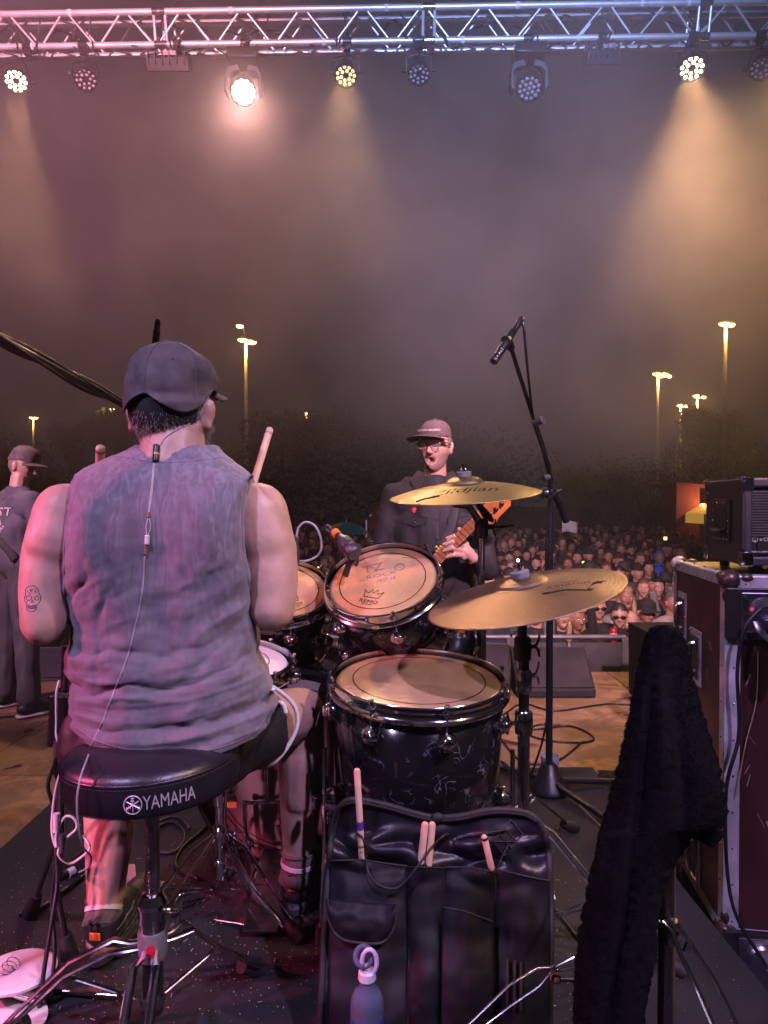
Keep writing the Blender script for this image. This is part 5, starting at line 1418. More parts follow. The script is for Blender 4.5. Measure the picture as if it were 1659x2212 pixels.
def shirt_mat():
    m = MAT('washed_shirt', (.118, .106, .126), .9, 0, .3, 11, bump=.6, bs=650, col2=(.142, .128, .150), th=(.3, .75), sheen=.2)
    nt = m.node_tree; N = nt.nodes; L = nt.links; b = N['Principled BSDF']; old = b.inputs['Base Color'].links[0].from_socket
    tc = N.new('ShaderNodeTexCoord'); mp = N.new('ShaderNodeMapping'); mp.inputs['Scale'].default_value = (55, 55, 9); L.new(tc.outputs['Object'], mp.inputs['Vector'])
    n1 = N.new('ShaderNodeTexNoise'); n1.inputs['Scale'].default_value = 1; n1.inputs['Detail'].default_value = 7; n1.inputs['Distortion'].default_value = 1.6; L.new(mp.outputs[0], n1.inputs['Vector'])
    cr = N.new('ShaderNodeValToRGB'); cr.color_ramp.elements[0].position = .42; cr.color_ramp.elements[1].position = .72; cr.color_ramp.elements[0].color = (0, 0, 0, 1); cr.color_ramp.elements[1].color = (1, 1, 1, 1); L.new(n1.outputs['Fac'], cr.inputs['Fac'])
    # bleached towards the shoulders
    sp = N.new('ShaderNodeSeparateXYZ'); L.new(tc.outputs['Object'], sp.inputs[0]); mr = N.new('ShaderNodeMapRange'); mr.inputs[1].default_value = 1.12; mr.inputs[2].default_value = 1.46; mr.inputs[3].default_value = .25; mr.inputs[4].default_value = 1; L.new(sp.outputs['Z'], mr.inputs[0])
    mu = N.new('ShaderNodeMath'); mu.operation = 'MULTIPLY'; L.new(cr.outputs['Color'], mu.inputs[0]); L.new(mr.outputs[0], mu.inputs[1])
    n2 = N.new('ShaderNodeTexNoise'); n2.inputs['Scale'].default_value = 38; n2.inputs['Detail'].default_value = 6; L.new(tc.outputs['Object'], n2.inputs['Vector'])
    c2 = N.new('ShaderNodeValToRGB'); c2.color_ramp.elements[0].position = .48; c2.color_ramp.elements[1].position = .75; L.new(n2.outputs['Fac'], c2.inputs['Fac'])
    ad = N.new('ShaderNodeMath'); ad.operation = 'MULTIPLY_ADD'; ad.use_clamp = True; L.new(c2.outputs['Color'], ad.inputs[0]); ad.inputs[1].default_value = .22; L.new(mu.outputs[0], ad.inputs[2])
    mx = N.new('ShaderNodeMix'); mx.data_type = 'RGBA'; L.new(ad.outputs[0], mx.inputs[0]); L.new(old, mx.inputs[6]); mx.inputs[7].default_value = (.225, .205, .24, 1); L.new(mx.outputs[2], b.inputs['Base Color'])
    return m
m_shirt = shirt_mat()
shirt = obj('sleeveless_shirt', sh, m_shirt, dr, 180, solid=.0022)
bvS = surf_bvh([shirt])
def seam(pts, r, m, par, name='seam', off=.0, n=30, flat=None, obs=None):
    q = [on_surf(obs or bvS, p[0], p[1], off) for p in pts]; q = bez(q, n)
    return obj(name, MB().tube(q, r, 8, flat=flat), m, par, 180)
def soft_path(pts, off, obs=None, n=70):
    """pixel spline laid on a surface"""
    q = bez([V((a, b_, 0)) for a, b_ in pts], n); return [on_surf(obs or bvS, p.x, p.y, off) for p in q]
obj('armhole_hem', MB().tube(soft_path([(164, 1027), (153, 1060), (147, 1104), (141, 1172), (140, 1240), (142, 1300)], -.0005), .0034, 8), m_shirt, shirt, 180)
obj('armhole_hem', MB().tube(soft_path([(545, 1027), (534, 1060), (522, 1104), (523, 1172), (533, 1240), (543, 1300), (545, 1340)], -.0005), .0034, 8), m_shirt, shirt, 180)
obj('collar_band', MB().tube(soft_path([(254, 987), (290, 992), (337, 1000), (400, 998), (450, 993), (480, 989)], -.001), .0032, 8), m_shirt, shirt, 180)
obj('hem', MB().tube(soft_path([(172, 1574), (205, 1598), (262, 1615), (320, 1625), (400, 1626), (456, 1619), (500, 1606), (545, 1584), (572, 1553)], -.0008), .0026, 8), m_shirt, shirt, 180)
# shorts
m_short = MAT('black_shorts', (.013, .013, .014), .6, 0, .4, 9, bump=.4, bs=200)
so_ = MB(); so_.ell(P(350, 1600, 1.46), (.195, .16, .085)); so_.caps(P(240, 1600, 1.46), P(455, 1600, 1.46), .105)
OC = P(556, 1562, 1.605)
axis_r = (RK - RHp).normalized(); u_, v_, _ = basis(axis_r)
for (a_, b_, rr) in ((RHp, OC, .098),): so_.tube([a_, a_.lerp(b_, .6), b_ + V((0, 0, 0))], [.10, .101, .096], 24)
so_.tube([LHp, LHp.lerp(LK, .5)], [.10, .098], 20)
shm = remesh(so_, .006, 4); cloth_noise(shm, .006, 16)
shorts = obj('shorts', shm, m_short, dr, 180)
# back waist seen under the shirt at the left, trim
m_trim = MAT('white_trim', (.62, .60, .62), .8, 0, .15, 20)
ring = [OC + (u_*math.cos(a)*.096 + v_*math.sin(a)*.096)*(1 + .02*math.sin(5*a)) + axis_r*(.004 + .022*math.cos(a*2+.6)) for a in [i*2*PI/40 for i in range(40)]]
obj('trim', MB().tube(ring, .0052, 8, closed=True), m_trim, shorts, 180)
bvT = surf_bvh([shorts])
obj('side_trim', MB().tube(soft_path([(590, 1490), (598, 1512), (612, 1522), (618, 1540)], .002, bvT), .004, 8), m_trim, shorts, 180)
# socks and shoes
m_sock = MAT('grey_sock', (.12, .10, .09), .9, 0, .3, 30, bump=.6, bs=380)
m_ring = MAT('pale_band', (.62, .58, .58), .9, 0, .2, 30)
m_shoe = MAT('black_shoe', (.016, .016, .020), .55, 0, .4, 14, bump=.4, bs=300)
m_sole = MAT('shoe_sole', (.05, .045, .06), .6, 0, .3, 14)
m_orange = MAT('orange_tag', (.85, .22, .04), .5)
def shoe(an, hb, yaw, lift, top_y):
    """ankle point, heel bottom point"""
    sk_ = MB(); an = V(an); low = V((hb.x, hb.y + .022, hb.z + .075)); topk = an + V((0, .0, .10))
    o = obj('sock', MB().tube([top_y, top_y.lerp(low, .35), top_y.lerp(low, .7), low], [.042, .039, .040, .044], 20), m_sock, dr, 180)
    q = top_y.lerp(low, .33); obj('sock_band', MB().tube([q, q + (low-top_y).normalized()*.010], .0425, 20), m_ring, o)
    q0 = top_y; obj('sock_roll', MB().tube([q0 + V((math.cos(a)*.041, math.sin(a)*.041, 0)) for a in [i*2*PI/20 for i in range(20)]], .0045, 6, closed=True), m_sock, o)
    M = Matrix.Translation(hb) @ Matrix.Rotation(yaw, 4, 'Z') @ Matrix.Rotation(lift, 4, 'X')
    up_ = MB()
    up_.ell(M @ V((0, .045, .050)), (.043, .052, .045), M.to_3x3()); up_.caps(M @ V((0, .05, .05)), M @ V((0, .20, .034)), .042, .036); up_.caps(M @ V((.0, .05, .075)), M @ V((0, .14, .058)), .040, .032); up_.caps(M @ V((.012, .20, .03)), M @ V((-.008, .23, .028)), .036, .034)
    up_.tube([M @ V((0, .045, .05)), M @ V((0, .040, .100))], [.046, .044], 20)
    um_ = remesh(up_, .005, 3); s_ = obj('shoe', um_, m_shoe, dr, 180)
    so = MB(); n_ = 26; prof = []
    for i in range(n_):
        a = 2*PI*i/n_; x = math.cos(a); y = math.sin(a); prof.append((x*(.047 if y > 0 else .043)*(1 + .12*max(0, y)*(1-max(0, y))*3), .125 + y*.142))
    so.prism(prof, .026, M @ Matrix.Translation((0, 0, 0))); obj('sole', so, m_sole, s_, 50, bevel=.006)
    obj('heel_tab', MB().box(M @ V((0, -.006, .072)), (.026, .004, .018), M.to_3x3()), m_orange, s_, 0, bevel=.002)
    obj('heel_loop', MB().tube([M @ V((-.008, .0, .092)), M @ V((-.008, -.012, .112)), M @ V((.008, -.012, .112)), M @ V((.008, .0, .092))], .003, 6), m_shoe, s_)
    bvh = surf_bvh([s_])
    for sd in (-1, 1):
        for k in range(3):
            pts = []
            for j in range(8):
                loc = M @ V((sd*.12, .02 + j*.014, .040 + k*.016 + .006*math.sin(j*.9)))
                h = bvh.ray_cast(loc, (M.to_3x3() @ V((-sd, 0, 0))).normalized())
                if h[0] is not None: pts.append(h[0])
            if len(pts) > 3: obj('piping', MB().tube(pts, .0016, 5), m_greyh if k != 1 else m_sole, s_)
    for k in range(4): obj('lace', MB().tube([M @ V((-.025, .10 + k*.022, .092 - k*.009)), M @ V((0, .105 + k*.022, .100 - k*.009)), M @ V((.025, .10 + k*.022, .092 - k*.009))], .003, 5), m_shoe, s_)
    return s_
shoe(RAn, V((P(636, 1985, 1.735).x, 1.735, RZ + .012)), -.12, .06, P(645, 1838, 1.755))
shoe(LAn, V((P(212, 2100, 1.545).x, 1.545, RZ + .012)), -.10, .10, P(228, 1938, 1.60))
# in-ear monitor lead down the back
bvB = surf_bvh([shirt, body, hair_o, cap_o])
m_lead = MAT('pale_lead', (.46, .42, .40), .5, 0, .2, 30)
iem = thing('earphone_lead', P(338, 980, 1.33), 'thin pale earphone lead running down the middle of the drummer\'s back', 'cable')
def lead(pts, r, m, nm='lead', n=80, off=.0015): return obj(nm, MB().tube(soft_path(pts, off, bvB, n), r, 7), m, iem, 180)
lead([(284, 880), (292, 905), (306, 932), (322, 950), (334, 964)], .0009, m_lead); lead([(452, 872), (442, 890), (415, 912), (378, 930), (356, 946), (344, 964)], .0009, m_lead)
lead([(338, 962), (337, 980), (336, 998)], .0062, m_black, 'splitter', 14, .004); lead([(338, 979), (337, 983)], .0066, MAT('yellow_tape', (.6, .42, .04), .5), 'tape_band', 6, .004)
lead([(331, 998), (329, 1030), (325, 1070), (322, 1100), (320, 1108)], .0012, m_lead); lead([(334, 998), (331, 1035), (328, 1070), (324, 1095), (322, 1108)], .0012, m_lead)
lead([(321, 1106), (321, 1118)], .0030, MAT('pink_knot', (.30, .10, .09), .6), 'knot', 8); lead([(322, 1118), (325, 1140), (319, 1158)], .0014, m_lead); lead([(320, 1118), (316, 1140), (317, 1158)], .0014, m_lead)
lead([(318, 1156), (317, 1176)], .0046, m_white, 'plug', 10, .003); lead([(316, 1176), (313, 1198)], .0030, MAT('brown_sleeve', (.30, .18, .12), .5), 'strain_relief', 10, .002)
lead([(313, 1196), (311, 1225), (309, 1262), (300, 1318), (290, 1360), (278, 1410), (262, 1455), (248, 1490), (232, 1532), (218, 1568), (206, 1592), (196, 1618)], .0018, m_gcable, n=160)
obj('lead', MB().tube(bez([on_surf(bvB, 196, 1618, .002), P(186, 1645, 1.22), P(174, 1680, 1.19), P(166, 1730, 1.18), P(170, 1790, 1.19), P(180, 1830, 1.22), P(196, 1850, 1.26), P(192, 1872, 1.28), P(170, 1885, 1.28)], 70), .0018, 7), m_gcable, iem, 180)
# tattoo
bvA = surf_bvh([body]); tat = MB()
def tl(pts, r=.0010, closed=False):
    tat.tube([on_surf(bvA, 41.0 + a*1.0 + 30*0, b_, -.0002) for a, b_ in pts], r, 4, closed=closed)
X_, Y_ = 70-41, 1292
def tt(pts): tl([(a + X_, b_ + Y_) for a, b_ in pts])
tt([(-3, -26), (-11, -24), (-15, -17), (-15, -8), (-17, 0), (-16, 7), (-12, 9), (-12, 17), (-13, 24), (-7, 29), (2, 29), (8, 24), (9, 16), (14, 10), (18, 3), (18, -5), (14, -9), (13, -17), (8, -24), (2, -27), (-3, -26)])
tt([(-13, -4), (-6, -6), (-1, -2), (-4, 4), (-10, 5), (-13, 1), (-13, -4)]); tt([(4, -2), (10, -5), (15, -1), (12, 4), (6, 4), (4, -2)]); tt([(0, 4), (3, 9), (-3, 9), (0, 4)])
tt([(-11, 15), (-4, 17), (3, 16), (8, 14)]); tt([(-10, 21), (-4, 23), (3, 22), (8, 19)])
for k in range(-9, 8, 3): tt([(k, 16), (k, 22)])
tt([(-6, -20), (-3, -14), (0, -20)]); tt([(4, -20), (9, -18), (4, -14), (9, -12)]); tt([(-12, -15), (-8, -12), (-3, -9)])
obj('tattoo', tat, MAT('tattoo_ink', (.10, .07, .12), .6), body, 0)

# drumsticks in the hands
m_stick = MAT('hickory', (.70, .50, .33), .5, 0, .2, 30, bump=.15, bs=120, stretch=(1, 1, .2))
m_pstick = MAT('pale_hickory', (.66, .42, .30), .45, 0, .18, 40, bump=.1, bs=120)
def stick(butt, dirv, label, L_=.40, r=.0075, m=None, cat='drumstick', group=None, tip=True, top=0):
    d = V(dirv).normalized(); b0 = V(butt)
    t = thing('drumstick', b0, label, cat, group); M = axisM(b0, d)
    pr = [(.0005, 0), (r*.7, .0012), (r, .005), (r, L_*.70), (r*.78, L_*.88), (r*.45, L_*.955)]
    obj('shaft', MB().lathe(pr, M, 18, False), m or m_stick, t)
    obj('tip', MB().lathe([(r*.45, L_*.955), (r*.62, L_*.965), (r*.68, L_*.978), (r*.5, L_*.995), (.0002, L_)], M, 14), m or m_stick, t)
    return t, M
b1 = P(584, 924, 1.72); gdir = (P(547, 1045, 1.66) - b1)
t, M = stick(b1, gdir, 'drumstick raised butt end up behind the drummer\'s right shoulder', r=.0088)
obj('butt_ring', MB().lathe([(.0089, .014), (.0091, .016), (.0089, .018)], M, 18, False), MAT('stick_mark', (.45, .30, .20), .6), t)
t, M = stick(P(217, 964, 1.50), P(214, 1060, 1.60) - P(217, 964, 1.50), 'drumstick in the drummer\'s left hand, its butt showing above the left shoulder', r=.0095)
obj('butt_ring', MB().lathe([(.0096, .010), (.0098, .013), (.0096, .016)], M, 18, False), MAT('stick_mark', (.25, .14, .12), .6), t)
# ------------------------------------------------------------------ drum kit
def shell_mat():
    m = MAT('black_pearl_wrap', (.006, .006, .008), .12, 0, .3, 12, coat=.6, rvar=.04)
    nt = m.node_tree; N = nt.nodes; L = nt.links; b = N['Principled BSDF']; old = b.inputs['Base Color'].links[0].from_socket
    tc = N.new('ShaderNodeTexCoord'); nd = N.new('ShaderNodeTexNoise'); nd.inputs['Scale'].default_value = 16; nd.inputs['Detail'].default_value = 3; L.new(tc.outputs['Object'], nd.inputs['Vector'])
    va = N.new('ShaderNodeMix'); va.data_type = 'VECTOR'; va.inputs[0].default_value = .14; L.new(tc.outputs['Object'], va.inputs[4]); L.new(nd.outputs['Color'], va.inputs[5])
    vo = N.new('ShaderNodeTexVoronoi'); vo.feature = 'DISTANCE_TO_EDGE'; vo.inputs['Scale'].default_value = 30; L.new(va.outputs[1], vo.inputs['Vector'])
    cr = N.new('ShaderNodeValToRGB'); cr.color_ramp.elements[0].position = .0; cr.color_ramp.elements[1].position = .045; cr.color_ramp.elements[0].color = (1, 1, 1, 1); cr.color_ramp.elements[1].color = (0, 0, 0, 1); L.new(vo.outputs['Distance'], cr.inputs['Fac'])
    n2 = N.new('ShaderNodeTexNoise'); n2.inputs['Scale'].default_value = 20; L.new(tc.outputs['Object'], n2.inputs['Vector'])
    c2 = N.new('ShaderNodeValToRGB'); c2.color_ramp.elements[0].position = .52; c2.color_ramp.elements[1].position = .66; L.new(n2.outputs['Fac'], c2.inputs['Fac'])
    mu = N.new('ShaderNodeMath'); mu.operation = 'MULTIPLY'; L.new(cr.outputs['Color'], mu.inputs[0]); L.new(c2.outputs['Color'], mu.inputs[1])
    mx = N.new('ShaderNodeMix'); mx.data_type = 'RGBA'; L.new(mu.outputs[0], mx.inputs[0]); L.new(old, mx.inputs[6]); mx.inputs[7].default_value = (.13, .13, .15, 1); L.new(mx.outputs[2], b.inputs['Base Color'])
    return m
m_shell = shell_mat()
m_head = MAT('drum_head_film', (.56, .36, .17), .24, 0, .3, 7, bump=.05, bs=90, col2=(.44, .26, .12), coat=.3)
m_headw = MAT('coated_head', (.72, .70, .72), .55, 0, .12, 8)
m_ink = MAT('black_print', (.010, .010, .010), .8, spec=.1)
m_hoopw = MAT('bass_hoop', (.02, .02, .022), .3, 0, .2, 9, coat=.4)
m_worn = MAT('stick_marks', (.66, .58, .52), .6, 0, .4, 60)
def drum(name, label, M, R, H, head, nlug=8, badge=None, text=True, lugphase=0.0, group='drums of the kit', marks=40, bottom=True, ringr=.80, textang=0):
    """M: local z = shell axis, top head at z=0, shell below"""
    o0 = M @ V((0, 0, 0)); t = thing(name, M @ V((0, 0, -H)), label, 'drum', group)
    obj('shell', MB().lathe([(R, -.012), (R, -H+.012)], M, 72, False), m_shell, t, 60, solid=.006)
    hd = MB(); n = 72
    hd.lathe([(.0001, 0), (R*.5, 0), (R*.93, -.0005), (R*.985, -.003), (R+.002, -.010)], M, n, False)
    ho = obj('head', hd, head, t, 60)
    for zt, nm in (((0, 'hoop'), (-H, 'hoop')) if bottom else ((0, 'hoop'),)):
        s = 1 if zt == 0 else -1
        pr = [(R+.006, zt+s*.010), (R+.0095, zt+s*.0115), (R+.013, zt+s*.008), (R+.0105, zt-s*.002), (R+.011, zt-s*.014), (R+.016, zt-s*.019), (R+.020, zt-s*.022), (R+.019, zt-s*.026), (R+.0085, zt-s*.024), (R+.0065, zt-s*.005)]
        hb_ = MB(); hb_.lathe(pr + [pr[0]], M, 96, False); obj(nm, hb_, m_chrome, t, 60)
    rg = MB()
    if ringr:
        rg.lathe([(R*ringr-.0012, .0006), (R*ringr+.0012, .0006)], M, 96, False); obj('ring_print', rg, m_ink, ho, 0)
    if text:
        tb = MB(); c, s = math.cos(textang), math.sin(textang); sc_ = R/.16
        def wr(a, b_, y0): 
            x, y = a, y0 + b_; return M @ V((x*c - y*s, x*s + y*c, .0008))
        text_on(tb, 'REMO', .020*sc_, lambda a, b_: wr(a, b_, -R*.66), sx=1.1); text_on(tb, 'PINSTRIPE', .0075*sc_, lambda a, b_: wr(a, b_, -R*.71))
        crown = [(-.022, .024), (-.030, .052), (-.014, .040), (-.008, .058), (0, .042), (.008, .058), (.014, .040), (.030, .052), (.022, .024)]
        cp_ = [wr(a*sc_, b_*sc_, -R*.66) for a, b_ in crown]; tb.tube(cp_, .0011, 4, closed=True)
        obj('logo_print', tb, m_ink, ho, 0)
    if marks:
        rnd = random.Random(int(R*1e5)); mk = MB()
        for i in range(marks):
            a = rnd.uniform(0, 2*PI); rr = abs(rnd.gauss(.15, .28))*R
            if rr > R*.85: continue
            p = M @ V((rr*math.cos(a) + R*.12, rr*math.sin(a), .0007)); L_ = rnd.uniform(.0015, .007); an = rnd.uniform(0, PI)
            d = M.to_3x3() @ V((math.cos(an)*L_, math.sin(an)*L_, 0)); w = M.to_3x3() @ V((-math.sin(an)*.0006, math.cos(an)*.0006, 0))
            mk.add([p-d, p+w, p+d, p-w], [(0, 1, 2, 3)])
        obj('scratches', mk, m_worn, ho, 0, kind='stuff')
    for k in range(nlug):
        a = 2*PI*k/nlug + lugphase; cx, sy = math.cos(a), math.sin(a)
        zc = -min(.064, H*.30); c = M @ V(((R+.004)*cx, (R+.004)*sy, zc)); rd = M.to_3x3() @ V((cx, sy, 0)); axz = M.to_3x3() @ V((0, 0, 1))
        lug = obj('lug', MB().lathe([(.018, 0), (.0215, .004), (.0225, .011), (.0205, .016), (.0205, .018), (.0165, .021), (.0165, .024), (.0125, .027), (.0120, .029), (.008, .0315), (.0001, .032)], axisM(c, rd), 20), m_chrome, t, 40)
        tr_ = M @ V(((R+.0155)*cx, (R+.0155)*sy, .004)); tc_ = M @ V(((R+.0155)*cx, (R+.0155)*sy, zc+.012))
        tr2 = MB(); tr2.cyl(tr_, tc_, .0026, n=8); tr2.cyl(tr_ + axz*.000, tr_ + axz*.012, .0048, n=8); tr2.cyl(tr_ + axz*.012, tr_ + axz*.015, .0062, .0045, 8)
        obj('tension_rod', tr2, m_dchrome, lug)
        obj('hoop_ear', MB().box(M @ V(((R+.017)*cx, (R+.017)*sy, -.003)), (.018, .010, .006), M.to_3x3() @ Matrix.Rotation(a + PI/2, 3, 'Z')), m_chrome, lug, 0, bevel=.002)
        if bottom:
            zc2 = -H + min(.075, H*.30); c2 = M @ V(((R+.004)*cx, (R+.004)*sy, zc2))
            l2 = obj('lug', MB().lathe([(.018, 0), (.0225, .011), (.0205, .018), (.0165, .021), (.0125, .027), (.008, .0315), (.0001, .032)], axisM(c2, rd), 18), m_chrome, t, 40)
            a1 = M @ V(((R+.0155)*cx, (R+.0155)*sy, -H-.006)); obj('tension_rod', MB().cyl(a1, M @ V(((R+.0155)*cx, (R+.0155)*sy, zc2-.012)), .0026, n=8), m_dchrome, l2)
    if badge is not None:
        a, zb = badge; c = M @ V(((R+.001)*math.cos(a), (R+.001)*math.sin(a), zb)); rd = M.to_3x3() @ V((math.cos(a), math.sin(a), 0)); upz = M.to_3x3() @ V((0, 0, 1)); tx = upz.cross(rd)
        bg_ = obj('badge', MB().lathe([(.021, 0), (.021, .002), (.019, .003), (.0001, .003)], axisM(c, rd), 28), m_dchrome, t, 40)
        tb = MB(); text_on(tb, 'dw', .024, lambda x, y: c + tx*x + upz*(y-.008) + rd*.0036); tb.tube([c + tx*.0165*math.cos(q) + upz*.0165*math.sin(q) + rd*.0033 for q in [i*2*PI/24 for i in range(24)]], .0006, 4, closed=True)
        obj('badge_print', tb, m_ink, bg_, 0)
    return t
# floor tom
FT = P(905, 1466, 1.68); FR = .200
MF = axisM(FT, V((.02, -.10, 1)), (1, 0, 0))
ft = drum('floor_tom', 'large black pearl floor tom with amber head in front of the stick bag', MF, FR, .40, m_head, 8, badge=(-PI/2 + .68, -.235), text=False, lugphase=-PI/2 + .235, marks=60)
obj('air_vent', MB().lathe([(.006, 0), (.006, .003), (.003, .003), (.003, 0)], axisM(MF @ V((.035, -math.sqrt(FR**2-.035**2)-.0005, -.075)), V((.1, -1, -.1))), 14, False), m_chrome, ft)
for a in (-.25, PI+.30, PI/2+.2):                      # legs with brackets
    cx, sy = math.cos(a), math.sin(a); top = MF @ V(((FR+.032)*cx, (FR+.032)*sy, -.20)); ft_b = V((top.x + cx*.01, top.y + sy*.01, RZ+.02))
    obj('leg_bracket', MB().lathe([(.03, 0), (.034, .012), (.030, .022), (.018, .034), (.0001, .036)], axisM(MF @ V((FR*cx, FR*sy, -.28)), MF.to_3x3() @ V((cx, sy, 0))), 20), m_chrome, ft)
    lg = obj('leg', MB().tube([top + V((0, 0, .05)), V((top.x, top.y, top.z-.2)), ft_b], .0055, 10), m_chrome, ft); obj('rubber_foot', MB().tube([ft_b + V((0, 0, .03)), ft_b - V((0, 0, .012))], [.010, .014], 12), m_rubber, lg)
    obj('wing_bolt', MB().box(MF @ V(((FR+.055)*cx, (FR+.055)*sy, -.28)), (.012, .022, .03)), m_chrome, ft, bevel=.004)
# rack toms
c = P(826, 1252, 1.93); N1 = V((.16, -.66, .78)).normalized()
N1 = V((-.16, -.50, .80)).normalized()
M1 = axisM(c, N1, V((1, .05, .17)))
rt = drum('rack_tom', 'black rack tom with amber head tilted towards the drummer, right of centre', M1, .152, .24, m_head, 6, text=True, lugphase=-PI/2 + .05, marks=70, textang=-.55)
tb = MB(); text_on(tb, 'TZ', .05, lambda a, b_: M1 @ V((a-.02, b_+.045, .0009))); text_on(tb, 'ROCK', .022, lambda a, b_: M1 @ V((a*1.2, b_+.015, .0009)), sx=1.2); text_on(tb, 'FEST 23', .016, lambda a, b_: M1 @ V((a+.01, b_-.008, .0009)))
tb.tube([M1 @ V((.055 + .014*math.cos(q), .04 + .014*math.sin(q), .0008)) for q in [i*2*PI/20 for i in range(20)]], .001, 4, closed=True)
obj('faded_print', tb, MAT('faded_ink', (.20, .15, .13), .5), [o for o in rt.children if o.name.startswith('head')][0], 0)
obj('price_label', MB().grid(lambda u, v: M1 @ V((.1535*math.cos(-PI/2+.28+u*.24), .1535*math.sin(-PI/2+.28+u*.24), -.045-v*.022)), 8, 2), m_greyh, rt)
c = P(612, 1272, 2.02); M2 = axisM(c, V((.10, -.50, .84)), V((1, .05, -.04)))
drum('rack_tom', 'smaller black rack tom half hidden behind the drummer\'s right arm', M2, .128, .22, m_head, 6, text=True, lugphase=-PI/2 + .25, marks=20, textang=.5)
# snare
c = P(475, 1428, 1.76); M3 = axisM(c, V((.06, -.10, 1)), (1, 0, 0))
drum('snare_drum', 'snare drum with a white coated head beside the drummer\'s right hip', M3, .172, .14, m_headw, 8, text=False, lugphase=.2, marks=0, ringr=0.72)
# bass drum
BC = V((P(648, 1700, 2.10).x, 1.98, RZ + .285)); MBd = axisM(BC, V((.04, -1, .03)), (1, 0, 0)); BR = .275
bdm = thing('bass_drum', (BC.x, BC.y + .2, RZ), 'black bass drum with a tan batter head behind the drummer\'s right leg', 'drum', 'drums of the kit')
obj('shell', MB().lathe([(BR, -.01), (BR, -.45)], MBd, 80, False), m_shell, bdm, 60, solid=.008)
bh = obj('batter_head', MB().lathe([(.0001, 0), (BR*.93, 0), (BR, -.008)], MBd, 80, False), MAT('tan_batter_film', (.30, .24, .21), .4, 0, .3, 5), bdm, 60)
for rr in (.80, .84): obj('ring_print', MB().lathe([(BR*rr-.0012, .0008), (BR*rr+.0012, .0008)], MBd, 80, False), m_ink, bh, 0)
for z in (-.0, -.46):
    obj('hoop', MB().lathe([(BR+.001, z+.018), (BR+.012, z+.020), (BR+.014, z), (BR+.012, z-.020), (BR+.001, z-.018), (BR+.001, z+.018)], MBd, 80, False), m_hoopw, bdm, 60)
    obj('hoop_inlay', MB().lathe([(BR+.0145, z+.008), (BR+.0145, z-.008)], MBd, 80, False), m_dchrome, bdm, 60)
for k in range(10):
    a = 2*PI*k/10 + .3; cx, sy = math.cos(a), math.sin(a); rd = MBd.to_3x3() @ V((cx, sy, 0)); az = MBd.to_3x3() @ V((0, 0, 1))
    for z in (-.10, -.36):
        l_ = obj('lug', MB().lathe([(.018, 0), (.0225, .011), (.0205, .018), (.0165, .021), (.0125, .027), (.0001, .032)], axisM(MBd @ V(((BR+.003)*cx, (BR+.003)*sy, z)), rd), 16), m_chrome, bdm, 40)
        z2 = .012 if z > -.2 else -.472
        obj('tension_rod', MB().cyl(MBd @ V(((BR+.018)*cx, (BR+.018)*sy, z)), MBd @ V(((BR+.018)*cx, (BR+.018)*sy, z2)), .003, n=8), m_dchrome, l_)
        obj('claw_hook', MB().box(MBd @ V(((BR+.014)*cx, (BR+.014)*sy, z2)), (.024, .012, .034), MBd.to_3x3() @ Matrix.Rotation(a+PI/2, 3, 'Z')), m_chrome, l_, 0, bevel=.003)
# spare drum standing on its side behind the floor tom (dark blue grey head with a white round sticker)
m_bluehd = MAT('smoked_head', (.045, .055, .075), .22, 0, .5, 5, coat=.3)
bp = P(735, 1640, 1.93); MS = axisM(bp, V((-.10, -1, .10)), (1, 0, 0))
ss = thing('bass_drum', (bp.x, 2.0, RZ), 'drum with a smoky blue head and white round sticker behind the floor tom', 'drum', 'drums of the kit')
obj('panel_shell', MB().box(MS @ V((.02, -.03, -.06)), (.13, .10, .56)), m_bluehd, ss, 0, bevel=.01)
obj('chrome_post', MB().cyl(MS @ V((.078, -.29, .0)), MS @ V((.078, .24, .0)), .010, n=14), m_chrome, ss)
stp = MS @ V((-.022, -.070, -.008)); obj('round_sticker', MB().lathe([(.026, 0), (.026, .001), (.0001, .001)], axisM(stp, V((-.1, -1, .1))), 28), m_white, ss)
stm = MB()
for k in range(5):
    a = PI/2 + k*2*PI*2/5; b_ = PI/2 + (k+1)*2*PI*2/5
    stm.tube([stp + V((math.cos(a)*.010, -.0022, math.sin(a)*.006 - .008)), stp + V((math.cos(b_)*.010, -.0022, math.sin(b_)*.006 - .008))], .0009, 4)
obj('sticker_print', stm, m_ink, ss, 0)
for z_ in (.20, -.18, -.235): obj('clamp', MB().lathe([(.020, -.012), (.024, 0), (.018, .014), (.008, .03), (.0001, .032)], axisM(MS @ V((-.03 + abs(z_)*.1, z_, .002)), V((-.2, -1, .1))), 16), m_chrome, ss, 40)
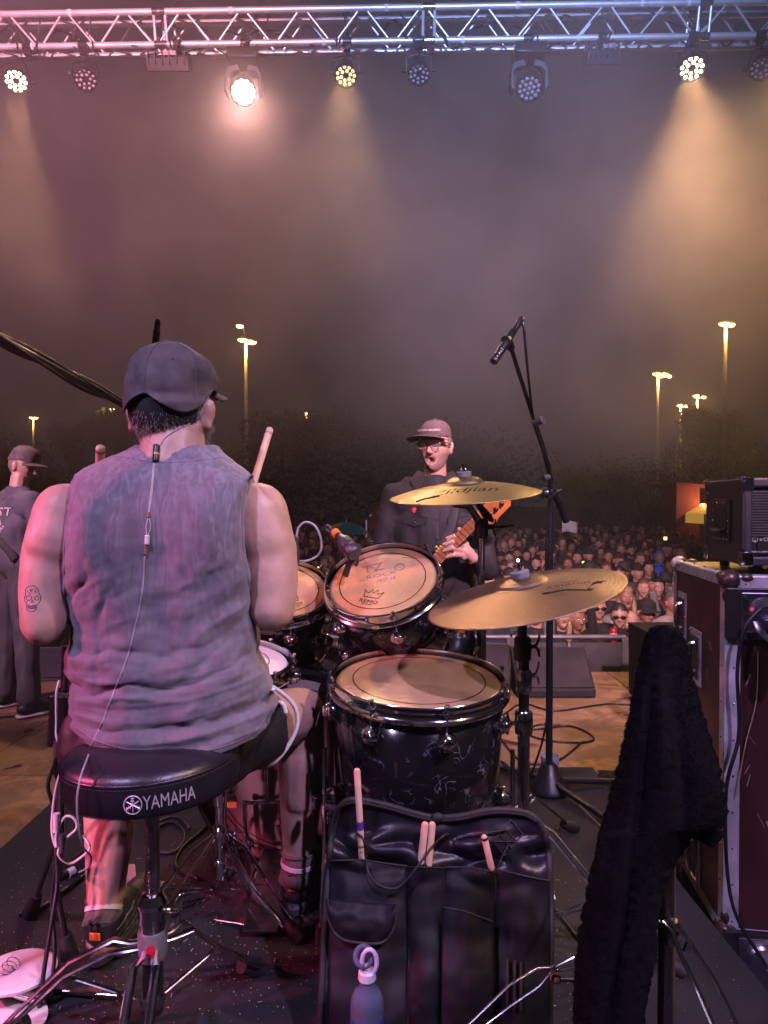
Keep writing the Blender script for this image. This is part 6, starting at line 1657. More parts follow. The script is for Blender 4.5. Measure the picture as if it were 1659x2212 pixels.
# ------------------------------------------------------------------ cymbals
def cymbal_mat(name, c1, c2):
    m = MAT(name, c1, .42, 1, .3, 5, col2=c2, rvar=.10, th=(.3, .75))
    nt = m.node_tree; N = nt.nodes; L = nt.links; b = N['Principled BSDF']
    tc = N.new('ShaderNodeTexCoord'); ln = N.new('ShaderNodeVectorMath'); ln.operation = 'LENGTH'; L.new(tc.outputs['Object'], ln.inputs[0])
    w = N.new('ShaderNodeMath'); w.operation = 'MULTIPLY'; w.inputs[1].default_value = 2300; L.new(ln.outputs['Value'], w.inputs[0]); s = N.new('ShaderNodeMath'); s.operation = 'SINE'; L.new(w.outputs[0], s.inputs[0])
    w2 = N.new('ShaderNodeMath'); w2.operation = 'MULTIPLY'; w2.inputs[1].default_value = 700; L.new(ln.outputs['Value'], w2.inputs[0]); s2 = N.new('ShaderNodeMath'); s2.operation = 'SINE'; L.new(w2.outputs[0], s2.inputs[0]); ad = N.new('ShaderNodeMath'); L.new(s.outputs[0], ad.inputs[0]); L.new(s2.outputs[0], ad.inputs[1])
    bp = N.new('ShaderNodeBump'); bp.inputs['Strength'].default_value = .28; bp.inputs['Distance'].default_value = .0006; L.new(ad.outputs[0], bp.inputs['Height']); L.new(bp.outputs['Normal'], b.inputs['Normal'])
    return m
m_cym1 = cymbal_mat('bronze_traditional', (.36, .30, .14), (.28, .23, .12))
m_cym2 = cymbal_mat('bronze_smoky', (.33, .24, .16), (.24, .17, .12))
def cymbal(center, nrm_, R, mt, label, bell=.055, bh=.020, bow=.030, texts=()):
    z = V(nrm_).normalized(); M = axisM((0, 0, 0), z, (1, 0, 0))
    def hz_(r): 
        if r < bell: return bow + bh*math.sqrt(max(0, 1 - (r/bell)**2))*1.0
        return bow*(1 - ((r-bell)/(R-bell))**1.7)
    t = thing('cymbal', center, label, 'cymbal', 'cymbals of the kit')
    pr = [(.006, hz_(.006))] + [(r, hz_(r)) for r in np.linspace(.012, R, 46)]
    pl = MB(); n = 128
    Mc = Matrix.Translation(V(center)) @ M @ Matrix.Translation((0, 0, -bow))
    pl.lathe(pr, Mc, n, False); o = obj('plate', pl, mt, t, 180, solid=.0014)
    o2 = Mc
    ftb = MB(); ftb.lathe([(.006, 0), (.022, 0), (.022, .016), (.006, .016)], Mc @ Matrix.Translation((0, 0, bow+bh-.003)), 20); obj('felt', ftb, MAT('grey_felt', (.20, .20, .21), .95, 0, .3, 90, bump=.8, bs=500), t, 50)
    w = MB(); w.cyl(Mc @ V((0, 0, bow+bh)), Mc @ V((0, 0, bow+bh+.034)), .0042, n=10)
    for s_ in (-1, 1): w.tube([Mc @ V((0, 0, bow+bh+.016)), Mc @ V((s_*.008, 0, bow+bh+.020)), Mc @ V((s_*.010, 0, bow+bh+.030))], [.005, .004, .003], 8)
    w.cyl(Mc @ V((0, 0, bow+bh+.013)), Mc @ V((0, 0, bow+bh+.020)), .007, n=12); obj('wing_nut', w, m_chrome, t)
    tb = MB(); m2 = MB()
    for txt, size, ang, r0, italic, sx in texts:
        vs, fs = text_geo(txt, size); w_ = max(v[0] for v in vs)
        out = []
        for x, y in vs:
            xx = (x - w_/2)*sx + italic*y; r = r0 + y; a = ang + xx/r0*1.0
            out.append(Mc @ V((r*math.cos(a), r*math.sin(a), hz_(r) + .0011)))
        tb.add(out, fs)
    return t, Mc, hz_, tb
UC = P(1003, 1046, 2.04)
up_t, Mu, hu, tb = cymbal(UC, V((-.07, -.115, 1)), .222, m_cym1, 'upper gold cymbal with black lettering in front of the bassist', bell=.058, bh=.024, bow=.032)
# block lettering on the near side of the bow, read by the drummer
def cym_text(Mc, hz_, txt, size, cx, cy_, sx=1.0, ital=0, tb=None):
    text_on(tb, txt, size, lambda x, y: (lambda X, Y: Mc @ V((X, Y, hz_(min(.2, math.hypot(X, Y))) + .0012)))(cx + x*sx + ital*y, cy_ + y))
vs, fs = text_geo('Zildjian', .06)
for f_ in (1,): cym_text(Mu, hu, 'Zildjian', .062, -.022, -.135, 1.05, .45, tb)
tb.tube([Mu @ V((x, y, hu(math.hypot(x, y)) + .0014)) for x, y in ((-.150, -.142), (-.125, -.136), (-.10, -.142), (-.085, -.140))], .0022, 4)
obj('lettering', tb, m_ink, up_t, 0)
LC = P(1128, 1262, 1.62)
lo_t, Ml, hl, tb = cymbal(LC, V((-.235, -.075, 1)), .232, m_cym2, 'lower bronze cymbal with a black chevron mark over the floor tom', bell=.060, bh=.018, bow=.030)
cym_text(Ml, hl, 'A CUSTOM', .016, .085, -.088, 1.2, .3, tb); cym_text(Ml, hl, 'AVEDIS', .010, .092, -.068, 1.2, .3, tb)
obj('lettering', tb, m_ink, lo_t, 0)
lm = MB()
def lp(x, y): return Ml @ V((x, y, hl(math.hypot(x, y)) + .0013))
lm.add([lp(.020, -.110), lp(.075, -.112), lp(.120, -.128), lp(.120, -.136), lp(.070, -.120), lp(.022, -.122)], [(0, 1, 4, 5), (1, 2, 3, 4)])
lm.add([lp(.110, -.134), lp(.122, -.134), lp(.165, -.082), lp(.178, -.074), lp(.150, -.078), lp(.140, -.086)], [(0, 1, 2, 5), (5, 2, 3, 4)])
obj('chevron', lm, m_ink, lo_t, 0)
for (Mc, hz_, R, t, n_) in ((Mu, hu, .21, up_t, 60), (Ml, hl, .22, lo_t, 90)):
    mk = MB(); rnd = random.Random(n_)
    for i in range(n_):
        a = rnd.uniform(0, 2*PI); r = R*math.sqrt(rnd.uniform(.12, .95)); x, y = r*math.cos(a), r*math.sin(a); L_ = rnd.uniform(.001, .004); an = rnd.uniform(0, PI)
        q = [(x+math.cos(an)*L_, y+math.sin(an)*L_), (x-math.sin(an)*.0006, y+math.cos(an)*.0006), (x-math.cos(an)*L_, y-math.sin(an)*L_), (x+math.sin(an)*.0006, y-math.cos(an)*.0006)]
        mk.add([Mc @ V((c_, d_, hz_(min(R, math.hypot(c_, d_))) + .0009)) for c_, d_ in q], [(0, 1, 2, 3)])
    obj('scratches', mk, m_worn, t, 0, kind='stuff')
# ------------------------------------------------------------------ stands
def tripod(t, c, z_hub, spread, angles, m=m_chrome, double=True, foot=True, zf=RZ, w=.018, mid=.55):
    """double-braced legs from a hub at height z_hub down to the floor"""
    for a in angles:
        d = V((math.cos(a), math.sin(a), 0)); hub = V((c.x, c.y, z_hub)); ft_ = V((c.x, c.y, zf+.014)) + d*spread
        s = d.cross(V((0, 0, 1)))
        lg = MB()
        for sg in ((-1, 1) if double else (0,)):
            pts = [hub + d*.022 + s*sg*.006, hub + d*.07 + s*sg*w + V((0, 0, -.03)), hub.lerp(ft_, mid) + s*sg*w, hub.lerp(ft_, .88) + s*sg*w*.7, ft_ + V((0, 0, .012)) - d*.03]
            if not double: pts = [hub + d*.02, ft_ + V((0, 0, .01))]
            lg.tube(pts, .0062 if double else .011, 8, flat=.45)
        l = obj('leg', lg, m, t)
        if foot: obj('rubber_foot', MB().tube([ft_ - d*.045 + V((0, 0, .022)), ft_ + V((0, 0, .004)), ft_ + d*.012 - V((0, 0, .004))], [.012, .017, .015], 12), m_rubber, l)
        br_ = MB(); b0 = V((c.x, c.y, zf + .05)); 
        for sg in ((-1, 1) if double else (0,)): br_.tube([b0 + d*.02 + s*sg*.006, hub.lerp(ft_, mid) + s*sg*w*.8], .005, 6, flat=.45)
        obj('brace', br_, m, t)
def post(t, a, b, r, m=m_chrome, name='tube'): return obj(name, MB().cyl(a, b, r, n=16), m, t)
def clampw(t, c, r=.018, m=m_chrome, wing=V((1, 0, 0))):
    k = obj('clamp', MB().lathe([(r*.8, -.030), (r, -.026), (r*1.05, 0), (r, .022), (r*.8, .028)], Matrix.Translation(c), 18), m, t, 40)
    w = MB(); d = V(wing).normalized(); w.cyl(c, c + d*(r+.016), .005, n=8); u = d.cross(V((0, 0, 1))).normalized()
    for s_ in (-1, 1): w.tube([c + d*(r+.012), c + d*(r+.020) + V((0, 0, s_*.012)), c + d*(r+.022) + V((0, 0, s_*.026))], [.006, .006, .004], 8, flat=.5)
    obj('wing_bolt', w, m, k)
# lower cymbal stand
bx_ = LC.x - .0; ls = thing('cymbal_stand', (LC.x, 1.66, RZ), 'black and chrome cymbal stand holding the lower cymbal right of the floor tom', 'cymbal stand', 'cymbal stands')
S0 = V((P(1131, 1700, 1.64).x, 1.64, RZ))
def at(x, y, d): return P(x, y, d)
post(ls, V((S0.x, S0.y, RZ+.02)), V((S0.x, S0.y, at(1131, 1560, 1.64).z)), .0145, m_dchrome); post(ls, V((S0.x, S0.y, at(1131, 1560, 1.64).z)), V((S0.x, S0.y, at(1131, 1425, 1.64).z)), .0125, m_black)
clampw(ls, V((S0.x, S0.y, at(0, 1560, 1.64).z)), .021, m_chrome, V((-1, -.3, 0))); clampw(ls, V((S0.x, S0.y, at(0, 1470, 1.64).z)), .018, m_dchrome, V((1, -.2, .6)))
clampw(ls, V((S0.x-.003, S0.y, at(0, 1400, 1.64).z)), .020, m_black, V((1, -.6, .3)))
post(ls, V((S0.x-.003, S0.y, at(0, 1420, 1.64).z)), V((LC.x, LC.y+.004, LC.z-.03)), .011, m_black); obj('tilter', MB().lathe([(.012, -.03), (.018, -.02), (.018, .01), (.010, .03)], axisM(V((LC.x, LC.y, LC.z-.06)), (-.2, -.24, 1)), 16), m_black, ls)
post(ls, V((LC.x, LC.y, LC.z-.05)), V((LC.x-.008, LC.y-.01, LC.z+.01)), .004, m_chrome, 'rod')
tripod(ls, S0, RZ+.30, .34, (-.35, 1.7, 3.6), m_dchrome)
# upper cymbal stand
us = thing('cymbal_stand', (UC.x+.05, 2.06, RZ), 'cymbal stand holding the upper cymbal in front of the bassist', 'cymbal stand', 'cymbal stands')
U0 = V((P(1040, 1300, 2.06).x, 2.06, RZ))
post(us, V((U0.x, U0.y, RZ+.02)), V((U0.x, U0.y, at(0, 1300, 2.06).z)), .0145, m_dchrome); post(us, V((U0.x, U0.y, at(0, 1310, 2.06).z)), V((U0.x, U0.y, at(0, 1150, 2.06).z)), .0105, m_dchrome)
clampw(us, V((U0.x, U0.y, at(0, 1330, 2.06).z)), .020, m_dchrome, V((-1, -.3, 0))); clampw(us, V((U0.x, U0.y, at(0, 1140, 2.06).z)), .020, m_black, V((1, -.4, 0)))
tl_ = MB(); q0 = V((U0.x, U0.y, at(0, 1135, 2.06).z)); q1 = V((UC.x + .012, UC.y, UC.z - .06)); tl_.tube([q0, q1], [.012, .010], 10); tl_.tube([q0 + V((.0, 0, 0)), q0 + V((.05, -.01, -.004)), q0 + V((.095, -.02, .002))], [.010, .012, .009], 8, flat=.5); tl_.tube([q1, q1 + V((-.045, -.01, .004))], [.014, .012], 10); tl_.tube([q1 + V((.03, 0, 0)), q1 + V((.05, -.02, -.03)), q0 + V((.03, -.02, .015))], [.012, .018, .008], 10, flat=.6)
obj('tilter', tl_, m_black, us); post(us, q1, V((UC.x, UC.y, UC.z+.01)), .004, m_chrome, 'rod'); obj('cymbal_seat', MB().lathe([(.014, -.02), (.016, -.004), (.010, 0)], axisM(V((UC.x, UC.y, UC.z-.034)), (-.06, -.2, 1)), 14), m_black, us)
tripod(us, U0, RZ+.30, .34, (.4, 2.3, 4.4), m_dchrome)
# snare stand
sn_ = thing('snare_stand', (P(478, 1800, 1.80).x, 1.80, RZ), 'chrome snare stand with double braced legs behind the stool', 'drum stand')
Q0 = V((P(478, 1800, 1.80).x, 1.80, RZ)); zt_ = at(0, 1690, 1.80).z
post(sn_, V((Q0.x, Q0.y, RZ+.07)), V((Q0.x, Q0.y, zt_)), .0155); post(sn_, V((Q0.x, Q0.y, zt_)), V((Q0.x, Q0.y, M3.translation.z-.15)), .012, m_dchrome)
clampw(sn_, V((Q0.x, Q0.y, at(0, 1715, 1.8).z)), .021); clampw(sn_, V((Q0.x, Q0.y, at(0, 1800, 1.8).z)), .021); clampw(sn_, V((Q0.x, Q0.y, at(0, 1872, 1.8).z)), .019)
obj('orange_tape', MB().box(V((Q0.x+.035, Q0.y-.03, at(0, 1727, 1.8).z)), (.026, .006, .016)), m_orange, sn_, 0, bevel=.001)
for a, zz_ in ((-2.3, RZ+.02), (-.75, RZ+.02), (1.4, RZ+.02)): pass
tripod(sn_, Q0, at(0, 1798, 1.8).z, .27, (-2.35, -.62, 1.3), m_chrome, w=.022)
for a in (.5, 2.6, 4.7):
    e = M3 @ V((.15*math.cos(a), .15*math.sin(a), -.13)); obj('basket_arm', MB().tube([V((Q0.x, Q0.y, M3.translation.z-.20)), e - V((0, 0, .04)), e], .006, 8), m_chrome, sn_)
# kick pedal with mechanism
kp = thing('bass_drum_pedal', (P(560, 1800, 1.9).x, 1.90, RZ), 'chrome bass drum pedal frame between snare stand and drummer\'s right leg', 'pedal')
k0 = P(520, 1790, 1.86); k0.z = RZ
kf = MB(); kf.box((k0.x + .05, 1.84, RZ+.012), (.10, .30, .010), Matrix.Rotation(-.25, 3, 'Z')); obj('base_plate', kf, m_dchrome, kp, 0, bevel=.002)
for s_ in (-.05, .05):
    obj('pedal_post', MB().tube([V((k0.x+.07+s_, 1.93, RZ+.01)), V((k0.x+.05+s_, 1.93, RZ+.14)), V((k0.x+.045+s_, 1.93, RZ+.22))], .007, 8), m_chrome, kp)
obj('axle', MB().cyl((k0.x-.01, 1.93, RZ+.21), (k0.x+.12, 1.93, RZ+.21), .006, n=10), m_chrome, kp)
obj('beater', MB().tube([V((k0.x+.06, 1.93, RZ+.21)), V((k0.x+.06, 1.90, RZ+.36))], .0035, 8), m_chrome, kp); obj('beater_head', MB().cyl((k0.x+.06, 1.88, RZ+.37), (k0.x+.06, 1.92, RZ+.37), .022, n=18), MAT('felt_beater', (.4, .38, .36), .9), kp)
obj('spring', MB().tube([V((k0.x+.125+.008*math.cos(i*.9), 1.925+.008*math.sin(i*.9), RZ+.06+i*.0022)) for i in range(60)], .0014, 4), m_chrome, kp)
obj('footboard', MB().box((k0.x+.09, 1.78, RZ+.055), (.085, .28, .008), Matrix.Rotation(.22, 3, 'X')), m_dchrome, kp, 0, bevel=.003)
for dx_, hgt in ((-.02, .14), (.10, .18)): obj('linkage', MB().tube([V((k0.x+dx_, 1.86, RZ+hgt)), V((k0.x+dx_+.03, 1.85, RZ+.07)), V((k0.x+dx_+.05, 1.82, RZ+.02))], .0055, 8), m_chrome, kp)
obj('red_led', MB().ell((k0.x+.012, 1.80, RZ+.10), .0035), MAT('red_glow', (1, .1, .1), .4, emit=(1, .02, .03), es=12), kp)
# hi-hat pedal plate behind the left shoe
hp0 = P(262, 1990, 1.72); hp = thing('pedal_footboard', (hp0.x, 1.70, RZ), 'pale metal pedal footboard just right of the drummer\'s left shoe', 'pedal')
def plate(x, y, z, w): return None
a_ = floor_pt(268, 2010, RZ+.03); b_ = floor_pt(306, 2010, RZ+.03); c_ = floor_pt(292, 1865, RZ+.11); d_ = floor_pt(262, 1865, RZ+.11)
dn = V((0, 0, -.010)); obj('footboard', MB().hexa([a_+dn, b_+dn, c_+dn, d_+dn, a_, b_, c_, d_]), MAT('pale_steel', (.62, .62, .66), .35, .6, .3, 10), hp, 0, bevel=.003)
for k in range(5): obj('grip_strip', MB().box(a_.lerp(b_, .5) + V((0, -.01 - .011*k, -.006)), (.060, .006, .006)), m_dchrome, hp, 0, bevel=.001)
obj('frame', MB().box(a_.lerp(d_, .5).lerp(b_.lerp(c_, .5), .5) + V((0, 0, -.05)), (.075, .30, .008)), m_dchrome, hp, 0)
# ------------------------------------------------------------------ throne
TC = P(328, 1665, 1.35); m_vinyl = MAT('black_vinyl', (.014, .012, .018), .34, 0, .2, 30, bump=.45, bs=240)
th = thing('drum_throne', (TC.x, TC.y, RZ), 'round black vinyl drum stool with white maker\'s lettering under the drummer', 'stool')
ztop = at(0, 1672, 1.185).z; RT = .176; Ht = .078
MT = Matrix.Translation((TC.x, TC.y, ztop)) @ Matrix.Rotation(-.030, 4, 'Y') @ Matrix.Diagonal((.94, .94, 1, 1))
obj('seat', MB().lathe([(.0001, .004), (.10, .003), (.150, -.003), (.168, -.012), (.1745, -.022), (.1765, -.030), (.1770, -.050), (.1765, -Ht+.004), (.172, -Ht-.004), (.166, -Ht-.006), (.0001, -Ht-.006)], MT, 96), m_vinyl, th, 50)
obj('welt', MB().lathe([(.1755, -.0215), (.1775, -.0235), (.1765, -.0265)], MT, 96, False), m_vinyl, th, 180)
stc_ = MB()
for k in range(150):
    a = 2*PI*k/150; p = MT @ V((.1778*math.cos(a), .1778*math.sin(a), -.0285)); q = MT @ V((.1778*math.cos(a+.024), .1778*math.sin(a+.024), -.0285)); stc_.tube([p, q], .0005, 3)
obj('stitching', stc_, MAT('grey_thread', (.12, .11, .14), .8), th, 0, kind='stuff')
m_logo = MAT('silver_print', (.50, .48, .54), .4, .3, .1, 30)
tb = MB(); RTx = .1782
def on_t(x, y, a0=-PI/2): 
    a = a0 + x/RTx; return MT @ V((RTx*math.cos(a), RTx*math.sin(a), y))
text_on(tb, 'YAMAHA', .0335, lambda x, y: on_t(x + .0885, -.0640 + y), sx=.70)
obj('lettering', tb, m_logo, th, 0, solid=.0006)
em = MB(); ex_, ey_ = .0225, -.0540
em.tube([on_t(ex_ + .0158*math.cos(q), ey_ + .0158*math.sin(q)) for q in [i*2*PI/36 for i in range(36)]], .0011, 4, closed=True)
for k in range(3):
    a = PI/2 + k*2*PI/3
    for s_ in (0, ): em.tube([on_t(ex_ + r_*math.cos(a), ey_ + r_*math.sin(a)) for r_ in (-.013, -.006, 0, .006, .0135)], [.0006, .0011, .0012, .0011, .0012], 4)
    for r_ in (.007, .0115):
        p1, p2, p3 = [on_t(ex_ + r_*math.cos(a) + s_*.0032*math.sin(a), ey_ + r_*math.sin(a) - s_*.0032*math.cos(a)) for s_ in (-1, 0, 1)]; em.tube([p1, p2, p3], .0008, 4)
obj('emblem', em, m_logo, th, 0)
zc_ = MT.translation.z - Ht
obj('seat_bracket', MB().lathe([(.05, 0), (.05, -.006), (.022, -.012), (.022, -.030)], Matrix.Translation((TC.x, TC.y, zc_ - .004)), 24), m_black, th, 40)
xs, ys = TC.x, TC.y; zcol = at(0, 1925, 1.36).z
thr = MB(); prof = []; z = zc_; k = 0
while z > zcol: prof += [(.0128, z), (.0145, z-.0018), (.0128, z-.0036)]; z -= .0042
thr.lathe(prof[::-1], Matrix.Translation((xs, ys, 0)), 20, False); obj('threaded_rod', thr, m_dchrome, th, 180)
obj('collar', MB().lathe([(.019, zcol-.028), (.0275, zcol-.022), (.0275, zcol-.014), (.020, zcol+.002), (.0145, zcol+.004)], Matrix.Translation((xs, ys, 0)), 14), m_chrome, th, 20)
zt2 = at(0, 2010, 1.36).z; obj('tube', MB().cyl((xs, ys, zcol-.02), (xs, ys, zt2), .0245, n=24), m_dchrome, th)
hub = obj('hub', MB().lathe([(.0265, zt2-.045), (.0285, zt2-.035), (.0285, zt2+.004), (.0265, zt2+.010)], Matrix.Translation((xs, ys, 0)), 24), MAT('hub_steel', (.30, .29, .32), .4, .6), th, 40)
obj('tube', MB().cyl((xs, ys, zt2-.04), (xs, ys, RZ+.05), .0195, n=20), m_black, th)
obj('red_badge', MB().lathe([(.009, 0), (.009, .0015), (.0001, .0015)], axisM((xs+.006, ys-.0285, zt2-.014), (.2, -1, 0)), 18), MAT('red_enamel', (.6, .02, .04), .35), hub)
tb = MB(); text_on(tb, 'S R', .009, lambda x, y: V((xs+x, ys-.0292, zt2-.034+y))); obj('hub_print', tb, m_ink, hub, 0)
wn_ = MB(); wc = V((xs+.052, ys-.01, zt2+.052)); wn_.cyl(V((xs+.02, ys, zt2+.046)), wc, .005, n=10); wn_.ell(wc + V((.004, 0, .016)), (.009, .006, .020), Euler((0, .35, 0)).to_matrix()); wn_.ell(wc + V((-.004, 0, -.018)), (.010, .006, .020), Euler((0, .25, 0)).to_matrix())
obj('wing_bolt', wn_, m_chrome, th)
hubp = V((xs, ys, zt2-.02))
def throne_leg(ft_, w=.020, m=m_dchrome, bow=.05):
    ft_ = V(ft_); d = (V((ft_.x, ft_.y, 0)) - V((xs, ys, 0))).normalized(); s = d.cross(V((0, 0, 1))); lg = MB()
    for sg in (-1, 1):
        k1 = hubp + d*.075 + s*sg*w + V((0, 0, .004)); lg.tube([hubp + d*.022 + s*sg*.010, hubp + d*.045 + s*sg*.012, k1, hubp.lerp(ft_, .55) + s*sg*w + V((0, 0, bow)), hubp.lerp(ft_, .88) + s*sg*w + V((0, 0, bow*.5)), ft_ + V((0, 0, .02)) + s*sg*.006], [.006, .008, .009, .009, .008, .008], 8, flat=.5)
    l = obj('leg', lg, m, th); obj('rubber_foot', MB().tube([ft_ - d*.055 + V((0, 0, .040)), ft_ - d*.02 + V((0, 0, .020)), ft_ + V((0, 0, -.004))], [.016, .020, .021], 14), m_rubber, l)
    mid = hubp.lerp(ft_, .52) + V((0, 0, bow*.6)); br_ = MB(); br_.tube([V((xs, ys, RZ+.075)) + d*.02, mid], .0055, 8, flat=.5); obj('brace', br_, m, th)
throne_leg(floor_pt(566, 2098, RZ), bow=.03, m=m_dchrome)
throne_leg(floor_pt(-10, 2260, RZ+.02), bow=.06)
fr = V((xs+.055, ys-.40, RZ)); throne_leg(fr, w=.021, m=m_chrome, bow=.01)
obj('lower_hub', MB().lathe([(.022, -.012), (.025, 0), (.022, .012)], Matrix.Translation((xs, ys, RZ+.075)), 20), m_dchrome, th)
obj('floor_bar', MB().box(floor_pt(190, 2135, RZ+.02).lerp(floor_pt(60, 2118, RZ+.02), 0) + V((-.06, 0, 0)), (.27, .020, .010), Matrix.Rotation(-.12, 3, 'Z')), m_dchrome, th, 0, bevel=.003)
# ------------------------------------------------------------------ bassist and guitarist
m_clear = MAT('clear_lens', (.5, .5, .6), .05, 0, 0, spec=.8); m_clear.node_tree.nodes['Principled BSDF'].inputs['Alpha'].default_value = .10
m_jack = MAT('black_work_jacket', (.022, .021, .024), .75, 0, .3, 9, bump=.5, bs=300)
m_seam = MAT('jacket_seam', (.034, .033, .037), .8)
def outfit(t, s, rz, loc):
    t.location = loc; t.rotation_euler = (0, 0, rz); t.scale = (s, s, s)
    return Matrix.Translation(V(loc)) @ Matrix.Rotation(rz, 4, 'Z') @ Matrix.Scale(s, 4)
bass_p = thing('person', (0, 0, 0), 'bassist in a black jacket, glasses and faded cap singing out behind the cymbals', 'person')
Bx, By, Bs = .262, 3.55, 1.053
W2L = lambda p: V(((p.x-Bx)/Bs, (p.y-By)/Bs, p.z/Bs))
hand = W2L(P(1003, 1190, 3.30)); elb = W2L(P(1052, 1232, 3.45))
pose = dict(w=.20, om=1.0, turn=-.42, nod=.02, nose=1.05, R=(elb, hand, 0), L=((-.27, .02, 1.06), (-.12, -.22, .98)))
skin, cl, legs, hM, hf_b = crowd_body(pose)
# fretting hand
pp = lambda x, y, d: W2L(P(x, y, d))
skin.caps(pp(1022, 1205, 3.33), pp(1006, 1190, 3.31), .027, .030)
skin.caps(pp(1003, 1178, 3.31), pp(1000, 1200, 3.31), .024, .024)
for k, (kx, ky, mx_, my_, tx, ty) in enumerate(((1000, 1169, 982, 1158, 966, 1163), (999, 1179, 978, 1170, 959, 1177), (998, 1190, 977, 1184, 958, 1190), (998, 1200, 981, 1199, 965, 1203))):
    skin.chain([pp(kx, ky, 3.295), pp(mx_, my_, 3.245), pp(tx, ty, 3.262)], [.0125, .0115, .009], 10)
skin.chain([pp(1004, 1188, 3.34), pp(1000, 1160, 3.375), pp(992, 1143, 3.37)], [.016, .0125, .0105], 10)
bskin = remesh(skin, .0040, 1); paint(bskin, hM, 1.0)
m_bskin = MAT('bassist_skin', (.56, .34, .27), .45, 0, .14, 22, bump=.1, bs=170)
_bv = bvhtree.BVHTree.FromPolygons([v.co.copy() for v in bskin.vertices], [list(p.vertices) for p in bskin.polygons])
def face_y(x, z):
    a = hM @ V((x, -.3, z)); d_ = (hM.to_3x3() @ V((0, 1, 0))).normalized(); h = _bv.ray_cast(a, d_); return -.3 + (h[3] or .21)
mo_y = max(face_y(0, -.068), face_y(.012, -.062))
obj('mouth_opening', MB().ell(hM @ V((0, mo_y - .001, -.067)), (.0165, .0055, .0125), hM.to_3x3(), 18, 10), m_mouth, bass_p, 180)
obj('lip_rim', MB().tube([hM @ V((.0185*math.cos(a), face_y(.0185*math.cos(a), -.067 + .0145*math.sin(a)) + .001, -.067 + .0145*math.sin(a))) for a in [i*2*PI/26 for i in range(26)]], .0036, 6, closed=True), m_lip, bass_p, 180)
bb_o = obj('body', bskin, [m_bskin, m_lip, m_mouth, m_brow], bass_p, 180); eyes(bass_p, hM)
jm = remesh(cl, .010, 6); cloth_noise(jm, .014, 8); jk = obj('jacket', jm, m_jack, bass_p, 180)
tm_ = remesh(legs, .014, 4); obj('trousers', tm_, m_blackc, bass_p, 180)
for s_ in (-1, 1):
    sb_ = MB(); sb_.caps((s_*.10, .05, .045), (s_*.11, -.14, .035), .045, .04); obj('shoe', sb_, m_shoe, bass_p, 180)
hm = MB(); shell(hm, hf_b, hM, lambda x, y, z: (y > .0 and -.05 < z < .05) or (y > -.035 and -.01 < z < .05), .005, 50, 40, .002, 90); obj('hair', hm, m_dhair, bass_p, 180)
sbm = MB(); shell(sbm, hf_b, hM, beard_mask, .0012, 60, 50, .0008, 200); obj('stubble', sbm, MAT('stubble', (.26, .17, .14), .8, 0, .6, 300, col2=(.50, .32, .26)), bass_p, 180)
cpb = MB(); cap_geo(cpb, hf_b, hM, True, .008, .082, .042, -.22); m_bcap = MAT('faded_maroon_cap', (.12, .085, .09), .85, 0, .3, 14, bump=.4, bs=400); bcap = obj('cap', cpb, m_bcap, bass_p, 180)
tb = MB(); text_on(tb, 'AUTUMN RECORDS', .0125, lambda x, y: hM @ V((x, -.112 + 5.0*x*x + (y+.02)*.35, .066 + y))); obj('cap_print', tb, m_wht, bcap, 0)
gl = MB(); m_frame = MAT('pink_brown_frames', (.35, .12, .10), .25, 0, .3, 40, coat=.5)
for sd in (-1, 1):
    cc = V((sd*.033, -.098, .001)); gl.tube([hM @ (cc + V((.0235*math.cos(q), .003*abs(math.cos(q)), .020*math.sin(q)))) for q in [i*2*PI/28 for i in range(28)]], .0022, 6, closed=True)
    gl.tube([hM @ V((sd*.056, -.093, .010)), hM @ V((sd*.078, -.070, .010)), hM @ V((sd*.082, .008, .006))], .0020, 6)
gl.tube([hM @ V((-.010, -.099, .004)), hM @ V((0, -.102, .008)), hM @ V((.010, -.099, .004))], .0022, 6)
gls = obj('glasses', gl, m_frame, bass_p, 180)
for sd in (-1, 1): obj('lens', MB().lathe([(.0001, 0), (.022, 0), (.022, .0006), (.0001, .0006)], hM @ Matrix.Translation((sd*.033, -.097, .001)) @ Matrix.Rotation(PI/2, 4, 'X') @ Matrix.Diagonal((1, .87, 1, 1)), 24), m_clear, gls, 60)
bvJ = surf_bvh([jk])
def onj(x, z, off=.004):
    h = bvJ.ray_cast(V((x, -1, z)), V((0, 1, 0))); return (h[0] + V((0, -off, 0))) if h[0] is not None else V((x, -.15, z))
def jpath(pts, off=.003, n=24): 
    q = bez([V((a, b_, 0)) for a, b_ in pts], n); return [onj(p.x, p.y, off) for p in q]
def jstrip(name, pts, w, m, off=.003, par=None, thick=.35, n=24): return obj(name, MB().tube(jpath(pts, off, n), w, 8, flat=thick), m, par or jk, 180)
jstrip('placket', [(-.002, 1.40), (.0, 1.2), (.0, .98)], .010, m_seam, .0, thick=.2)
for z in (1.33, 1.25, 1.16, 1.07): obj('button', MB().lathe([(.0075, 0), (.0075, .003), (.0001, .004)], axisM(onj(0, z, .003), (0, -1, 0)), 14), m_black, jk)
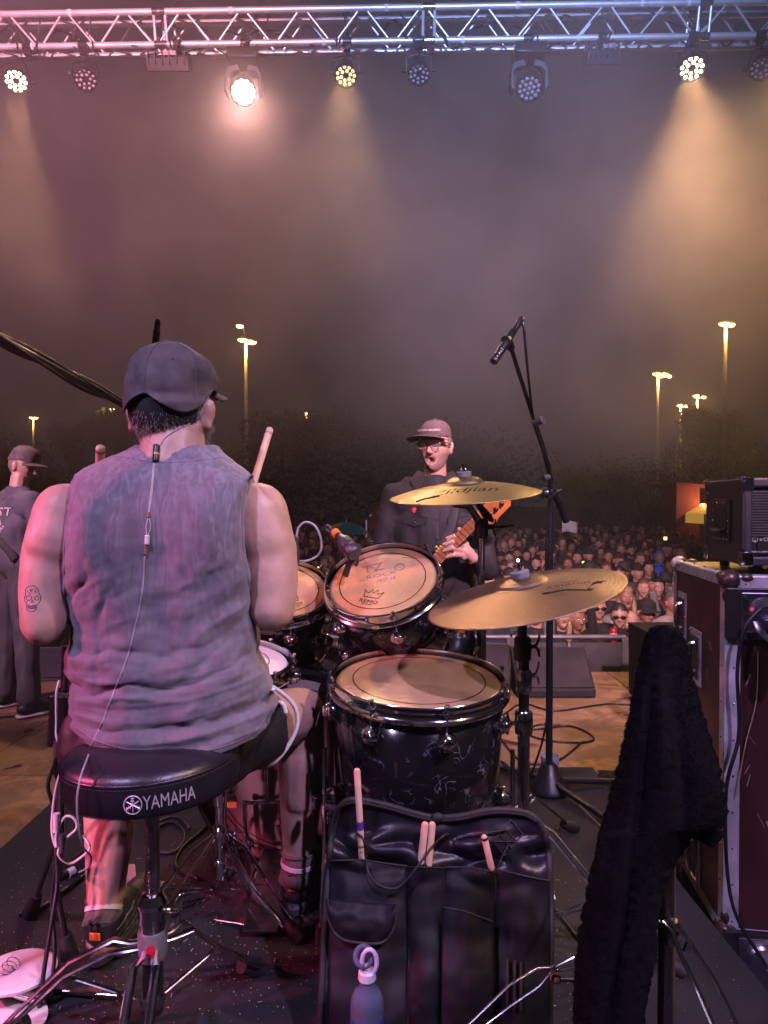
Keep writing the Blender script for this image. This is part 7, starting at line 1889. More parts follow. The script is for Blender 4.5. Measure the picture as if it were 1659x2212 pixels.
for sx_ in (-1, 1):
    x0 = sx_*.105; c4 = [(x0-.052, 1.262), (x0+.052, 1.262), (x0+.052, 1.232), (x0, 1.216), (x0-.052, 1.232)]
    fp = MB(); fp.add([onj(a, b_, .007) for a, b_ in c4], [(0, 1, 2, 3, 4)]); obj('pocket_flap', fp, m_jack, jk, 0, solid=.004)
    jstrip('flap_seam', c4 + [c4[0]], .0016, m_seam, .010); jstrip('pocket_seam', [(x0-.05, 1.25), (x0-.05, 1.13), (x0, 1.12), (x0+.05, 1.13), (x0+.05, 1.25)], .0016, m_seam, .003)
    obj('button', MB().lathe([(.007, 0), (.007, .003), (.0001, .004)], axisM(onj(x0, 1.232, .010), (0, -1, 0)), 14), m_black, jk)
    cf = MB(); cf.add([V((sx_*.012, -.115, 1.385)), V((sx_*.075, -.095, 1.345)), V((sx_*.125, -.03, 1.43)), V((sx_*.085, .04, 1.485)), V((sx_*.055, -.035, 1.47))], [(0, 1, 2, 3, 4)]); obj('collar', cf, m_jack, jk, 0, solid=.006)
obj('tee', MB().ell((0, -.035, 1.385), (.055, .05, .035)), m_wht, bass_p, 180)
obj('red_badge', MB().lathe([(.0135, 0), (.012, .003), (.0001, .004)], axisM(onj(-.105, 1.292, .003), (0, -1, 0)), 20), MAT('red_button_badge', (.60, .03, .05), .3), jk)
m_strap = MAT('black_webbing', (.02, .02, .022), .7, 0, .3, 60, bump=.5, bs=300)
jstrip('guitar_strap', [(.105, 1.40), (.085, 1.30), (.055, 1.19), (.01, 1.10), (-.03, 1.03)], .027, m_strap, .012, par=bass_p, thick=.14, n=30)
tg = onj(.005, 1.115, .017); obj('strap_patch', MB().box(tg, (.042, .003, .046), Euler((0, .5, 0)).to_matrix()), m_blackc, bass_p, 0); lgm = MB()
for q in ((-.010, .009), (.009, .010), (0, 0), (-.009, -.011), (.010, -.009)): lgm.box(tg + V((q[0], -.003, q[1])), (.010, .002, .008), Euler((0, .3 + q[0]*40, 0)).to_matrix())
obj('strap_print', lgm, MAT('yellow_print', (.6, .50, .05), .6), bass_p, 0)
obj('wristband', MB().tube([pp(1022, 1207, 3.345), pp(1015, 1199, 3.335)], .034, 16), MAT('orange_band', (.75, .16, .05), .5), bass_p)
Lm = outfit(bass_p, Bs, 0, (Bx, By, 0)); ORG[bass_p.name] = V((0, 0, 0))
# bass guitar
m_rose = MAT('amber_maple', (.50, .17, .045), .30, 0, .3, 14, coat=.4, col2=(.36, .10, .03)); m_fret = MAT('fingerboard', (.42, .16, .07), .35, 0, .3, 14); m_btan = MAT('bass_body_paint', (.04, .015, .012), .2, 0, .2, 9, coat=.6)
n0, n1 = P(905, 1246, 3.30), P(1024, 1130, 3.22); nd_ = (n1-n0).normalized(); ns = V((0, -1, .0)); ns = (ns - nd_*ns.dot(nd_)).normalized(); nw = nd_.cross(ns)
if nw.z < 0: nw = -nw
bg_ = thing('bass_guitar', n0, 'bass guitar with an orange headstock held by the bassist', 'bass guitar')
NM = Matrix(((nd_.x, nw.x, ns.x, n0.x), (nd_.y, nw.y, ns.y, n0.y), (nd_.z, nw.z, ns.z, n0.z), (0, 0, 0, 1))); NL = (n1-n0).length
obj('neck', MB().grid(lambda u, v: NM @ V((v*NL, .026*math.cos(PI*u)*-1*(1-.15*v), -.024*math.sin(PI*u))), 12, 4), m_rose, bg_, 180)
obj('fretboard', MB().prism([(0, -.030), (NL, -.023), (NL, .023), (0, .030)], .006, NM), m_fret, bg_, 0, bevel=.001)
for k in range(14):
    x = NL*(1 - .5**(k/12)*0 - k/15); obj('fret', MB().cyl(NM @ V((x, -.026, .0068)), NM @ V((x, .026, .0068)), .0012, n=6), m_chrome, bg_)
for k in range(4): obj('string', MB().cyl(NM @ V((-.45, -.018+.012*k, .012)), NM @ V((NL+.12, -.012+.008*k, .010)), .0009, n=5), m_chrome, bg_)
hs_ = [(NL-.01, -.022), (NL+.03, -.030), (NL+.055, -.050), (NL+.075, -.052), (NL+.10, -.040), (NL+.175, -.022), (NL+.200, .004), (NL+.192, .030), (NL+.172, .036), (NL+.160, .055), (NL+.140, .062), (NL+.115, .054), (NL+.05, .040), (NL-.01, .022)]
hs_ = [(x, y - max(0, x-NL)*.22) for x, y in hs_]
obj('headstock', MB().prism(hs_, .016, NM @ Matrix.Translation((0, 0, -.012))), m_rose, bg_, 0, bevel=.003)
for k in range(4):
    x = NL + .045 + k*.036; y = -.018 - k*.001
    obj('tuner', MB().lathe([(.011, 0), (.011, .004), (.006, .006), (.006, .018), (.0001, .019)], NM @ Matrix.Translation((x, y-.004, .004)), 14), m_chrome, bg_, 40)
    obj('tuner_key', MB().tube([NM @ V((x, y+.02, -.006)), NM @ V((x-.004, y+.058, -.004)), NM @ V((x-.006, y+.078, -.004))], [.004, .012, .013], 8, flat=.3), m_chrome, bg_)
bdp = [(-.44, -.10), (-.40, -.16), (-.30, -.17), (-.20, -.12), (-.12, -.14), (-.02, -.15), (.02, -.13), (-.03, -.09), (-.03, .03), (.04, .10), (.06, .15), (.02, .155), (-.08, .11), (-.18, .12), (-.30, .17), (-.40, .15), (-.45, .05)]
obj('bass_body', MB().prism(bdp, .042, NM @ Matrix.Translation((0, 0, -.036))), m_btan, bg_, 0, bevel=.008)
obj('pickup', MB().box(NM @ V((-.20, 0, .010)), (.03, .09, .014), NM.to_3x3()), m_black, bg_, 0, bevel=.002)
obj('red_knob', MB().ell(P(932, 1211, 3.24), .011), MAT('red_strap_lock', (.6, .02, .03), .3), bg_)

# guitarist at the left edge
gt = thing('person', (0, 0, 0), 'guitarist in a cap and dark printed T-shirt at the left edge', 'person')
pose = dict(w=.235, turn=-1.0, nod=.30, bare=1, spread=.17, L='fold', R='fold')
skin, cl, legs, hM, gf = crowd_body(pose)
gsk = remesh(skin, .005, 1); paint(gsk, hM); obj('body', gsk, [m_bskin, m_lip, m_mouth, m_brow], gt, 180)
m_tee = MAT('charcoal_tee', (.10, .10, .125), .85, 0, .35, 6, bump=.5, bs=200)
tm_ = remesh(cl, .010, 6); cloth_noise(tm_, .014, 8); tee = obj('t_shirt', tm_, m_tee, gt, 180)
jn = remesh(legs, .010, 4); cloth_noise(jn, .008, 12); obj('jeans', jn, MAT('grey_jeans', (.07, .07, .08), .8, 0, .4, 6, bump=.5, bs=200), gt, 180)
for s_ in (-1, 1):
    sb_ = MB(); sb_.caps((s_*.17, .06, .055), (s_*.18, -.14, .045), .045, .038); o = obj('shoe', sb_, m_shoe, gt, 180); sl_ = MB(); sl_.tube([(s_*.17, .105, .014), (s_*.175, -.03, .014), (s_*.18, -.185, .014)], [.03, .048, .03], 14, flat=.35); obj('sole', sl_, m_wht, o, 180)
hm = MB(); shell(hm, gf, hM, lambda x, y, z: y > -.01 and -.05 < z < .05, .004, 40, 30, .002, 90); obj('hair', hm, m_dhair, gt, 180)
cpg = MB(); cap_geo(cpg, gf, hM, True, .012, .07, .034); obj('cap', cpg, m_cap, gt, 180)
bvG = surf_bvh([tee])
def onb(x, z, off=.004):
    h = bvG.ray_cast(V((x, 1, z)), V((0, -1, 0))); return (h[0] + V((0, off, 0))) if h[0] is not None else V((x, .15, z))
tb = MB()
for i, (tx, s_, z) in enumerate((('H A ST', .075, 1.275), ('ILTA', .075, 1.215), ('WE', .095, 1.14))): text_on(tb, tx, s_, lambda x, y: onb(.0 - x, z + y, .004), bold=1)
for q in range(26):
    a, b_ = random.uniform(-.10, .10), random.uniform(1.12, 1.33); tb.add([onb(a + dx, b_ + dz, .0035) for dx, dz in ((-.008, 0), (0, -.005), (.009, .002), (.001, .006))], [(0, 1, 2, 3)])
obj('back_print', tb, m_wht, tee, 0)
obj('guitar_strap', MB().tube([onb(p.x, p.y, .006) for p in bez([V((.12, 1.40, 0)), V((.06, 1.30, 0)), V((-.04, 1.18, 0)), V((-.14, 1.05, 0)), V((-.165, 1.0, 0))], 30)], .028, 8, flat=.15), m_strap, gt, 180)
outfit(gt, 1.03, 2.45, (P(48, 1500, 4.65).x, 4.65, 0))
ggl = thing('electric_guitar', (0, 0, 0), 'guitar mostly hidden in front of the guitarist at the left edge', 'guitar'); gloc = V((P(70, 1400, 5.0).x, 5.02, .95)); ggl.location = gloc
GM = Matrix.Rotation(.5, 4, 'Y') @ Matrix.Rotation(PI/2, 4, 'X')
obj('guitar_body', MB().prism([(x*.8, y*.8) for x, y in bdp], .04, GM @ Matrix.Translation((.15, 0, -.02))), m_btan, ggl, 0, bevel=.008); obj('neck', MB().prism([(.1, -.02), (.55, -.018), (.55, .018), (.1, .02)], .02, GM), m_fret, ggl, 0); obj('headstock', MB().prism([(.55, -.02), (.6, -.04), (.72, -.02), (.70, .03), (.55, .02)], .015, GM), m_rose, ggl, 0)
# ------------------------------------------------------------------ microphones and their stands
m_mic = MAT('mic_black', (.02, .02, .024), .35, .3, .2, 20); m_mesh = MAT('mic_grille', (.10, .10, .11), .45, .8, .4, 200, bump=.8, bs=900); m_lime = MAT('lime_dot', (.35, .55, .05), .5)
def pencil_mic(tail, tip, label, r=.0115):
    tail, tip = V(tail), V(tip); d = (tip-tail).normalized(); L_ = (tip-tail).length; t = thing('condenser_microphone', tail, label, 'microphone'); M = axisM(tail, d)
    obj('mic_body', MB().lathe([(r*.75, 0), (r, .006), (r, L_*.62), (r*.92, L_*.625), (r*.92, L_*.64), (r, L_*.645), (r, L_*.93)], M, 24), m_mic, t, 40)
    obj('capsule', MB().lathe([(r, L_*.93), (r*1.02, L_*.95), (r, L_*.99), (r*.9, L_), (.0001, L_)], M, 24), m_mesh, t, 40)
    for q in (.66, .72, .78, .88): obj('slot_ring', MB().lathe([(r*1.01, L_*q), (r*1.03, L_*q+.001), (r*1.01, L_*q+.002)], M, 20, False), m_dchrome, t)
    obj('green_dot', MB().lathe([(.006, 0), (.006, .0006), (.0001, .0006)], axisM(tail + d*L_*.30 + V((0, -r-.0003, 0)), (0, -1, 0)), 16), m_lime, t)
    obj('connector', MB().lathe([(.004, -.055), (.008, -.05), (.0095, -.03), (.0095, .004)], M, 18), m_mic, t, 40)
    return t
md = 2.02
pencil_mic(P(1112, 712, md), P(1066, 782, md-.06), 'black pencil microphone pointing down from the tall boom stand at the right')
bs = thing('boom_stand', V((P(1187, 1690, 2.50).x, 2.50, RZ)), 'tall black boom microphone stand rising right of the cymbals', 'microphone stand')
PX = P(1186, 1690, 2.50).x; pz = lambda y, d=2.5: P(0, y, d).z
post(bs, V((PX, 2.5, RZ+.03)), V((PX, 2.5, pz(1180))), .0125, m_black); post(bs, V((PX, 2.5, pz(1190))), V((PX+.002, 2.5, pz(1075))), .0095, m_black); obj('collar', MB().cyl((PX, 2.5, pz(1195)), (PX, 2.5, pz(1165)), .017, n=16), m_black, bs)
obj('base', MB().lathe([(.075, .0), (.072, .012), (.050, .035), (.030, .085), (.020, .095)], Matrix.Translation((PX, 2.5, RZ+.012)), 28), m_black, bs, 40)
bm0 = P(1184, 1068, 2.5); boom = [P(1222, 1122, 2.60), bm0, P(1190, 1030, 2.44), P(1160, 915, 2.25), P(1128, 810, 2.1), P(1104, 752, 2.03)]
obj('boom', MB().tube([P(1186, 1075, 2.48), P(1190, 1035, 2.44), P(1176, 975, 2.36), P(1155, 912, 2.25)], [.009, .009, .009, .009], 12), m_black, bs)
obj('boom', MB().tube([P(1156, 915, 2.25), P(1104, 752, 2.03)], .0065, 12), m_black, bs)
obj('counterweight', MB().tube([P(1189, 1050, 2.47), P(1208, 1085, 2.52), P(1223, 1126, 2.56)], [.013, .015, .013], 14), m_black, bs); obj('pivot', MB().lathe([(.020, -.018), (.024, -.008), (.024, .012), (.016, .02)], axisM(P(1183, 1066, 2.47), (1, -.4, 0)), 18), m_dchrome, bs, 40)
obj('wing_knob', MB().tube([P(1192, 1075, 2.42), P(1206, 1062, 2.40), P(1213, 1058, 2.40)], [.008, .013, .008], 10, flat=.5), m_grey_pl, bs); obj('knob', MB().tube([P(1155, 914, 2.22), P(1172, 907, 2.20)], [.010, .013], 12), m_grey_pl, bs)
obj('knob', MB().tube([P(1186, 1030, 2.40), P(1174, 1034, 2.39)], [.010, .012], 12), m_grey_pl, bs)
obj('mic_clip', MB().tube([P(1104, 752, 2.03), P(1098, 738, 2.01), P(1090, 735, 1.99)], [.012, .014, .013], 12), m_black, bs)
for a in (.2, 2.2, 4.2):
    e = V((PX + .36*math.cos(a), 2.5 + .36*math.sin(a)*.9, RZ+.01)); 
    if a > 4: e = V((P(1400, 1850, 2.0).x, 2.12, RZ+.02))
    obj('foot_bar', MB().tube([V((PX, 2.5, RZ+.045)), e], .011, 10), m_black, bs)
cable([P(1128, 688, 2.04), P(1133, 720, 2.04), P(1140, 800, 2.08), P(1152, 900, 2.22), P(1168, 960, 2.30), P(1188, 1010, 2.38), P(1186, 1080, 2.44), P(1180, 1200, 2.46), P(1186, 1400, 2.47), P(1180, 1560, 2.47), P(1150, 1668, 2.48), P(1140, 1690, 2.50)], .0042, label='black microphone cable twisted down the right boom stand', seg=110)
obj('tail', MB().tube(bez([P(1112, 712, md), P(1120, 690, 2.03), P(1126, 686, 2.04), P(1128, 688, 2.04)], 12), .0045, 8), m_cable, [o for o in COL.objects if o.get('label', '').startswith('black microphone cable')][0])
# left overhead: boom crossing from the left edge behind the drummer's head
lb_ = thing('boom_stand', P(-420, 1500, 2.3), 'thick black boom wound with cables, crossing from the left edge behind the drummer\'s head', 'microphone stand')
ba, bb2 = P(-120, 668, 1.25), P(345, 915, 2.05)
obj('boom', MB().tube([ba, bb2], [.0085, .0105], 14), m_black, lb_)
obj('boom', MB().tube([bb2, P(338, 748, 2.30)], .0065, 10), m_black, lb_)
for ph_ in (0, 2.2, 4.0):
    pts = []; dv = (bb2-ba).normalized(); u, v, _ = basis(dv)
    for k in range(70):
        q = k/69; a = ph_ + q*(5.0 + ph_*.5); pts.append(ba.lerp(bb2, q) + (u*math.cos(a) + v*math.sin(a))*(.0125 + .004*math.sin(q*9 + ph_)))
    obj('wound_cable', MB().tube(pts, .0042, 7), m_cable, lb_, 180)
obj('upright', MB().tube([ba, ba + V((-.15, -.1, -.9)), V((-1.35, 1.1, .02))], .012, 10), m_black, lb_)
pencil_mic(P(339, 712, 2.24), P(334, 760, 2.36), 'pencil microphone peeking over the top of the drummer\'s cap')
# tom microphones
def tom_mic(head, tail, label, tape, r0=.027, txt=None, clip=None):
    head, tail = V(head), V(tail); d = (tail-head).normalized(); L_ = (tail-head).length; t = thing('drum_microphone', head, label, 'microphone', 'clip-on drum microphones'); M = axisM(head, d)
    obj('grille', MB().lathe([(.0001, 0), (r0*.8, .001), (r0, .008), (r0, .030), (r0*.95, .034)], M, 26), m_mesh, t, 40); obj('mic_body', MB().lathe([(r0*.98, .034), (r0, .040), (r0*.95, L_*.5), (r0*.55, L_*.72), (r0*.48, L_*.75), (r0*.48, L_)], M, 26), MAT('grey_mic', (.07, .07, .08), .4, .4, .2, 20), t, 40)
    if tape:
        tp_ = obj('tape', MB().lathe([(r0*.52, L_*.80), (r0*.52, L_*.98)], M, 22, False), m_orange, t)
        tb = MB(); c = M @ V((0, 0, L_*.89)); text_on(tb, txt, .014, lambda x, y: c + V((0, -r0*.56, 0)) + d*(x) + V((0, 0, 1)).cross(d).cross(d).normalized()*-(y-.005)); obj('tape_print', tb, m_ink, tp_, 0)
    return t
h1 = P(768, 1198, 1.90); tom_mic(h1, P(722, 1148, 1.98), 'drum microphone with orange tape clipped on the right rack tom', True, .024, 'T2')
cable([P(722, 1148, 1.98), P(708, 1136, 2.0), P(702, 1140, 2.02), P(712, 1148, 2.02), P(745, 1165, 2.0), P(766, 1180, 2.0), P(772, 1215, 2.0), P(750, 1245, 2.04)], .0038, label='grey cable of the tape marked drum microphone', m=m_grey_pl, seg=60)
obj('mic_clamp', MB().tube([h1 + V((0, .03, -.01)), P(755, 1215, 1.93), P(745, 1245, 1.92)], .009, 8), m_black, None, base=h1, label='black clamp fixing the tape marked microphone to the tom rim', cat='clamp')
h2 = P(628, 1225, 2.06); tom_mic(h2, P(640, 1160, 2.06), 'drum microphone on the left rack tom beside the drummer\'s arm', False, .022)
cable([P(640, 1160, 2.06), P(645, 1140, 2.06), P(660, 1128, 2.06), P(680, 1136, 2.06), P(692, 1160, 2.06), P(694, 1185, 2.06), P(684, 1202, 2.07), P(660, 1212, 2.07), P(635, 1210, 2.07)], .0036, label='pale grey microphone cable arching in a loop beside the left rack tom', m=m_gcable, seg=80)
h3 = P(985, 1420, 1.90); tom_mic(P(990, 1412, 1.86), P(1000, 1352, 1.90), 'black drum microphone clipped on the far rim of the floor tom', False, .024)
obj('mic_clamp', MB().tube([P(1012, 1350, 1.90), P(1020, 1385, 1.88), P(1015, 1412, 1.86), P(1012, 1425, 1.85)], [.012, .013, .010, .008], 10, flat=.6), m_black, None, base=P(1015, 1412, 1.86), label='black rim clamp behind the floor tom head', cat='clamp')
cable([P(1000, 1352, 1.90), P(1012, 1335, 1.92), P(1030, 1345, 1.93), P(1036, 1390, 1.93), P(1025, 1415, 1.90), P(1012, 1420, 1.9), P(1040, 1440, 1.95), P(1050, 1500, 2.0)], .0045, label='black cable looping from the floor tom microphone', seg=60)
obj('orange_patch', MB().box(P(997, 1362, 1.875), (.016, .006, .012)), m_orange, None, 0, base=P(997, 1362, 1.875), label='scrap of orange tape on the floor tom microphone', cat='tape')
# ------------------------------------------------------------------ left foreground: stand, belt pack, cables, white disc
ms = thing('microphone_stand', V((P(128, 2100, 1.5).x, 1.5, RZ)), 'black microphone stand with a belt pack standing left of the drum stool', 'microphone stand')
lx = lambda x, y, d=1.5: P(x, y, d)
obj('tube', MB().tube([lx(142, 1395, 1.52), lx(140, 1480, 1.52), lx(132, 1700, 1.50), lx(128, 1895, 1.50)], .0085, 12), m_black, ms)
obj('belt_pack', MB().box(lx(133, 1555, 1.47), (.048, .026, .112), Euler((0, .06, 0)).to_matrix()), m_black, ms, 0, bevel=.005)
obj('antenna', MB().tube([lx(140, 1490, 1.46), lx(142, 1452, 1.46)], [.006, .004], 8), m_rubber, ms); obj('pack_plug', MB().tube([lx(128, 1602, 1.45), lx(126, 1632, 1.45)], [.011, .010], 14), m_grey_pl, ms); obj('lever', MB().tube([lx(126, 1630, 1.45), lx(120, 1662, 1.45), lx(128, 1680, 1.46)], .008, 8), m_black, ms)
for (a, b_) in ((lx(122, 1810, 1.50), floor_pt(66, 1985, RZ)), (lx(128, 1880, 1.5), floor_pt(190, 1840, RZ)), (lx(118, 1895, 1.5), floor_pt(150, 2080, RZ+.02))):
    l = obj('leg', MB().tube([a, b_ + V((0, 0, .012))], .0065, 8), m_black, ms); obj('rubber_foot', MB().tube([a.lerp(b_, .72) + V((0, 0, .012)), b_ + V((0, 0, .016))], [.013, .020], 12), m_rubber, l)
cable([lx(128, 1470, 1.45), lx(122, 1500, 1.44), lx(122, 1560, 1.44), lx(122, 1590, 1.44), lx(134, 1620, 1.44), lx(150, 1640, 1.42), lx(132, 1665, 1.40), lx(118, 1720, 1.40), lx(112, 1790, 1.40), lx(121, 1830, 1.40), lx(122, 1800, 1.40), lx(140, 1765, 1.40), lx(160, 1768, 1.40), lx(165, 1790, 1.40), lx(138, 1815, 1.40), lx(126, 1845, 1.40), lx(150, 1865, 1.42), lx(180, 1848, 1.42), lx(194, 1830, 1.43), lx(180, 1805, 1.44)], .0026, m=m_white, label='white cable hanging in loops from the belt pack left of the stool', seg=150)
cable([lx(126, 1640, 1.46), lx(112, 1665, 1.46), lx(104, 1700, 1.46), lx(116, 1750, 1.47), lx(122, 1850, 1.47), lx(112, 1950, 1.47), lx(118, 2060, 1.45), lx(104, 2200, 1.43), lx(98, 2290, 1.42)], .0042, label='black cable running down beside the microphone stand to the bottom edge', seg=80)
cable([lx(118, 1800, 1.46), lx(124, 1900, 1.45), lx(110, 2000, 1.43), lx(92, 2120, 1.41), lx(80, 2240, 1.40)], .0050, label='second black cable left of the stool reaching the bottom edge', seg=60)
for k, (x, y) in enumerate(((122, 1775), (134, 1820))):
    o = obj('cable_plug', MB().tube([lx(x, y-18, 1.395), lx(x-1, y+22, 1.395)], [.0065, .0055], 12), m_grey_pl if k else m_white, None, base=lx(x, y, 1.395), label=['white plug hanging on the stand left of the stool', 'grey plug hanging lower on the stand left of the stool'][k], cat='plug')
GLc = 'cables on the carpet'
random.seed(5)
fp = lambda x, y: floor_pt(x, y, RZ + .012)
cable([fp(330, 1790), fp(372, 1776), fp(398, 1800), fp(385, 1836), fp(345, 1840), fp(318, 1815), fp(335, 1780), fp(380, 1765), fp(410, 1790)], .0055, label='black cable coil on the carpet behind the stool rod', group=GLc, seg=70)
cable([fp(200, 1875), fp(170, 1900), fp(130, 1930), fp(90, 1960), fp(40, 1975)], .0065, label='black cable crossing the carpet left of the drummer\'s shoe', group=GLc)
cable([fp(500, 1760), fp(460, 1772), fp(430, 1800), fp(395, 1830), fp(380, 1870), fp(430, 1900)], .005, label='thin black cable between the stool and the snare stand', group=GLc)
cable([floor_pt(1200, 1965, RZ+.01), floor_pt(1235, 2010, RZ+.01), floor_pt(1268, 2060, RZ+.01), floor_pt(1255, 2110, RZ+.01), floor_pt(1205, 2115, RZ+.01)], .004, label='thin cable loop on the carpet left of the towel', group=GLc)
obj('cable_connector', MB().tube([fp(128, 1895), fp(165, 1880)], .013, 12), m_black, None, base=fp(145, 1888), label='black cable connector with a pale ring on the carpet', cat='connector'); obj('pale_ring', MB().tube([fp(146, 1889), fp(160, 1882)], .0138, 12), m_white, [o for o in COL.objects if o.name.startswith('cable_connector')][0])
# paper scraps
for i, (x, y, s_, lab) in enumerate(((568, 1898, .022, 'crumpled paper scrap on the carpet next to the snare stand foot'), (1189, 1943, .012, 'small white paper scrap beside the right edge of the stick bag'))):
    c = fp(x, y); random.seed(i); pm = MB(); pm.grid(lambda u, v: c + V(((u-.5)*s_*2, (v-.5)*s_*1.6, .008 + s_*.5*noise.noise(V((u*3, v*3, i)))) ), 8, 8); obj('paper_scrap', pm, m_white, None, 0, base=c, solid=.0008, label=lab, cat='paper')
# white disc at the bottom left with a ring on it
dc = floor_pt(35, 2098, RZ + .06); disc = thing('white_disc', dc, 'round white practice head lying at the bottom left corner', 'drum head')
DM = Matrix.Translation(dc) @ Matrix.Rotation(-.06, 4, 'X'); obj('disc', MB().lathe([(.0001, .006), (.070, .006), (.076, .004), (.080, 0), (.078, -.006), (.0001, -.006)], DM, 64), MAT('pinkish_white', (.66, .60, .62), .5, 0, .08, 9), disc, 50); obj('base_tube', MB().cyl(dc - V((0, 0, .05)), dc, .02, n=14), m_black, disc)
kr = thing('key_ring', dc + V((-.018, -.004, .01)), 'small wire ring lying on the round white disc', 'ring')
for q in range(3):
    M = DM @ Matrix.Translation((-.016 + q*.004, -.012 + .008*q, .010 + .002*q)) @ Matrix.Rotation(.25 + q*.2, 4, 'Y'); obj('wire', MB().tube([M @ V((.015*math.cos(a), .015*math.sin(a), 0)) for a in [i*2*PI/28 for i in range(28)]], .0010, 5, closed=True), m_dchrome, kr)
d2 = floor_pt(10, 2215, RZ+.012); obj('white_plate', MB().lathe([(.0001, 0), (.075, 0), (.078, .004), (.070, .007), (.0001, .007)], Matrix.Translation(d2), 48), m_white, None, 50, base=d2, label='white plate cut off by the bottom left corner', cat='plate')
obj('chrome_pipe', MB().tube([floor_pt(-60, 2120, RZ+.05), floor_pt(90, 2158, RZ+.03)], .011, 12), m_chrome, None, base=floor_pt(0, 2135, RZ+.05), label='chrome pipe crossing under the white disc at the bottom left', cat='pipe')
# ------------------------------------------------------------------ stick bag
m_bag = MAT('bag_nylon', (.008, .0065, .011), .62, 0, .3, 5, bump=.9, bs=900, rvar=.05, spec=.25); m_bagl = MAT('bag_lining', (.010, .008, .014), .38, 0, .3, 4, bump=.35, bs=30, spec=.4); m_zip = MAT('bag_piping', (.012, .011, .014), .7, 0, .3, 60, bump=.9, bs=700)
bag = thing('stick_bag', P(940, 2250, 1.27), 'open black drumstick bag with pockets hanging on the floor tom', 'stick bag')
def bag_d(x, y): return 1.415 - .13*sm(1720, 2300, y) - .00
def BX(x, y, off=0):
    n_ = .012*noise.noise(V((x*.010, y*.010, 2))) + .0022*noise.noise(V((x*.03, y*.022, 8)))
    puck = .014*math.sin((x-940)/38 + noise.noise(V((x*.01, y*.02, 0)))*4)*math.exp(-((y-1850)/60)**2)
    return P(x, y, bag_d(x, y) - off + n_ + puck)
top_ = [(690, 2250), (702, 1990), (712, 1850), (722, 1775), (735, 1742), (765, 1727), (830, 1738), (900, 1758), (945, 1766), (1000, 1762), (1060, 1750), (1120, 1752), (1155, 1766), (1176, 1800), (1186, 1850), (1190, 2000), (1186, 2250)]
def top_y(x): 
    best = interp([(722, 1785), (735, 1748), (765, 1727), (830, 1738), (900, 1758), (945, 1766), (1000, 1762), (1060, 1750), (1120, 1752), (1155, 1768), (1176, 1800)], x)[0]; return best
def side(y): 
    xl = interp([(1745, 737), (1790, 720), (1850, 713), (1990, 702), (2250, 688)], y)[0]; xr = interp([(1755, 1130), (1770, 1158), (1800, 1174), (1850, 1184), (2000, 1189), (2250, 1186)], y)[0]; return xl, xr
def bagp(u, v):
    yb = 1722 + v*(2260-1722); xl, xr = side(yb); x = xl + u*(xr-xl); y = max(yb, top_y(x)); return BX(x, y)
obj('lining', MB().grid(bagp, 90, 90), m_bagl, bag, 180, solid=.008)
obj('zip_edge', MB().tube([BX(p.x, p.y, .004) for p in bez([V((a, b_, 0)) for a, b_ in top_], 120)], .0065, 8), m_zip, bag, 180)
obj('zip_edge', MB().tube([BX(p.x, p.y+7 if 740 < p.x < 1160 else p.y, .010) for p in bez([V((a, b_, 0)) for a, b_ in top_[3:14]], 100)], .0035, 8), m_bag, bag, 180)
def pocket(name, poly_top, ybot, m, off, w_, wr=.0035, nx=40, seed=0):
    """pocket panel whose top edge runs through poly_top"""
    xs_ = [p[0] for p in poly_top]; x0, x1 = xs_[0], xs_[-1]
    def f(u, v):
        x = x0 + u*(x1-x0); yt = interp(poly_top, x)[0]; y = yt + v*(ybot-yt); bulge = w_*math.sin(PI*min(1, max(0, u)))**.6*(1-.2*v)
        n_ = wr*noise.noise(V((x*.035, y*.008, seed))) + wr*.7*noise.noise(V((x*.012, y*.020, seed+4)))
        return BX(x, y, off + bulge + n_)
    o = obj(name, MB().grid(f, nx, 60), m, bag, 180, solid=.003)
    obj('pocket_hem', MB().tube([f(u, .002) + V((0, -.001, 0)) for u in np.linspace(0, 1, nx)], .0028, 6, flat=.7), m_zip, o, 180); return o
pocket('pocket', [(712, 1858), (780, 1856), (880, 1870)], 2260, m_bag, .010, .020, seed=1)
pocket('pocket', [(880, 1872), (925, 1872), (962, 1874)], 2260, m_bag, .010, .022, seed=2)
pocket('pocket', [(960, 1872), (1020, 1872), (1070, 1884)], 2260, m_bag, .010, .020, seed=3)
pocket('pocket', [(1070, 1876), (1130, 1890), (1186, 1902)], 2260, m_bag, .012, .016, seed=4)
pocket('front_pocket', [(955, 1958), (1000, 1966), (1065, 1990)], 2260, m_bag, .034, .012, seed=6)
fl_ = MB()
def flap(u, v):
    x = 706 + u*(856-706) + 0*v; yt = 1942 + 14*u; dep = 86*(1 - abs(2*u-1)**4)**.5; y = yt + v*dep*1.0; return BX(x, y, .040 + .012*math.sin(PI*v) + .004*noise.noise(V((x*.05, y*.05, 0))))
fl_.grid(flap, 30, 14); fo = obj('pocket_flap', fl_, m_bag, bag, 180, solid=.004); obj('flap_piping', MB().tube([flap(u, 1) + V((0, -.003, 0)) for u in np.linspace(.0, 1, 40)], .0032, 6), m_zip, fo, 180)
for x in (881, 962, 1070):
    obj('seam', MB().tube([BX(x + 3*math.sin(y*.01), y, .014) for y in range(1880, 2250, 12)], .0022, 6), m_zip, bag, 180)
for k, (x0_, x1_) in enumerate(((1096, 1104), (1112, 1120), (1126, 1136))): obj('pleat', MB().tube([BX(x0_, y, .034) for y in range(2070 + k*4, 2190, 12)], .003, 6), m_zip, bag, 180)
dm = MB(); cx_, cy2 = 1090, 1818
for (dx, dy) in ((0, 0), (14, -16)): dm.tube([BX(cx_+dx+a, cy2+dy+b_, .006) for a, b_ in ((-26, 0), (0, -30), (26, 0), (0, 30))], .0022, 5, closed=True)
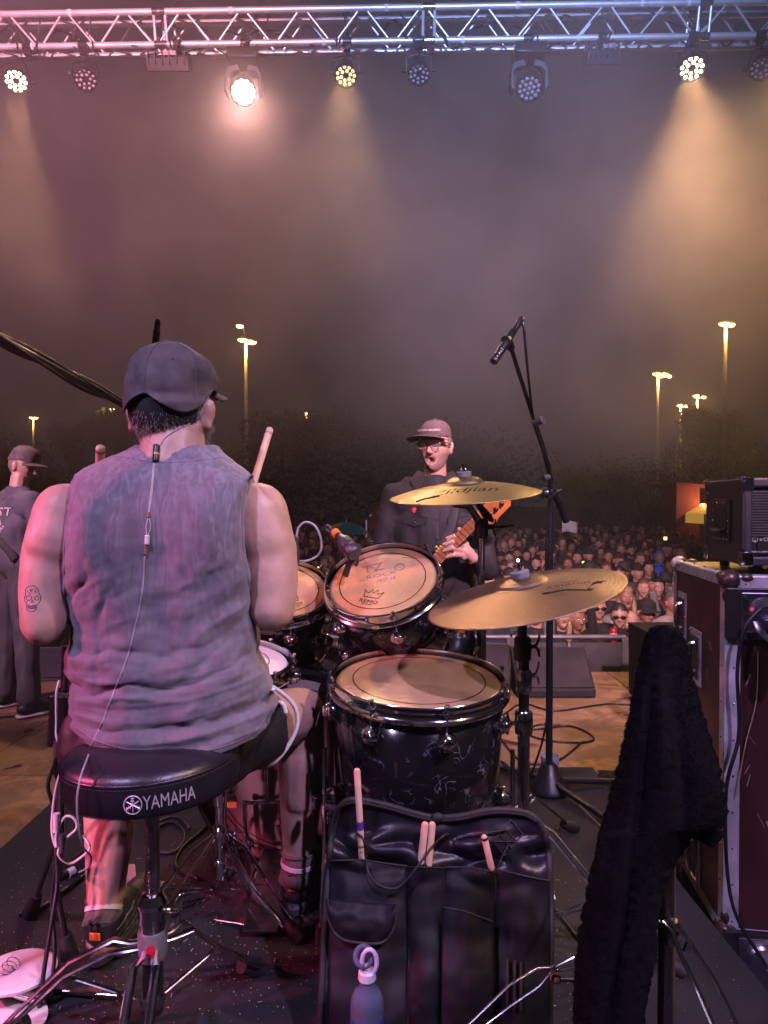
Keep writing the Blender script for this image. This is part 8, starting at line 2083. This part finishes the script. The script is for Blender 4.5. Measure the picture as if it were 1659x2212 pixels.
dm.tube([BX(cx_-26+a*52, cy2, .006) for a in np.linspace(0, 1, 8)], .0015, 5); obj('diamond_patch', MB().add([BX(cx_+a, cy2+b_, .004) for a, b_ in ((-26, 0), (0, -30), (26, 0), (0, 30))], [(0, 1, 2, 3)]), m_bag, bag, 0, solid=.003); obj('patch_seam', dm, m_zip, bag, 180)
obj('centre_knob', MB().ell(BX(945, 1766, .012), (.013, .008, .010)), m_zip, bag)
cord = [(770, 1800), (786, 1815), (790, 1850), (796, 1885), (815, 1910), (850, 1920), (875, 1905), (905, 1868), (935, 1828), (958, 1806), (968, 1802)]
cable([BX(a, b_, .045 if a < 960 else .012) for a, b_ in cord], .0026, m=m_zip, label='black elastic cord slung in a loop across the stick bag', seg=80)
cable([BX(a, b_, .012) for a, b_ in ((985, 1812), (1010, 1806), (1060, 1798), (1095, 1792))], .0020, m=m_zip, label='second thin cord stretched across the upper right of the stick bag')
obj('dangling_tie', MB().tube([BX(a, b_, .012) for a, b_ in ((1098, 1825), (1080, 1860), (1070, 1890))], .0015, 5), m_zip, bag, 180)
GS = 'drumsticks standing in the stick bag'
def bstick(x0, y0, x1, y1, d0, d1, label, r=.0072, m=m_pstick):
    a, b_ = P(x0, y0, d0), P(x1, y1, d1); t, M = stick(a, b_-a, label, .40, r, m, group=GS); return t, M
t, M = bstick(771, 1660, 782, 1858, 1.362, 1.384, 'tallest pale drumstick in the stick bag with a purple band', .0066)
obj('purple_band', MB().lathe([(.0068, .110), (.0068, .128)], M, 18, False), MAT('purple_tape', (.12, .04, .30), .5), t)
obj('print', MB().lathe([(.00675, .160), (.00675, .1615)], M, 18, False), m_ink, t); obj('print', MB().lathe([(.00675, .163), (.00675, .1655)], M, 18, False), m_ink, t)
tb = MB(); text_on(tb, 'A', .010, lambda x, y: M @ V((0, 0, .178)) + V((x, -.0071, -y*.0 + y))); obj('print_mark', tb, m_ink, t, 0)
bstick(919, 1776, 907, 1875, 1.372, 1.384, 'left one of the two pale drumsticks standing close together in the bag', .0072)
bstick(934, 1776, 925, 1875, 1.374, 1.386, 'right one of the two pale drumsticks standing close together in the bag', .0072)
t, M = bstick(1045, 1804, 1064, 1884, 1.372, 1.384, 'drumstick with a dark ring leaning in the right half of the stick bag', .0064); obj('dark_ring', MB().lathe([(.0068, .004), (.0068, .009)], M, 16, False), m_ink, t)
# ------------------------------------------------------------------ bottle
bt = P(793, 2140, 1.17); m_pet = MAT('clear_plastic', (.62, .72, 1.0), .08, 0, .03, 9, trans=.86, ior=1.20, rvar=.03); m_water = MAT('water', (.85, .9, 1), .02, 0, 0, trans=1, ior=1.33)
bo = thing('water_bottle', V((bt.x, 1.17, RZ)), 'clear plastic bottle with a looped cap standing in front of the stick bag', 'bottle')
zT = P(0, 2128, 1.17).z; MBt = Matrix.Translation((bt.x, 1.17, 0)); rB = .0285
obj('bottle_wall', MB().lathe([(.0001, RZ+.012), (rB*.9, RZ+.014), (rB, RZ+.03), (rB, zT-.032), (rB*.96, zT-.022), (rB*.75, zT-.009), (rB*.45, zT-.002), (rB*.42, zT+.012), (rB*.39, zT+.012), (rB*.41, zT-.004), (rB*.72, zT-.012), (rB*.92, zT-.024), (rB*.96, zT-.034), (rB*.96, RZ+.03), (.0001, RZ+.018)], MBt, 40, False), m_pet, bo, 60)
obj('water', MB().lathe([(.0001, RZ+.02), (rB*.94, RZ+.03), (rB*.94, P(0, 2200, 1.17).z), (.0001, P(0, 2200, 1.17).z)], MBt, 36), m_water, bo, 40)
obj('bottle_label', MB().lathe([(rB+.0006, RZ+.05), (rB+.0006, P(0, 2190, 1.17).z)], MBt, 40, False), MAT('blue_label', (.05, .06, .30), .4), bo)
cz = zT + .012; obj('neck_ring', MB().lathe([(.0125, cz-.004), (.0155, cz), (.0145, cz+.012), (.0001, cz+.013)], MBt, 24), m_white, bo, 40)
lp_ = [V((bt.x + .004 + .0125*math.cos(a), 1.165, cz + .031 + .021*math.sin(a))) for a in [i*2*PI/28 for i in range(28)]]; obj('cap_loop', MB().tube(lp_, .0040, 8, closed=True), MAT('lilac_plastic', (.62, .56, .72), .35, 0, .1, 10), bo, 180)
lp2 = [V((bt.x - .006 + .014*math.cos(a), 1.172 + .010*math.sin(a), cz + .036 + .011*math.sin(a))) for a in [i*2*PI/28 for i in range(28)]]; obj('thread_ring', MB().tube(lp2, .0046, 8, closed=True), m_pet, bo, 180)
# ------------------------------------------------------------------ towel and the stand it hangs on
tw0 = P(1440, 1990, 1.02); twb = V((tw0.x, 1.02, RZ)); tws = thing('cymbal_stand', twb, 'chrome double braced stand under the black towel in the right foreground', 'cymbal stand', 'cymbal stands')
zl = lambda y, d=1.02: P(0, y, d).z
post(tws, V((twb.x, 1.02, RZ+.02)), V((twb.x, 1.02, zl(1700))), .0125, m_dchrome); post(tws, V((twb.x, 1.02, zl(1700))), V((twb.x-.003, 1.02, zl(1362)-.012)), .009, m_dchrome)
obj('arm', MB().tube([V((twb.x, 1.02, zl(1640))), V((twb.x+.055, 1.02, zl(1740)+.02)), P(1532, 1790, 1.0)], .005, 8), m_chrome, tws)
obj('hub', MB().lathe([(.011, -.018), (.0145, -.012), (.0145, .010), (.011, .016)], Matrix.Translation((twb.x+.002, 1.012, zl(2002))), 18), m_dchrome, tws)
def fleg(pts, r=.0050, m=m_chrome, nm='leg'): return obj(nm, MB().tube(pts, r, 10, flat=.55), m, tws)
hb = lambda x, y, d: P(x, y, d)
fleg([hb(1432, 1988, 1.0), hb(1452, 2010, .99), hb(1470, 2060, .98), hb(1510, 2145, .95), hb(1555, 2250, .90), hb(1610, 2380, .86)], .0048)
fleg([hb(1440, 1983, 1.0), hb(1478, 2018, .99), hb(1500, 2050, .98), hb(1545, 2120, .95), hb(1600, 2230, .90), hb(1660, 2380, .86)], .0048)
obj('wing_bolt', MB().tube([hb(1482, 2050, .97), hb(1489, 2032, .96)], [.006, .004], 8), m_chrome, tws)
fleg([hb(1420, 1960, 1.02), hb(1242, 2066, 1.10), hb(1198, 2088, 1.10), hb(1160, 2092, 1.10), hb(1100, 2128, 1.09), hb(1010, 2215, 1.06), hb(960, 2270, 1.05)], .0038, m_dchrome)
fleg([hb(1420, 1990, 1.02), hb(1242, 2088, 1.10), hb(1190, 2100, 1.10), hb(1165, 2130, 1.09), hb(1100, 2175, 1.08), hb(1020, 2235, 1.06), hb(960, 2290, 1.05)], .0038, m_dchrome)
obj('rivet', MB().ell(hb(1196, 2090, 1.09), .0045), m_chrome, tws); obj('pink_cap', MB().ell(hb(1200, 2112, 1.11), .009), MAT('pinkish_rubber', (.30, .10, .12), .6), tws)
fleg([hb(1430, 1960, 1.04), hb(1310, 1800, 1.35), hb(1250, 1740, 1.50)], .004, m_black)
# towel: lofted from its outline, with real folds, loops of pile on top
tw = thing('towel', V((twb.x, 1.0, zl(2260))), 'large black fluffy towel draped over the stand in the right foreground', 'towel')
m_tow = MAT('black_terry', (.0058, .0048, .0075), .95, 0, .4, 30, bump=1.0, bs=260, spec=.1, rvar=0)
rows = [(1352, 1418, 1452), (1358, 1404, 1464), (1368, 1396, 1472), (1400, 1388, 1484), (1450, 1378, 1494), (1520, 1364, 1510), (1580, 1352, 1530), (1640, 1338, 1548), (1700, 1322, 1562), (1760, 1308, 1572), (1790, 1298, 1558), (1803, 1294, 1500), (1840, 1288, 1474), (1880, 1276, 1452), (1920, 1268, 1434), (1980, 1258, 1422), (2040, 1248, 1420), (2100, 1243, 1410), (2160, 1240, 1398), (2300, 1236, 1384)]
def towp(u, v, off=0):
    y = 1350 + v*(2300-1350); xl, xr = interp(rows, y); a = 2*PI*u; cx, hw = (xl+xr)/2, (xr-xl)/2
    x = cx + hw*math.copysign(abs(math.cos(a))**.75, math.cos(a)); dep = (.030 + .03*sm(1350, 1700, y))*math.sin(a)
    xx = (x - cx)/max(hw, 1); fo_ = 0
    if math.sin(a) < .25:
        sp_ = sm(1400, 1560, y)
        fo_ = .010*sp_*math.exp(-((x - interp([(1400, 1445), (1700, 1478), (2300, 1470)], y)[0])/14)**2) - .011*sp_*math.exp(-((x - interp([(1400, 1425), (1700, 1440), (2300, 1330)], y)[0])/26)**2) - .008*sp_*math.exp(-((x - interp([(1400, 1400), (1700, 1365), (2300, 1275)], y)[0])/20)**2) + .010*sp_*math.exp(-((x - interp([(1400, 1412), (1700, 1395), (2300, 1300)], y)[0])/12)**2)
        fo_ += .006*noise.noise(V((x*.02, y*.006, 3)))
    p = P(x, y, 1.0 + dep + fo_ - off)
    return p + V((.004*noise.noise(V((x*.07, y*.07, 9))), 0, 0))
tbm = MB(); tbm.grid(towp, 110, 150, cu=True); tob = obj('towel_cloth', tbm, m_tow, tw, 180)
pile = MB(); rnd = random.Random(8)
for i in range(52000):
    v = rnd.random(); u = .5 + rnd.random()*.5 if rnd.random() < .9 else rnd.random()
    p = towp(u, v); o_ = V((rnd.uniform(-.0015, .0015), rnd.uniform(-.001, .001), rnd.uniform(-.0020, .0008)))
    out = (p - V((tw0.x, 1.0, p.z))); out.z = 0; out = out.normalized() if out.length > 1e-5 else V((0, -1, 0))
    e = p + out*.0024 + o_; w = V((rnd.uniform(-.0007, .0007), 0, rnd.uniform(-.0007, .0007)))
    pile.add([p - w - out*.001, p + w - out*.001, e], [(0, 1, 2)])
obj('pile', pile, m_tow, tob, 0, kind='stuff')
# lifted corner of the towel at its right
co_ = MB()
def corner(u, v):
    a, b_ = V((1478, 1740, 0)).lerp(V((1566, 1800, 0)), u), V((1490, 1800, 0)).lerp(V((1540, 1832, 0)), u); q = a.lerp(b_, v); return P(q.x, q.y, .985 + .03*v*(1-u) + .008*math.sin(u*5))
co_.grid(corner, 20, 12); obj('towel_corner', co_, m_tow, tob, 180, solid=.006)
# black strip and bits on the stage by the riser
obj('stage_mat', MB().grid(lambda u, v: floor_pt(1290, 1668, 0.0).lerp(V((.88, .9, 0)), v) + V((u*.16, 0, .010 + .004*noise.noise(V((u*3, v*9, 0))))), 8, 40), m_sheetb, None, 180, base=(.85, 2, 0), label='dark rubber strip on the stage between the riser and the flight case', cat='mat')
